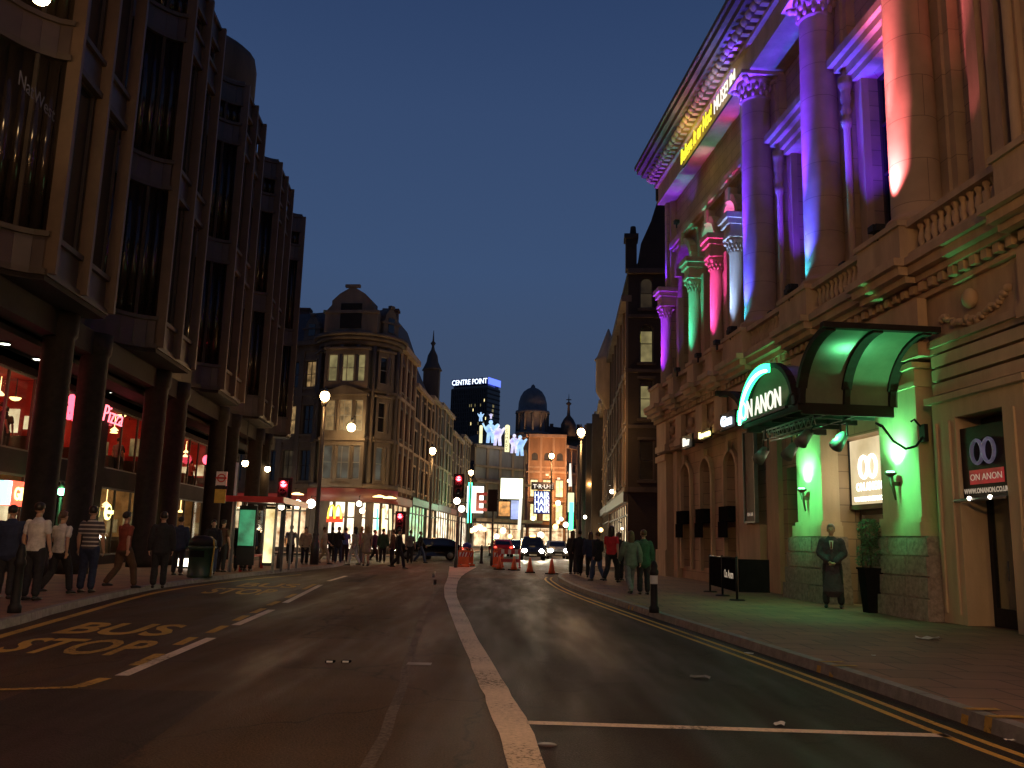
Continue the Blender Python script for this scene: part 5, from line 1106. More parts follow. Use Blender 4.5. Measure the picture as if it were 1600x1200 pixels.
for px, py, c, lab in ((861, 745, (1, .3, .06), 'amber'), (873, 748, (1, .55, .35), 'peach'), (855, 742, (1, .6, .3), 'golden'), (866, 790, (1, .45, .1), 'orange')):
    p = P(px, py, 165); m = MB(Matrix.Translation(p)); m.box(-.3, .3, -.2, .2, -.2, .2); o = m.build('floodlight', M['black']); tag(o, '%s floodlight washing the domed theatre wall' % lab, 'floodlight'); light('POINT', p - Vector((0, 1.0, 0)), 1500, c, o, .5)
# ---- tower block on the skyline
TW = thing('tower_block', 'tall dark tower block on the skyline with a glowing white and blue name band', 'tower', (-30, 600, 0))
XA, XB, XC = -42.5, -16.8, -8.4
m = MB(); m.prism([(XA, 606), (XB, 592), (XC, 606), (XC, 640), (XA, 640)], 0, 105.5); m.prism([(XA + 1, 608), (XB, 594), (XC - 1, 608), (XC - 1, 638), (XA + 1, 638)], 105.5, 112); m.build('shaft', M['dark_glass'], TW)
T = frame((XA, 606), (XB, 592)); L = math.hypot(XB - XA, 14); k = MB(T)
for i in range(33): k.box(0, L, -.35, -.0, i * 3.2 + 1.2, i * 3.2 + 2.1)
for i in range(21): x = L * i / 20; k.box(x - .25, x + .25, -.6, -.35, 0, 105)
T2 = frame((XB, 592), (XC, 606)); L2 = math.hypot(XC - XB, 14); k.T = T2
for i in range(33): k.box(0, L2, -.35, -.0, i * 3.2 + 1.2, i * 3.2 + 2.1)
k.build('spandrel', M['dark_stone'], TW)
random.seed(9)
for i in range(15):
    r = random.choice([22, 24, 25, 26, 27, 27, 28, 29, 30]); c = random.randrange(9, 20); g = MB(T if random.random() < .8 else T2); g.box(L * c / 20 + .3, L * (c + 1) / 20 - .3, -.05, -.01, r * 3.2 + 2.15, r * 3.2 + 4.1) if g.T is T else g.box(1 + c * .6, 3 + c * .6, -.05, -.01, r * 3.2 + 2.15, r * 3.2 + 4.1)
    g.build('lit_window', M[random.choice(['lit1', 'lit2', 'lit_bright'])], TW)
m = MB(T); m.box(0, L, -.5, -.3, 107.4, 112); m.build('name_band', M['blue_sign'], TW); m = MB(T2); m.box(0, L2, -.5, -.3, 107.4, 112); m.build('blue_band', M['e_blue'], TW)
text('lettering', 'CENTRE POINT', 5.2, M['e_bluew'], TF(T, L / 2, -.55, 107.8), TW, .1, .80, bold=.05)

# ================================================================ RIGHT SIDE BEYOND THE THEATRE
GB = thing('gabled_building', 'dark brick gabled corner building with a steep spired roof and lit stair windows', 'building', (8, 55, 0))
A = (6.8, 50.0); B = (17.5, 49.0); F = (8.1, 71)
facade(GB, A, B, .1, 17.6, [(15.2, 1.9, 5, .8, True, .0), (11.9, 2.3, 5, .85, True, .0), (8.6, 2.3, 5, .85, False, .0), (5.0, 2.3, 5, .85, False, .0)], 'shaded_brick', seed=41, bands=((4.3, .3, .15), (8.0, .2, .1), (11.3, .2, .1), (14.6, .2, .1), (17.3, .3, .25)), pilm='dark_stone')
T = frame(A, B)
for z, mt in ((15.2, 'lit_dim'), (11.9, 'lit1'), (8.6, 'lit1')):
    g = MB(T); g.box(.75, 1.40, .16, .175, z + .08, z + 1.9); g.build('lit_pane', M[mt], GB)
g = MB(T); g.box(.5, 1.7, -.2, .0, 5.2, 7.0); 
facade(GB, F, A, .1, 16.0, [(12.0, 2.2, 7, .9, True, .05), (8.6, 2.3, 7, .9, False, .1), (5.0, 2.4, 7, .9, False, .15)], 'lamplit_brick', seed=42, bands=((4.3, .3, .2), (8.0, .2, .12), (11.3, .25, .15), (15.6, .4, .4)), shop=(3.7, 'shop_warm', 'panel'), pil=7, pilm='dirty_stone')
m = MB(); poly = [A, B, (20, 72), F]; c = Vector((11.5, 54)); m.prism(poly, 17.5, 17.7); T_ = frame(A, B)
m.T = T_; m.extr([(.2, 17.6), (10.5, 17.6), (5.0, 24.6)], .5, 9); m.T = Matrix.Identity(4)
m.build('roof', M['slate'], GB)
m = MB(T_); m.extr([(.5, 17.6), (3.9, 17.6), (3.4, 18.9), (2.6, 20.6), (1.95, 22.6), (1.35, 20.6), (.75, 19.2)], -.05, 1.4); m.lathe((1.95, .15, 22.0), [(.3, 0), (.3, .8), (.1, 1.0), (.04, 2.0), (0, 2.1)], 8)
m.box(-.15, .5, -.1, .8, 17.6, 19.5); m.box(-.25, .6, -.2, .9, 19.5, 19.8); m.lathe((.3, .35, 19.8), [(.22, 0), (.16, .6)], 8); m.build('gable', M['shaded_brick'], GB)
m = MB(frame(F, A)); m.lathe((2.0, -.2, 0), [(.15, 12.0), (.9, 13.2), (1.0, 13.4), (1.0, 15.8), (1.15, 16.0), (.9, 16.3), (.35, 17.8), (.05, 18.6)], 12); m.build('oriel', M['stone'], GB)
row_building('dim terrace building beyond the orange lit brick corner', 71, 86, 14.0, 'dirty_stone', R3(5, 1.1, .12, cnt=3, st=3.1), side='R', shop=(3.8, 'shop_warm', 'panel'), seed=51, lineX=lambda Y: 8.1 + .07 * (Y - 71), mansard=1.8)
row_building('dim stone terrace building halfway to the domed theatre', 86, 104, 15.5, 'dark_stone', R3(6, 1.1, .12, cnt=3), side='R', shop=(3.8, 'shop_warm', 'e_fascia'), seed=52, lineX=lambda Y: 9.1 + .075 * (Y - 86))
row_building('shadowy brick terrace building close to the domed theatre', 104, 128, 17.0, 'dark_brick', R3(8, 1.1, .12, cnt=3), side='R', shop=(3.8, 'shop_white', 'panel'), seed=53, lineX=lambda Y: 10.4 + .085 * (Y - 104), mansard=2)
row_building('pale columned building just before the domed theatre', 128, 160, 19.0, 'dirty_stone', R3(9, 1.1, .15, cnt=4), side='R', shop=(3.8, 'shop_warm', 'panel'), seed=54, lineX=lambda Y: 12.4 + .10 * (Y - 128))
# far backdrop of the side street on the left
row = thing('side_street_building', 'shadowy building closing the side street behind the office block', 'building', (-40, 80, 0))
facade(row, (-60, 78), (-27.2, 72), .1, 15.5, [(5.4, 2.0, 12, 1.0, False, .2), (8.8, 2.0, 12, 1.0, False, .1), (12.0, 2.0, 12, 1.0, False, .1)], 'dark_brick', seed=61, bands=((15.1, .4, .3),)); m = MB(); m.prism([(-60, 78), (-27.2, 72), (-27, 84), (-60, 90)], 15.4, 15.7); m.build('roof', M['slate'], row)
row = thing('side_street_building', 'shadowy brick building down the side street behind the theatre wing', 'building', (25, 62, 0))
facade(row, (17.6, 49), (40, 47.5), .1, 14, [(5.0, 2.2, 8, 1.0, False, .2), (8.4, 2.2, 8, 1.0, False, .15)], 'dark_brick', seed=62, bands=((13.7, .3, .3),)); m = MB(); m.prism([(17.6, 49), (40, 47.5), (40, 60), (17.6, 60)], 13.9, 14.1); m.build('roof', M['slate'], row)
# ================================================================ STREET LAMPS
def street_lamp(loc, h, label, energy=1000, col=SOD, group='street lamps along the avenue', r=.22):
    o = thing('street_lamp', label, 'street lamp', loc, 0, group); W = Matrix.Translation(loc)
    m = MB(W); m.lathe((0, 0, 0), [(.20, 0), (.20, .9), (.15, 1.0), (.11, 1.3), (.09, h * .6), (.06, h - .45)], 12); m.lathe((0, 0, 1.3), [(.15, 0), (.15, .08)], 12); m.build('post', M['pole'], o)
    m = MB(W); m.lathe((0, 0, h - .5), [(.06, 0), (.16, .12), (.18, .2)], 12); m.build('collar', M['pole'], o)
    m = MB(W); m.ball((0, 0, h - .02), r, r, r * 1.1, 14, 10); m.build('lamp_globe', M['e_sodium'], o)
    m = MB(W); m.lathe((0, 0, h + r * .75), [(r * .9, 0), (r * .6, .10), (.04, .18), (.02, .3)], 12); m.build('cap', M['pole'], o)
    light('POINT', Vector(loc) + Vector((0, -r - .12, h - .1)), energy * LK, col, o, .18); return o
p = G(490, 882, .12); street_lamp((p.x + .02, p.y, .115), 7.7, 'tall lamp post standing before the restaurant side windows', 520)
p = P(676, 704, 60); street_lamp((p.x, 60, .0), p.z, 'lamp post beside the dark brick row left of the red signal', 600)
p = P(736, 738, 82); street_lamp((p.x, 82, .0), p.z, 'small lamp above the green neon tube', 500)
p = P(908, 675, 50); street_lamp((p.x, 50, .0), p.z, 'bright lamp post near the orange lit corner of the gabled building', 1500)
p = P(862, 712, 78); street_lamp((p.x, 78, .0), p.z, 'lamp post standing against the domed theatre', 700)
p = P(921, 757, 104); street_lamp((p.x, 104, .1), p.z, 'small far lamp against the dim terrace', 900)
p = P(889, 752, 130); street_lamp((p.x, 130, .1), p.z, 'tiny far lamp beside the thin white neon', 600)
street_lamp((-6.2, -7.0, .115), 8.0, 'unseen street lamp added behind the viewer on the bus stop side', 300)  # unseen lamp, added to light the foreground
street_lamp((5.3, 1.0, .115), 8.0, 'unseen street lamp added beside the viewer on the theatre side', 6000)  # unseen lamp, added for warm light on the theatre and its pavement
for x, y, lb in ((-6.0, -15, 'second unseen street lamp added behind the viewer on the bus stop side'), (7.6, -17, 'second unseen street lamp added behind the viewer on the theatre side'), (-6.2, -24, 'third unseen street lamp added behind the viewer on the bus stop side')): street_lamp((x, y, .115), 9.5, lb, 20000)  # unseen lamps, added to wash the theatre front and road from behind

# lamp on the drum of the corner building
p = P(549, 668, 62.6); o = thing('wall_lamp', 'very bright bracket lamp on the curved corner building', 'wall lamp', p); W = Matrix.Translation(p)
m = MB(W); m.ball((0, 0, 0), .30, n=14, m=10); m.build('lamp_globe', M['e_sodium'], o); m = MB(W); m.tube([(0, 0, .28), (0, .0, .6), (0, .5, .8), (0, 1.4, .8)], .05, 8); m.build('bracket', M['pole'], o); light('POINT', p - Vector((0, .6, .1)), 190, SOD, o, .25)
# lamp on the office block, top corner of the photo
p = LP(64, -6, 9.3); o = thing('wall_lamp', 'orange lamp high on the office block fins at the top edge', 'wall lamp', p); W = Matrix.Translation(p)
m = MB(W); m.ball((0, 0, 0), .20, n=14, m=10); m.build('lamp_globe', M['e_sodium'], o); m = MB(W); m.tube([(0, 0, .15), (-.1, 0, .35), (-.75, .0, .35)], .04, 8); m.build('bracket', M['pole'], o); light('POINT', p + Vector((.3, -.3, 0)), 170, (1, .50, .18), o, .2)
for px, py, lab in ((383, 724, 'hanging lantern under the office block nearer the bus stop sign'), (418, 733, 'hanging lantern under the far end of the office block')):
    p = LP(px, py, 10.6); o = thing('hanging_lantern', lab, 'lantern', p); W = Matrix.Translation(p)
    m = MB(W); m.ball((0, 0, 0), .17, n=12, m=8); m.build('lamp_globe', M['e_sodium'], o); m = MB(W); m.tube([(0, 0, .1), (0, 0, 7.4 - p.z)], .02, 6); m.lathe((0, 0, .12), [(.2, 0), (.06, .14)], 10); m.build('hanger', M['black'], o); light('POINT', p + Vector((.2, -.2, -.1)), 40, SOD, o, .12)
p = LP(96, 768, 12.2); o = thing('wall_lantern', 'green white lantern glowing between two arcade columns', 'lantern', p); W = Matrix.Translation(p)
m = MB(W); m.ball((0, 0, 0), .13, n=12, m=8); m.build('lamp_globe', M['e_greenw'], o); m = MB(W); m.lathe((0, 0, -p.z + .12), [(.12, 0), (.08, .2), (.05, p.z - .3)], 8); m.lathe((0, 0, .1), [(.16, 0), (.05, .2)], 8); m.build('post', M['green_paint'], o); light('POINT', p + Vector((.1, -.2, 0)), 14, (.3, 1, .35), o, .1)

# ================================================================ TRAFFIC SIGNALS
def signal(loc, h, label, rot=0, red=True, discs=()):
    o = thing('traffic_signal', label, 'traffic light', loc, rot, 'traffic lights at the junction'); W = WM[o.name]
    m = MB(W); m.lathe((0, 0, 0), [(.09, 0), (.09, .5), (.06, .55), (.055, h - .2)], 10); m.build('pole', M['pole'], o)
    m = MB(W); m.box(-.17, .17, -.12, .12, h - .75, h + .25); m.box(-.28, .28, .12, .14, h - .86, h + .36)
    for z in (0, -.31, -.62):
        for k in range(8):
            a, b = math.pi * k / 8, math.pi * (k + 1) / 8; m.bar((.125 * math.cos(a), -.20, h + .1 + z + .125 * math.sin(a)), (.125 * math.cos(b), -.20, h + .1 + z + .125 * math.sin(b)), .17, .012)
    hd = m.build('signal_head', M['black'], o)
    for z, mt in ((0, 'e_red' if red else 'dark_glass'), (-.31, 'dark_glass'), (-.62, 'dark_glass')):
        m = MB(W); m.ball((0, -.14, h + .1 + z), .125, .06, .125, 12, 8); m.build('lens', M[mt], hd)
    if red: light('POINT', W @ Vector((0, -.45, h + .1)), 60, (1, .03, .04), o, .1)
    for dx, z in discs:
        m = MB(W); m.ball((dx, -.16, z), .17, .05, .17, 16, 8); d = m.build('lit_disc', M['e_disc'], o); m = MB(W); m.ball((dx, -.12, z), .20, .04, .20, 16, 8); m.build('disc_rim', M['pole'], d)
    return o
p = G(435, 888, .12); h = P(437, 757, p.y).z; signal((p.x, p.y, .115), h - .2, 'red traffic light beside the bus shelter', discs=((0, P(435, 790, p.y).z - .115),))
p = G(712, 887, .0); h = P(710, 748, p.y).z; signal((p.x, p.y, 0), h - .1, 'red traffic light on the crossing island beside the green neon', discs=((-.05, P(710, 783, p.y).z), (.20, P(716, 795, p.y).z)))
p = G(768, 884, .0); h = P(765, 775, p.y).z; signal((p.x, p.y, 0), h, 'unlit dark traffic light before the yellow screen', rot=R_(160), red=False)
p = G(622, 879, .1); h = P(622, 807, p.y).z; signal((p.x, p.y, .02), h - .1, 'small red traffic light at the end of the restaurant front')
p = G(904, 878, .0); h = P(904, 795, p.y).z; signal((p.x, p.y, .1), h, 'unlit dark traffic light below the bright corner lamp', rot=R_(200), red=False)
m = MB(); p = G(718, 884, 0); m.lathe((p.x + .02, p.y, 0), [(.06, 0), (.055, 2.6)], 8); o = m.build('guard_post', M['pole']); tag(o, 'thin dark post standing next to the island traffic light', 'post')

# ================================================================ BUS STOP
p = G(357, 893, .12); bs = thing('bus_stop_flag', 'bus stop post with a red roundel flag and yellow panel', 'bus stop', (p.x, p.y, .115)); W = WM[bs.name]; YB = p.y
m = MB(W); m.lathe((0, 0, 0), [(.07, 0), (.05, .3), (.045, 3.75)], 10); m.build('post', M['white_plastic'], bs)
fx0, fx1 = P(337, 760, YB).x - p.x, P(355, 760, YB).x - p.x; f0, f1 = P(346, 786, YB).z - .115, P(346, 737, YB).z - .115; zm = (f0 + f1) / 2 + .05
m = MB(W); m.box(fx0, fx1 - .03, -.03, .03, zm, f1); m.build('flag', M['white_plastic'], bs); m = MB(W); m.box(fx0, fx1 - .03, -.03, .03, f0, zm - .12); m.build('route_panel', M['sign_yellow'], bs)
cx = (fx0 + fx1) / 2 - .015; cz = zm + (f1 - zm) * .55; m = MB(W); m.tube([(cx + .13 * math.cos(a), -.036, cz + .13 * math.sin(a)) for a in [2 * math.pi * k / 20 for k in range(21)]], .022, 6, False); m.box(cx - .19, cx + .19, -.06, -.034, cz - .03, cz + .03); m.build('roundel', M['red_paint'], bs)
m = MB(W); m.box(fx0 + .03, fx1 - .06, -.035, -.031, zm - .10, zm + .02); m.build('name_strip', M['black'], bs)
p0 = G(368, 892, .12); p1 = G(414, 890, .12)
sh = thing('bus_shelter', 'bus shelter with a red edged roof and glowing advert panels', 'bus shelter', (p0.x + .7, p0.y + .5, .115), R_(4)); W = WM[sh.name]
for x in (-.65, .75):
    for y in (-1.6, 0, 1.6, 3.2): m = MB(W); m.box(x - .04, x + .04, y - .04, y + .04, 0, 2.4); m.build('post', M['grey_metal'], sh)
m = MB(W); m.box(-.85, .95, -1.9, 3.5, 2.42, 2.52); m.build('roof', M['black'], sh); m = MB(W); m.box(-.9, 1.0, -1.98, -1.902, 2.36, 2.56); m.box(.951, 1.02, -1.9, 3.5, 2.36, 2.56); m.build('roof_edge', M['red_paint'], sh)
m = MB(W); m.box(-.66, -.64, -1.5, 3.1, .3, 2.2); m.build('back_glass', M['glass'], sh)
m = MB(W); m.box(.42, .70, -1.70, -1.60, .35, 2.15); m.build('advert_panel', M['e_shel'], sh); m = MB(W); m.box(-.45, .05, -1.70, -1.60, .9, 2.1); m.build('advert_panel', M['e_shelg'], sh)
m = MB(W); m.box(.38, .74, -1.59, -1.50, .25, 2.25); m.box(-.5, .1, -1.59, -1.50, .25, 2.25); m.build('advert_case', M['black'], sh)
m = MB(W); m.box(-.6, -.25, -1.2, 2.8, .48, .53); m.box(-.5, -.4, -1.0, -.92, 0, .48); m.box(-.5, -.4, 2.5, 2.58, 0, .48); m.build('bench', M['red_paint'], sh); light('POINT', W @ Vector((.4, -2.2, 1.4)), 14, (1, .85, .5), sh, .2)
light('POINT', W @ Vector((.1, .8, 2.2)), 22, (1, .8, .5), sh, .2)
# litter bin and bollards
p = G(312, 902, .12); o = thing('litter_bin', 'dark round topped litter bin on the kerb by the bus stop', 'litter bin', (p.x, p.y, .115)); W = WM[o.name]
m = MB(W); m.lathe((0, 0, 0), [(.36, 0), (.38, .06), (.36, .1), (.36, .82), (.40, .84), (.40, .9)], 18); m.build('bin_body', M['green_paint'], o); m = MB(W); m.lathe((0, 0, .92), [(.40, 0), (.38, .16), (.26, .27), (0, .31)], 18); m.build('bin_lid', M['black'], o)
m = MB(W); m.box(-.2, .2, -.41, -.36, .60, .78); m.build('opening', M['rubber'], o); m = MB(W); m.tube([(.37, -.2, .05), (.41, -.15, .9), (.34, -.1, 1.12)], .02, 6); m.build('trim_band', M['sign_yellow'], o)
def bollard(p, label, band=None, h=.98):
    o = thing('bollard', label, 'bollard', (p.x, p.y, .115), 0, 'bollards beside the road'); W = WM[o.name]
    m = MB(W); m.lathe((0, 0, 0), [(.10, 0), (.10, .1), (.075, .14), (.065, .7), (.09, .74), (.09, .8), (.065, .84), (.075, .9), (.045, h), (0, h + .03)], 14); m.build('bollard_body', M['black'], o)
    if band: m = MB(W); m.lathe((0, 0, 0), [(.071, band), (.074, band + .01), (.073, band + .22), (.070, band + .23)], 14); m.build('band', M['white_plastic'], o)
bollard(G(22, 957, .12), 'black bollard on the pavement edge by the man in the white shirt', None, 1.05); bollard(G(1022, 957, .12), 'black bollard with a white band on the theatre kerb', .55); bollard(G(752, 884, .0), 'black bollard on the crossing island between the orange barriers'); bollard(G(926, 888, .12), 'slim dark bollard where the theatre kerb meets the side street', .6)
# low glowing display
p = G(281, 890, .12); o = thing('floor_light_box', 'low white glowing light box on the pavement behind the litter bin', 'light box', (p.x, p.y + 1.0, .115)); W = WM[o.name]
m = MB(W); m.box(-.45, .45, -.02, .02, .08, .36); m.build('glowing_face', M['e_disc'], o); m = MB(W); m.box(-.5, .5, .021, .2, 0, .42); m.build('case', M['black'], o)

# ================================================================ ROADWORKS
def barrier(px, py, label, w=.55, h=.85, Y=None, rot=0):
    p = G(px, py, 0); o = thing('road_barrier', label, 'barrier', (p.x, p.y, 0), rot, 'orange barriers on the crossing island'); W = WM[o.name]
    m = MB(W); m.box(-w / 2, w / 2, -.04, .04, .14, h); m.box(-w / 2 - .04, w / 2 + .04, -.2, .2, .0, .10); m.box(-w / 2 + .02, -w / 2 + .1, -.06, .06, .08, .16); m.box(w / 2 - .1, w / 2 - .02, -.06, .06, .08, .16)
    m.tube([(-w / 2 + .05, 0, h), (-w / 2 + .07, 0, h + .12), (w / 2 - .07, 0, h + .12), (w / 2 - .05, 0, h)], .03, 6); m.build('barrier_panel', M['orange_plastic'], o)
    m = MB(W); m.box(-w / 2 + .05, w / 2 - .05, -.055, -.041, h - .32, h - .1); m.build('reflective_strip', M['white_plastic'], o)
    for k in range(0, 3): m = MB(W); x = -w / 2 + .09 + k * (w - .1) / 3; m.add([(x, -.058, h - .32), (x + .09, -.058, h - .32), (x + .16, -.058, h - .1), (x + .07, -.058, h - .1)], [(0, 1, 2, 3)]); m.build('red_stripe', M['red_paint'], o)
    return o
barrier(724, 886, 'orange barrier nearest the island traffic light'); barrier(732, 884, 'orange barrier with a blue bag on top', .5, .8, rot=.4); barrier(778, 886, 'orange barrier beside the red and white hoarding')
p = G(729, 885, 0); m = MB(Matrix.Translation((p.x, p.y, .95))); m.ball((0, 0, .12), .24, .15, .17, 12, 8); o = m.build('blue_bag', M['blue_sign']); tag(o, 'crumpled blue bag resting on the orange barriers', 'bag')
p = G(795, 887, 0); o = thing('road_hoarding', 'wide red and white roadworks hoarding behind the cones', 'barrier', (p.x, p.y, 0)); W = WM[o.name]
m = MB(W); m.box(-.6, .6, -.03, .03, .7, .95); m.box(-.6, .6, -.03, .03, .28, .45); m.box(-.6, -.52, -.05, .05, 0, 1.0); m.box(.52, .6, -.05, .05, 0, 1.0); m.box(-.62, -.5, -.3, .3, 0, .06); m.box(.5, .62, -.3, .3, 0, .06); m.build('rail', M['red_paint'], o)
for k in range(3): m = MB(W); x = -.42 + k * .36; m.box(x, x + .16, -.036, -.031, .71, .94); m.build('white_stripe', M['white_plastic'], o)
def cone(px, py, label):
    p = G(px, py, 0); o = thing('traffic_cone', label, 'traffic cone', (p.x, p.y, 0), random.uniform(0, 1), 'traffic cones across the lane'); W = WM[o.name]
    m = MB(W); m.box(-.22, .22, -.22, .22, 0, .04); m.build('base', M['rubber'], o); m = MB(W); m.lathe((0, 0, .04), [(.16, 0), (.13, .12), (.035, .62), (0, .63)], 14); m.build('cone_body', M['orange_plastic'], o)
    m = MB(W); m.lathe((0, 0, .04), [(.110, .22), (.106, .225), (.070, .42), (.068, .425)], 14); m.build('sleeve', M['white_plastic'], o)
cone(780, 890, 'traffic cone at the end nearest the orange barrier'); cone(803, 891, 'traffic cone second from the orange barrier'); cone(828, 895, 'traffic cone in front of the taxi headlights'); cone(862, 897, 'traffic cone nearest the theatre kerb')
# cafe screen outside the theatre wing
o = thing('cafe_screen', 'black fabric cafe screen with pale lettering outside the theatre wing', 'screen barrier', (5.7, 23, .115)); Tc = frame((5.86, 25.6), (5.70, 22.0))
for x in (0, 1.8, 3.6): m = MB(Tc); m.tube([(x, 0, .12), (x, 0, 1.18)], .03, 8); m.lathe((x, 0, .115), [(.2, 0), (.18, .03)], 12); m.build('post', M['black'], o)
m = MB(Tc); m.box(.04, 1.76, -.01, .01, .32, 1.12); m.box(1.84, 3.56, -.01, .01, .32, 1.12); m.build('canvas', M['rubber'], o)
text('lettering', 'On Anon', .30, M['poster_pale'], TF(Tc, 2.7, -.016, .62), o, .002); m = MB(Tc); m.tube([(0, 0, 1.14), (3.6, 0, 1.14)], .02, 6); m.build('top_rail', M['black'], o)
Tc2 = frame((5.70, 22.0), (7.2, 21.9)); m = MB(Tc2); m.box(.04, .80, -.01, .01, .32, 1.12); m.build('side_canvas', M['rubber'], o)
# manhole cover, road studs and litter
p = G(855, 1165, 0); m = MB(); m.lathe((p.x, p.y, .0045), [(.07, .0), (.068, .004), (0, .004)], 16); o = m.build('valve_cover', M['wood']); tag(o, 'small round metal valve cover in the tarmac below the cross line', 'valve cover')
p = G(655, 1038, 0); m = MB(); m.box(p.x - .14, p.x + .14, p.y - .10, p.y + .10, .003, .008); o = m.build('drain_cover', M['kerb']); tag(o, 'small pale rectangular cover beside the worn seam in the road', 'drain cover')
for i, px in enumerate((516, 541)):
    p = G(px, 1035, 0); m = MB(Matrix.Translation((p.x, p.y, 0))); m.box(-.05, .05, -.05, .05, .002, .02); o = m.build('road_stud', M['rubber']); tag(o, ['road stud of the pair alone in the wide lane, bus stop side', 'road stud of the pair alone in the wide lane, sweep line side'][i], 'road stud', 'studs in the road'); m = MB(Matrix.Translation((p.x, p.y, 0))); m.box(-.035, .035, -.054, -.03, .006, .022); m.build('reflector', M['white_plastic'], o)
def scrap(px, py, s, z, label, mt='paper'):
    p = G(px, py, z); m = MB(Matrix.Translation((p.x, p.y, z + .006)) @ Matrix.Rotation(random.uniform(0, 3), 4, 'Z')); n = 5; vs = [((i / (n - 1) - .5) * s, (j / (n - 1) - .5) * s * .6, random.uniform(0, .35) * s * .35) for j in range(n) for i in range(n)]
    m.add(vs, [(j * n + i, j * n + i + 1, (j + 1) * n + i + 1, (j + 1) * n + i) for j in range(n - 1) for i in range(n - 1)]); o = m.build('paper_scrap', M[mt]); tag(o, label, 'litter', 'paper scraps dropped on the ground')
scrap(1450, 999, .34, .118, 'white paper scrap on the pavement near the black doorway'); scrap(1218, 1133, .14, 0.002, 'crumpled white scrap just above the white cross line'); scrap(1094, 1060, .22, .002, 'grey scrap in the middle of the dark lane', 'kerb'); scrap(1170, 1022, .12, .002, 'tiny scrap in the gutter by the first kerb ticks'); scrap(1365, 1025, .08, .118, 'tiny scrap alone on the reddish pavement'); scrap(1578, 1158, .07, .118, 'tiny scrap near the last yellow kerb ticks')

# ================================================================ CARS
def car(loc, rot, body, label, taxi=False, lights=True, cat='car', head=1.0):
    o = thing('taxi' if taxi else 'car', label, cat, loc, rot); W = WM[o.name]; hgt = 1.72 if taxi else 1.45
    # side profile in (y along length, z); front at -y
    L = 4.5; up = [(-2.25, .48), (-2.22, .72), (-2.0, .86), (-1.15, .98), (-.55, hgt - .08), (-.1, hgt), (1.0, hgt), (1.55, hgt - .12), (2.0, 1.0), (2.2, .92), (2.25, .55)]
    m = MB(W); m.smooth = True
    secs = [(0, 1.0), (.55, 1.0), (.78, .985), (.86, .90), (.88, .62)]; n = len(up); vs = []; rows = []
    for sgn in (-1, 1):
        for x, k in (reversed(secs) if sgn < 0 else secs[1:]): rows.append((sgn * x, k))
    for x, k in rows:
        for (y, z) in up:
            zz = z if k > .98 else (z if z < .9 else .9 + (z - .9) * (k - .62) / .36 * .92); xx = x * (1 - .16 * max(0, (zz - .95)) / .6)
            vs.append((xx, y * (1 - .03 * abs(x)), zz))
        vs.append((x, 2.2, .26)); vs.append((x, -2.2, .26))
    q = n + 2
    m.add(vs, [(i * q + j, i * q + (j + 1) % q, (i + 1) * q + (j + 1) % q, (i + 1) * q + j) for i in range(len(rows) - 1) for j in range(q)] + [tuple(range(q)), tuple(reversed(range((len(rows) - 1) * q, len(rows) * q)))])
    bo = m.build('body', M[body], o)
    m = MB(W); g = hgt
    m.add([(-.66, -1.16, 1.0), (.66, -1.16, 1.0), (.58, -.60, g - .12), (-.58, -.60, g - .12)], [(0, 1, 2, 3)]); m.v = [v for v in m.v]
    m2 = MB(W); m2.add([(-.66, -1.19, 1.02), (.66, -1.19, 1.02), (.58, -.62, g - .10), (-.58, -.62, g - .10)], [(0, 1, 2, 3)]); m2.build('windscreen', M['dark_glass'], o)
    m2 = MB(W); m2.add([(.62, 2.05, 1.02), (-.62, 2.05, 1.02), (-.56, 1.62, g - .14), (.56, 1.62, g - .14)], [(0, 1, 2, 3)]); m2.build('rear_window', M['dark_glass'], o)
    for s in (-1, 1):
        for y0, y1 in ((-.85, .15), (.25, 1.35)):
            m2 = MB(W); t0 = y0 + (.32 if y0 < 0 else 0); t1 = y1 - (.0 if y0 < 0 else .12); m2.add([(s * .885, y0, .98), (s * .885, y1, .98), (s * .80, t1, g - .18), (s * .80, t0, g - .18)], [(0, 1, 2, 3)]); m2.build('side_window', M['dark_glass'], o)
        for y in (-1.4, 1.4):
            wl = MB(W); wl.tube([(s * .70, y, .32), (s * .90, y, .32)], .32, 18); w_ = wl.build('wheel', M['rubber'], o); r_ = MB(W); r_.tube([(s * .901, y, .32), (s * .91, y, .32)], .20, 12); r_.build('rim', M['grey_metal'], w_)
        h_ = MB(W); h_.ball((s * .62, -2.2, .68), .17, .07, .14, 12, 8); h_.build('headlight', M['e_head' if lights else 'white_plastic'], o)
        h_ = MB(W); h_.ball((s * .66, 2.2, .80), .11, .05, .08, 10, 6); h_.build('tail_light', M['e_tail'], o)
        if lights: light('SPOT', W @ Vector((s * .62, -2.32, .68)), 520 * head, (1, .86, .6), o, .08, W @ Vector((s * .62, -12, .15)), 70, .8)
        mi = MB(W); mi.ball((s * .98, -.75, 1.02), .09, .07, .07, 8, 6); mi.build('mirror', M[body], o)
    b = MB(W); b.box(-.5, .5, -2.27, -2.22, .42, .60); b.build('grille', M['black'], o); b = MB(W); b.box(-.26, .26, -2.30, -2.272, .34, .44); b.build('number_plate', M['white_plastic'], o)
    if taxi: b = MB(W); b.box(-.22, .22, -.45, -.33, hgt - .04, hgt + .12); b.build('roof_sign', M['e_lampshade'], o)
    return o
M['car_black'] = mat('black_car_paint', (.012, .012, .014), .15, .1, 3, spec=.7); M['car_red'] = mat('red_car_paint', (.35, .02, .02), .2, .1, 3, spec=.6); M['car_silver'] = mat('silver_car_paint', (.30, .31, .33), .25, .1, 3, metal=.4)
car((1.85, 66.5, 0), 0, 'car_black', 'black taxi with glowing roof sign and headlights facing the cones', True, True, 'taxi')
car((4.0, 73.0, .0), R_(2), 'car_silver', 'silver car behind the taxi with its headlights on', False, True)
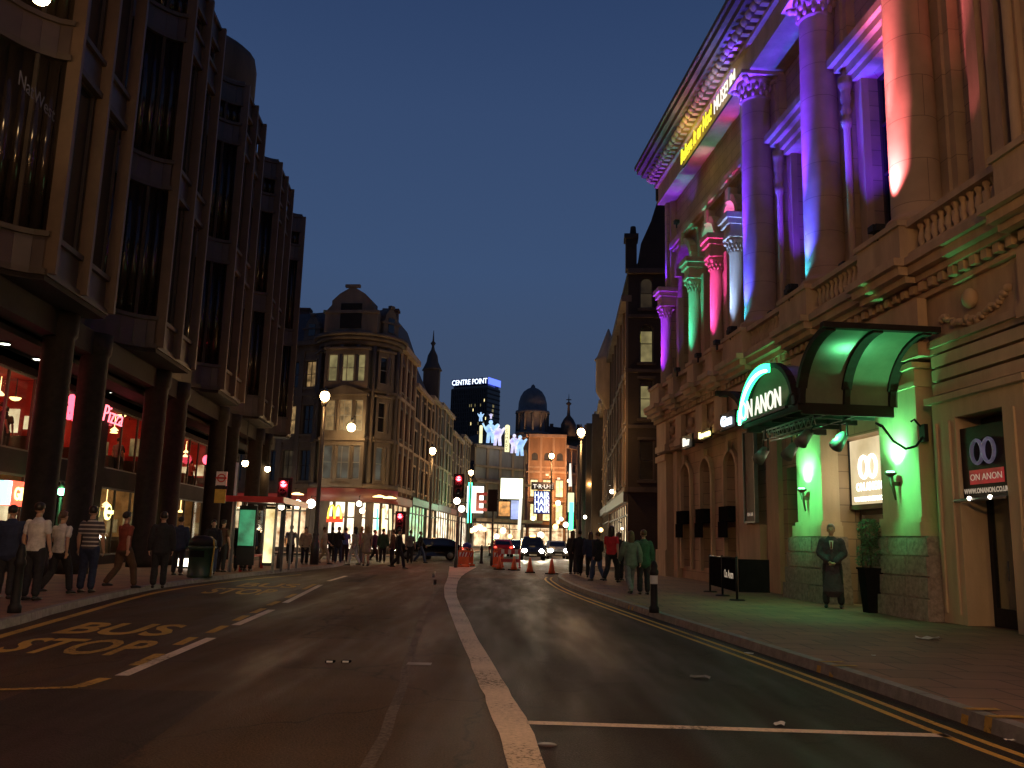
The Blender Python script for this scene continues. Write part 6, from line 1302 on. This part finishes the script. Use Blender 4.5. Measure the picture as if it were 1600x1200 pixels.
car((-5.2, 58.5, 0), R_(-86), 'car_black', 'dark car crossing the junction side on with its lamps lit', False, True, head=.25)
car((-.6, 76, 0), R_(186), 'car_red', 'red car driving away between the taxi and the orange barriers', False, False)
car((1.0, 96, 0), R_(3), 'car_black', 'dark car farther along the avenue behind the taxi', False, True)
# ================================================================ PEOPLE
M['skin'] = mat('skin', (.48, .29, .20), .6, .12, 8); M['skin_d'] = mat('brown_skin', (.16, .085, .055), .6, .12, 8)
CL = {'white': (.62, .60, .56), 'cream': (.50, .42, .30), 'grey': (.16, .16, .17), 'black': (.018, .018, .022), 'navy': (.02, .03, .07), 'redbrown': (.22, .05, .03), 'red': (.50, .02, .03), 'green': (.03, .09, .05), 'greygreen': (.12, .16, .12), 'beige': (.42, .32, .22), 'denim': (.05, .08, .16), 'brown': (.09, .05, .03), 'blue': (.06, .12, .35), 'purple': (.10, .04, .14), 'pink': (.45, .18, .22), 'plum': (.055, .038, .055)}
for k, c in CL.items(): M['c_' + k] = mat(k + '_cloth', c, .85, .25, 9, .15, 60)
M['h_dark'] = mat('dark_hair', (.02, .014, .01), .5, .3, 30); M['h_brown'] = mat('brown_hair', (.09, .045, .02), .5, .3, 30); M['h_fair'] = mat('fair_hair', (.35, .23, .10), .5, .3, 30); M['h_grey'] = mat('grey_hair', (.22, .21, .20), .5, .3, 30)
M['shoe'] = mat('shoe_leather', (.02, .017, .015), .4, .2, 6)
def stripes():
    m = mat('striped_cloth', (.5, .47, .42), .85, 0); t = m.node_tree; n = t.nodes; l = t.links; b = n['Principled BSDF']
    tcn = n.new('ShaderNodeTexCoord'); s = n.new('ShaderNodeSeparateXYZ'); a = n.new('ShaderNodeMath'); a.operation = 'MULTIPLY'; a.inputs[1].default_value = 2 * math.pi / .085
    q = n.new('ShaderNodeMath'); q.operation = 'SINE'; r = n.new('ShaderNodeValToRGB'); r.color_ramp.elements[0].position = .48; r.color_ramp.elements[1].position = .54
    r.color_ramp.elements[0].color = (.07, .06, .07, 1); r.color_ramp.elements[1].color = (.52, .48, .43, 1)
    l.new(tcn.outputs['Object'], s.inputs[0]); l.new(s.outputs[2], a.inputs[0]); l.new(a.outputs[0], q.inputs[0]); l.new(q.outputs[0], r.inputs[0]); l.new(r.outputs[0], b.inputs['Base Color']); return m
M['c_striped'] = stripes()
def etube(m, pts, n=14):          # pts: (x,y,z,rx,ry) ellipse loft with closed round ends
    P_ = [Vector(p[:3]) for p in pts]; vs = []; fs = []
    ext = []
    d0 = (P_[0] - P_[1]).normalized(); d1 = (P_[-1] - P_[-2]).normalized()
    r0 = min(pts[0][3:]); r1 = min(pts[-1][3:])
    L = [(P_[0] + d0 * r0 * .7, pts[0][3] * .55, pts[0][4] * .55)] + [(P_[i], pts[i][3], pts[i][4]) for i in range(len(pts))] + [(P_[-1] + d1 * r1 * .7, pts[-1][3] * .55, pts[-1][4] * .55)]
    for i, (p, rx, ry) in enumerate(L):
        d = (L[min(i + 1, len(L) - 1)][0] - L[max(i - 1, 0)][0]).normalized(); ax = Vector((1, 0, 0)); ax = ax - d * ax.dot(d)
        if ax.length < .3: ax = Vector((0, 0, 1)) - d * d.z
        ax.normalize(); ay = d.cross(ax)
        for k in range(n): a = 2 * math.pi * k / n; vs.append(p + ax * rx * math.cos(a) + ay * ry * math.sin(a))
    K = len(L)
    for i in range(K - 1):
        for k in range(n): fs.append((i * n + k, i * n + (k + 1) % n, (i + 1) * n + (k + 1) % n, (i + 1) * n + k))
    fs.append(tuple(reversed(range(n)))); fs.append(tuple(range((K - 1) * n, K * n))); m.add(vs, fs)
def fuse(m, voxel, it=4, name='body'):
    me = bpy.data.meshes.new(name); me.from_pydata([tuple(v) for v in m.v], [], m.f); me.update(); o = bpy.data.objects.new('tmp', me); COL.objects.link(o)
    r = o.modifiers.new('r', 'REMESH'); r.mode = 'VOXEL'; r.voxel_size = voxel; s = o.modifiers.new('s', 'SMOOTH'); s.iterations = it; s.factor = .5
    dg = bpy.context.evaluated_depsgraph_get(); out = bpy.data.meshes.new_from_object(o.evaluated_get(dg)); bpy.data.objects.remove(o); out.name = name
    if name in ('shirt', 'trousers'):
        from mathutils import noise
        for v, nn in [(v, v.normal.copy()) for v in out.vertices]:
            q = v.co; a = noise.noise(Vector((q.x * 9, q.y * 9, q.z * 5 + 3))) * .011 + noise.noise(Vector((q.x * 22 + 5, q.y * 22, q.z * 26 + q.x * 10))) * .006; v.co = q + nn * a
    out.polygons.foreach_set('use_smooth', [True] * len(out.polygons)); return out
def pose_joints(pose):
    J = {}
    for s, k in ((-1, 'L'), (1, 'R')):
        J['sh' + k] = (s * .175, 0, 1.42); J['hip' + k] = (s * .095, 0, .92); J['kn' + k] = (s * .10, -.015, .50); J['an' + k] = (s * .105, .02, .09)
        J['el' + k] = (s * .235, .02, 1.14); J['wr' + k] = (s * .25, -.05, .89); J['hd' + k] = (s * .02 * -1, -.25, -1)
    if pose == 'walk':
        J.update(knL=(-.10, -.20, .53), anL=(-.105, -.26, .11), knR=(.10, .06, .49), anR=(.105, .33, .17), elL=(-.24, .10, 1.16), wrL=(-.25, .10, .92), elR=(.24, -.06, 1.15), wrR=(.22, -.24, .97))
    if pose == 'stride':
        J.update(knR=(.10, -.16, .52), anR=(.105, -.18, .10), knL=(-.10, .04, .49), anL=(-.105, .24, .14), elR=(.24, .08, 1.16), wrR=(.25, .06, .92), elL=(-.24, -.02, 1.14), wrL=(-.20, -.20, 1.02))
    if pose == 'clasp':
        J.update(elL=(-.25, -.01, 1.15), wrL=(-.07, -.19, .98), elR=(.25, -.01, 1.15), wrR=(.07, -.20, .97), hdL=(.8, -.1, -.5), hdR=(-.8, -.1, -.5), knL=(-.13, -.01, .50), anL=(-.15, .02, .09), knR=(.13, -.01, .50), anR=(.15, .02, .09))
    if pose == 'phone':
        J.update(elR=(.24, -.06, 1.18), wrR=(.13, -.20, 1.38), hdR=(-.2, .1, 1), knR=(.12, -.05, .50), anR=(.14, -.06, .09))
    return J
PC = {}
def person_meshes(pose, style):
    key = (pose, style)
    if key in PC: return PC[key]
    J = pose_joints(pose); fem = style == 'dress'; out = {}
    sw = .90 if fem else 1.0
    def V(k): return Vector(J[k])
    def limb(m, a, b, ra, rb, mid=None, g=0):
        A = V(a) if isinstance(a, str) else a; B = V(b) if isinstance(b, str) else b; md = A.lerp(B, .4); etube(m, [(*A, ra + g, ra + g), (*md, (mid or (ra + rb) / 2) + g, (mid or (ra + rb) / 2) + g), (*B, rb + g, rb + g)], 12)
    if ('body', pose) not in PC:
        m = MB()
        etube(m, [(0, .01, .90, .155, .105), (0, .005, 1.0, .15, .10), (0, 0, 1.12, .135, .092), (0, 0, 1.26, .155, .105), (0, .005, 1.38, .165, .10), (0, .01, 1.45, .10, .07)])
        etube(m, [(0, .015, 1.44, .058, .058), (0, .005, 1.56, .053, .055)])
        # head: skull, face, jaw, nose, ears, brow
        m.ball((0, .015, 1.675), .075, .093, .10, 18, 12); m.ball((0, -.018, 1.625), .060, .070, .075, 16, 10); m.ball((0, -.045, 1.572), .035, .035, .028, 12, 8)
        etube(m, [(0, -.088, 1.665, .009, .009), (0, -.105, 1.633, .014, .013)], 8); m.ball((0, -.082, 1.598), .024, .012, .009, 10, 6)
        for s in (-1, 1): m.ball((s * .076, .015, 1.642), .012, .022, .032, 10, 8); m.ball((s * .03, -.075, 1.668), .018, .012, .007, 8, 6)
        for k, s in (('L', -1), ('R', 1)):
            m.ball(V('sh' + k), .048, .048, .048, 12, 8); limb(m, 'sh' + k, 'el' + k, .040, .036, .042); limb(m, 'el' + k, 'wr' + k, .040, .025, .038)
            limb(m, 'hip' + k, 'kn' + k, .085, .052, .078); limb(m, 'kn' + k, 'an' + k, .052, .036, .054); a = V('an' + k); etube(m, [(a.x, a.y + .02, a.z - .045, .034, .034), (a.x, a.y - .08, a.z - .05, .036, .028), (a.x, a.y - .16, a.z - .06, .032, .018)], 10)
            # hand: palm, four unequal curled fingers and a thumb from the side
            w = V('wr' + k); e = V('el' + k); hv = (w - e).normalized()
            if pose in ('clasp', 'phone') and (k == 'R' or pose == 'clasp'): hv = (hv + Vector(J['hd' + k]).normalized()).normalized()
            side = hv.cross(Vector((s, 0, 0))); side = side.normalized() if side.length > .2 else Vector((0, -1, 0)); inn = hv.cross(side).normalized()
            if inn.x * s > 0: inn = -inn
            pc = w + hv * .045; etube(m, [(*(w + hv * .0), .026, .018), (*pc, .038, .016), (*(w + hv * .085), .036, .015)], 10) if abs(side.x) > .7 else (m.ball(pc, .018, .040, .048, 12, 8) if abs(hv.z) > .6 else m.ball(pc, .046, .03, .026, 12, 8))
            for f, (off, ln) in enumerate(((-.030, .068), (-.010, .078), (.010, .073), (.028, .058))):
                b = w + hv * .082 + side * off; c1 = b + hv * ln * .5 + inn * .006; c2 = c1 + (hv * .75 + inn * .6).normalized() * ln * .5; etube(m, [(*b, .009, .009), (*c1, .0085, .0085), (*c2, .0075, .0075)], 8)
            tb = w + hv * .03 - side * .028; t1 = tb + (hv * .7 - side * .7).normalized() * .035; t2 = t1 + hv * .03; etube(m, [(*tb, .011, .011), (*t1, .010, .010), (*t2, .0085, .0085)], 8)
        PC[('body', pose)] = fuse(m, .0085, 2, 'body')
    out['body'] = PC[('body', pose)]
    g = .014
    if style in ('tee', 'jacket', 'dress', 'coat'):
        m = MB(); hem = {'tee': .90, 'jacket': .82, 'dress': .62, 'coat': .34}[style]; gg = g + (.018 if style in ('jacket', 'coat') else 0)
        low = [(0, .005, hem, .172 + gg, .12 + gg)] if style not in ('dress', 'coat') else ([(0, 0, hem, .20, .16), (0, .005, .84, .178, .135)] if style == 'dress' else [(0, .005, hem, .215, .165), (0, .005, .62, .205, .155), (0, .005, .86, .195, .14)])
        etube(m, low + [(0, .005, .98, .16 + gg, .108 + gg), (0, 0, 1.12, .142 * sw + gg, .098 + gg), (0, 0, 1.26, .160 * sw + gg, .112 + gg), (0, .005, 1.39, .166 * sw + gg, .104 + gg), (0, .012, 1.455, .085 + gg, .068 + gg)], 20)
        for k in 'LR':
            m.ball(V('sh' + k) * .985, .058 + gg, .058 + gg, .056 + gg, 12, 8); e = V('el' + k); s_ = V('sh' + k); w = V('wr' + k)
            if style in ('jacket', 'coat'): limb(m, 'sh' + k, 'el' + k, .054, .046, .054, gg); limb(m, e, e.lerp(w, .93), .045, .034, .042, gg)
            else: limb(m, s_, s_.lerp(e, .68), .048, .046, .047, gg)
        out['top'] = fuse(m, .013, 3, 'shirt')
    m = MB(); gg = .02
    if style == 'dress': pass
    else:
        etube(m, [(0, .008, .86, .150 + gg, .105 + gg), (0, .008, .97, .150 + gg, .102 + gg)], 18)
        for k in 'LR':
            limb(m, 'hip' + k, 'kn' + k, .088, .062, .080, gg); a = V('an' + k); kn = V('kn' + k); limb(m, kn, kn.lerp(a, .93), .060, .055, .062, gg * .8)
        out['trousers'] = fuse(m, .014, 3, 'trousers')
    for k in 'LR':
        a = V('an' + k); m = MB(); etube(m, [(a.x, a.y + .045, a.z - .05, .040, .040), (a.x, a.y - .05, a.z - .05, .045, .036), (a.x, a.y - .15, a.z - .062, .042, .026), (a.x, a.y - .19, a.z - .068, .030, .018)], 12); out['shoe' + k] = fuse(m, .010, 2, 'shoe')
    PC[key] = out; return out
def hair_mesh(kind):
    if ('hair', kind) in PC: return PC[('hair', kind)]
    m = MB(); m.ball((0, .028, 1.695), .088, .098, .098, 18, 12); m.ball((0, -.035, 1.745), .062, .045, .035, 12, 8)
    if kind == 'long': etube(m, [(0, .075, 1.70, .085, .045), (0, .085, 1.58, .088, .04), (0, .085, 1.45, .08, .03)]); [etube(m, [(s * .078, .02, 1.69, .02, .04), (s * .082, .03, 1.55, .02, .035), (s * .075, .03, 1.47, .015, .03)], 8) for s in (-1, 1)]
    if kind == 'tail': etube(m, [(0, .11, 1.70, .03, .03), (0, .15, 1.62, .028, .028), (0, .14, 1.50, .015, .015)], 8)
    PC[('hair', kind)] = fuse(m, .012, 2, 'hair'); return PC[('hair', kind)]
def person(px, py, rot, label, pose='stand', style='tee', top='white', bottom='black', hair='h_dark', hk='short', skin='skin', h=1.75, z=.12, group=None, loc=None, extra=None):
    p = Vector(loc) if loc is not None else G(px, py, z); o = thing('person', label, 'person', (p.x, p.y, z), R_(rot), group); s = h / 1.77; o.scale = (s * 1.02, s * 1.02, s)
    ms = person_meshes(pose, style)
    def put(name, me, mt, par=o):
        c = bpy.data.objects.new(name, me); COL.objects.link(c); c.parent = par
        if len(me.materials) == 0: me.materials.append(M[mt])
        c.material_slots[0].link = 'OBJECT'; c.material_slots[0].material = M[mt]; return c
    put('body', ms['body'], skin)
    if 'top' in ms: put({'dress': 'dress', 'jacket': 'jacket', 'coat': 'coat', 'tee': 'shirt'}[style], ms['top'], 'c_' + top)
    if 'trousers' in ms: put('trousers', ms['trousers'], 'c_' + bottom)
    put('shoe', ms['shoeL'], 'shoe'); put('shoe', ms['shoeR'], 'shoe'); put('hair', hair_mesh(hk), hair)
    if extra == 'collar':
        for nm, mt, bx in (('shirt_front', 'c_white', [(-.045, -.150, 1.42), (.045, -.150, 1.42), (.022, -.165, 1.24), (-.022, -.165, 1.24)]), ('tie', 'c_redbrown', [(-.014, -.164, 1.40), (.014, -.164, 1.40), (.018, -.178, 1.25), (-.018, -.178, 1.25)])):
            mm = bpy.data.meshes.new(nm); vs = bx + [(x, y + .03, zz) for x, y, zz in bx]; mm.from_pydata(vs, [], [(0, 3, 2, 1), (4, 5, 6, 7), (0, 1, 5, 4), (1, 2, 6, 5), (2, 3, 7, 6), (3, 0, 4, 7)]); put(nm, mm, mt)
    if extra == 'bag':
        mm = MB(); mm.ball((.21, .04, .95), .05, .15, .13, 12, 8); mm.bar((.20, .04, 1.05), (-.10, .0, 1.46), .02, .012); me = bpy.data.meshes.new('shoulder_bag'); me.from_pydata([tuple(v) for v in mm.v], [], mm.f); put('shoulder_bag', me, 'shoe')
    return o
S = 'pedestrians outside the arcade'
person(46, 938, 175, 'man in a white shirt and dark trousers seen from behind near the bollard', 'stand', 'tee', 'white', 'black', h=1.78)
person(86, 930, 165, 'person in a white top and dark clothes beside the man in the white shirt', 'walk', 'tee', 'white', 'black', 'h_brown', 'tail', h=1.66)
person(133, 926, 184, 'man in a broad striped shirt seen from behind outside the arcade', 'stand', 'tee', 'striped', 'navy', h=1.80)
person(188, 921, 150, 'person in a rusty red shirt walking past the striped shirt', 'walk', 'tee', 'redbrown', 'brown', 'h_dark', h=1.72)
person(246, 919, 200, 'person all in black standing before the arcade column', 'stand', 'jacket', 'black', 'black', h=1.76)
person(4, 936, 190, 'person in a dark coat cut by the edge of the photo', 'stand', 'jacket', 'navy', 'black', h=1.72)
person(276, 899, 180, 'person in dark blue waiting behind the litter bin', 'phone', 'jacket', 'navy', 'black', h=1.75)
person(328, 897, 20, 'person in a black jacket waiting left of the bus stop post', 'stand', 'jacket', 'black', 'denim', h=1.70)
person(344, 894, 160, 'person in a brown top just behind the bus stop post', 'stand', 'tee', 'brown', 'black', h=1.74)
person(372, 893, 195, 'person in dark clothes with a shoulder bag beside the shelter', 'stride', 'jacket', 'black', 'black', h=1.78, extra='bag')
person(386, 892, 170, 'person in a navy jacket standing against the green advert panel', 'stand', 'jacket', 'navy', 'black', 'h_brown', h=1.76)
C2 = [(452, 882, 200, 'walk', 'tee', 'grey', 'black', 'short', 'grey top near the tall lamp post, farthest along'), (475, 882, 30, 'stand', 'jacket', 'beige', 'black', 'short', 'beige jacket standing just left of the tall lamp post'), (505, 882, 90, 'walk', 'tee', 'cream', 'beige', 'short', 'cream top walking right of the tall lamp post'),
      (517, 878, 180, 'stand', 'jacket', 'black', 'black', 'short', 'black jacket in the group under the double arches'), (527, 880, 10, 'phone', 'jacket', 'black', 'navy', 'short', 'black jacket holding up a phone under the double arches'), (538, 877, 200, 'stand', 'tee', 'blue', 'black', 'short', 'blue shirt under the double arches'),
      (552, 884, 250, 'stride', 'tee', 'cream', 'white', 'long', 'white trousers stepping off the kerb'), (563, 879, 120, 'stand', 'tee', 'pink', 'grey', 'long', 'pink top behind the beige dress'), (571, 884, 210, 'stand', 'dress', 'beige', 'black', 'long', 'beige dress at the kerb of the junction'),
      (584, 878, 70, 'walk', 'jacket', 'navy', 'black', 'short', 'navy jacket right of the beige dress'), (597, 879, 180, 'stand', 'jacket', 'green', 'black', 'short', 'dark green coat by the restaurant doors'), (612, 884, 260, 'stand', 'jacket', 'brown', 'black', 'short', 'brown jacket at the junction kerb'),
      (622, 889, 90, 'walk', 'jacket', 'black', 'black', 'short', 'black jacket crossing the road before the restaurant'), (640, 880, 170, 'stand', 'tee', 'grey', 'black', 'short', 'grey shirt near the small red traffic light'), (656, 880, 90, 'walk', 'jacket', 'black', 'denim', 'short', 'black jacket and jeans crossing left of the island')]
for px, py, r, po_, st, tp, bt, hk, lb in C2: person(px, py, r, 'pedestrian in a ' + lb if not lb.startswith('white tr') else 'pedestrian in ' + lb, po_, st, tp, bt, random.choice(['h_dark', 'h_brown', 'h_fair']), hk, h=random.uniform(1.64, 1.82), z=.0 if px > 600 else .1)
for px, py, r, po_, st, tp, bt, lb, ex in ((894, 897, 180, 'stand', 'jacket', 'black', 'black', 'person in a long black jacket nearest the taxi on the theatre pavement', None), (906, 903, 190, 'walk', 'jacket', 'black', 'black', 'person in black walking away beside the group on the theatre pavement', None),
      (922, 905, 175, 'stand', 'jacket', 'navy', 'black', 'person in navy in the middle of the group on the theatre pavement', None), (936, 907, 200, 'stride', 'jacket', 'black', 'denim', 'person in a black jacket and jeans beside the red top', None),
      (954, 912, 185, 'walk', 'tee', 'red', 'black', 'person in a bright red top walking on the theatre pavement', None), (968, 908, 160, 'stand', 'jacket', 'black', 'black', 'person in dark clothes just behind the red top', None),
      (985, 932, 200, 'walk', 'jacket', 'greygreen', 'grey', 'person in a grey green coat between the red top and the banded bollard', None), (1007, 928, 170, 'stand', 'jacket', 'green', 'black', 'person in a dark green coat with a bag by the banded bollard', 'bag')):
    person(px + random.uniform(-3, 3), py + random.uniform(-3, 2), r + random.uniform(-35, 35), lb, po_, st, tp, bt, random.choice(['h_dark', 'h_brown', 'h_fair']), random.choice(['short', 'short', 'long']), h=random.uniform(1.60, 1.86), extra=ex)
person(1303, 950, -22, 'doorman in a long plum grey coat with a white shirt front between the green pillars', 'clasp', 'coat', 'plum', 'black', 'h_grey', 'short', h=1.86, extra='collar')
for u, yq, r, tp, lb in ((27.4, 3.9, 150, 'black', 'diner in black behind the glass of the red restaurant window cut by the column'), (28.4, 4.3, 200, 'brown', 'diner in brown at the far end of the first red window'), (37.3, 3.9, 170, 'grey', 'diner in grey behind the neon script window'), (38.2, 4.2, 210, 'black', 'diner in black at the window post beyond the neon script'), (48.6, 4.0, 180, 'redbrown', 'diner in rusty red in the red window over the bus stop')):
    q = LT @ Vector((u, yq, 3.6)); person(0, 0, r, lb, 'stand', 'tee', tp, 'black', loc=q, z=3.6, h=1.68)
# clipped shrub in a tall planter by the doors
p = G(1364, 957, .12); o = thing('potted_shrub', 'clipped green shrub in a tall black tapered planter by the wider green pillar', 'potted plant', (p.x, p.y, .115)); W = WM[o.name]
m = MB(W); v = [(-.15, -.15, 0), (.15, -.15, 0), (.15, .15, 0), (-.15, .15, 0), (-.21, -.21, .9), (.21, -.21, .9), (.21, .21, .9), (-.21, .21, .9)]; m.add(v, [(0, 3, 2, 1), (0, 1, 5, 4), (1, 2, 6, 5), (2, 3, 7, 6), (3, 0, 4, 7), (4, 5, 6, 7)]); m.box(-.23, .23, -.23, .23, .9, .94); m.build('planter', M['rubber'], o)
m = MB(W); m.tube([(0, 0, .9), (.01, 0, 1.5), (0, .01, 1.8)], [.03, .022, .012], 7); st = m.build('stem', M['wood'], o)
M['leaf'] = mat('shrub_leaf', (.05, .10, .035), .6, .4, 8); m = MB(W); random.seed(77)
for k in range(2600):
    t = random.random(); zz = .98 + 1.0 * t; R = (.24 + .05 * math.sin(t * 9) + .03 * math.sin(t * 23)) * (1 - max(0, t - .75) * 2.2) * (.55 + .5 * random.random()); a = random.uniform(0, 6.283)
    c = Vector((R * math.cos(a), R * math.sin(a), zz)); d = Vector((random.gauss(0, 1), random.gauss(0, 1), random.gauss(0, 1))).normalized(); e = d.orthogonal().normalized(); s_ = random.uniform(.018, .034)
    m.add([c - d * s_, c + e * s_ * .45, c + d * s_, c - e * s_ * .45], [(0, 1, 2, 3)])
m.build('foliage', M['leaf'], o)
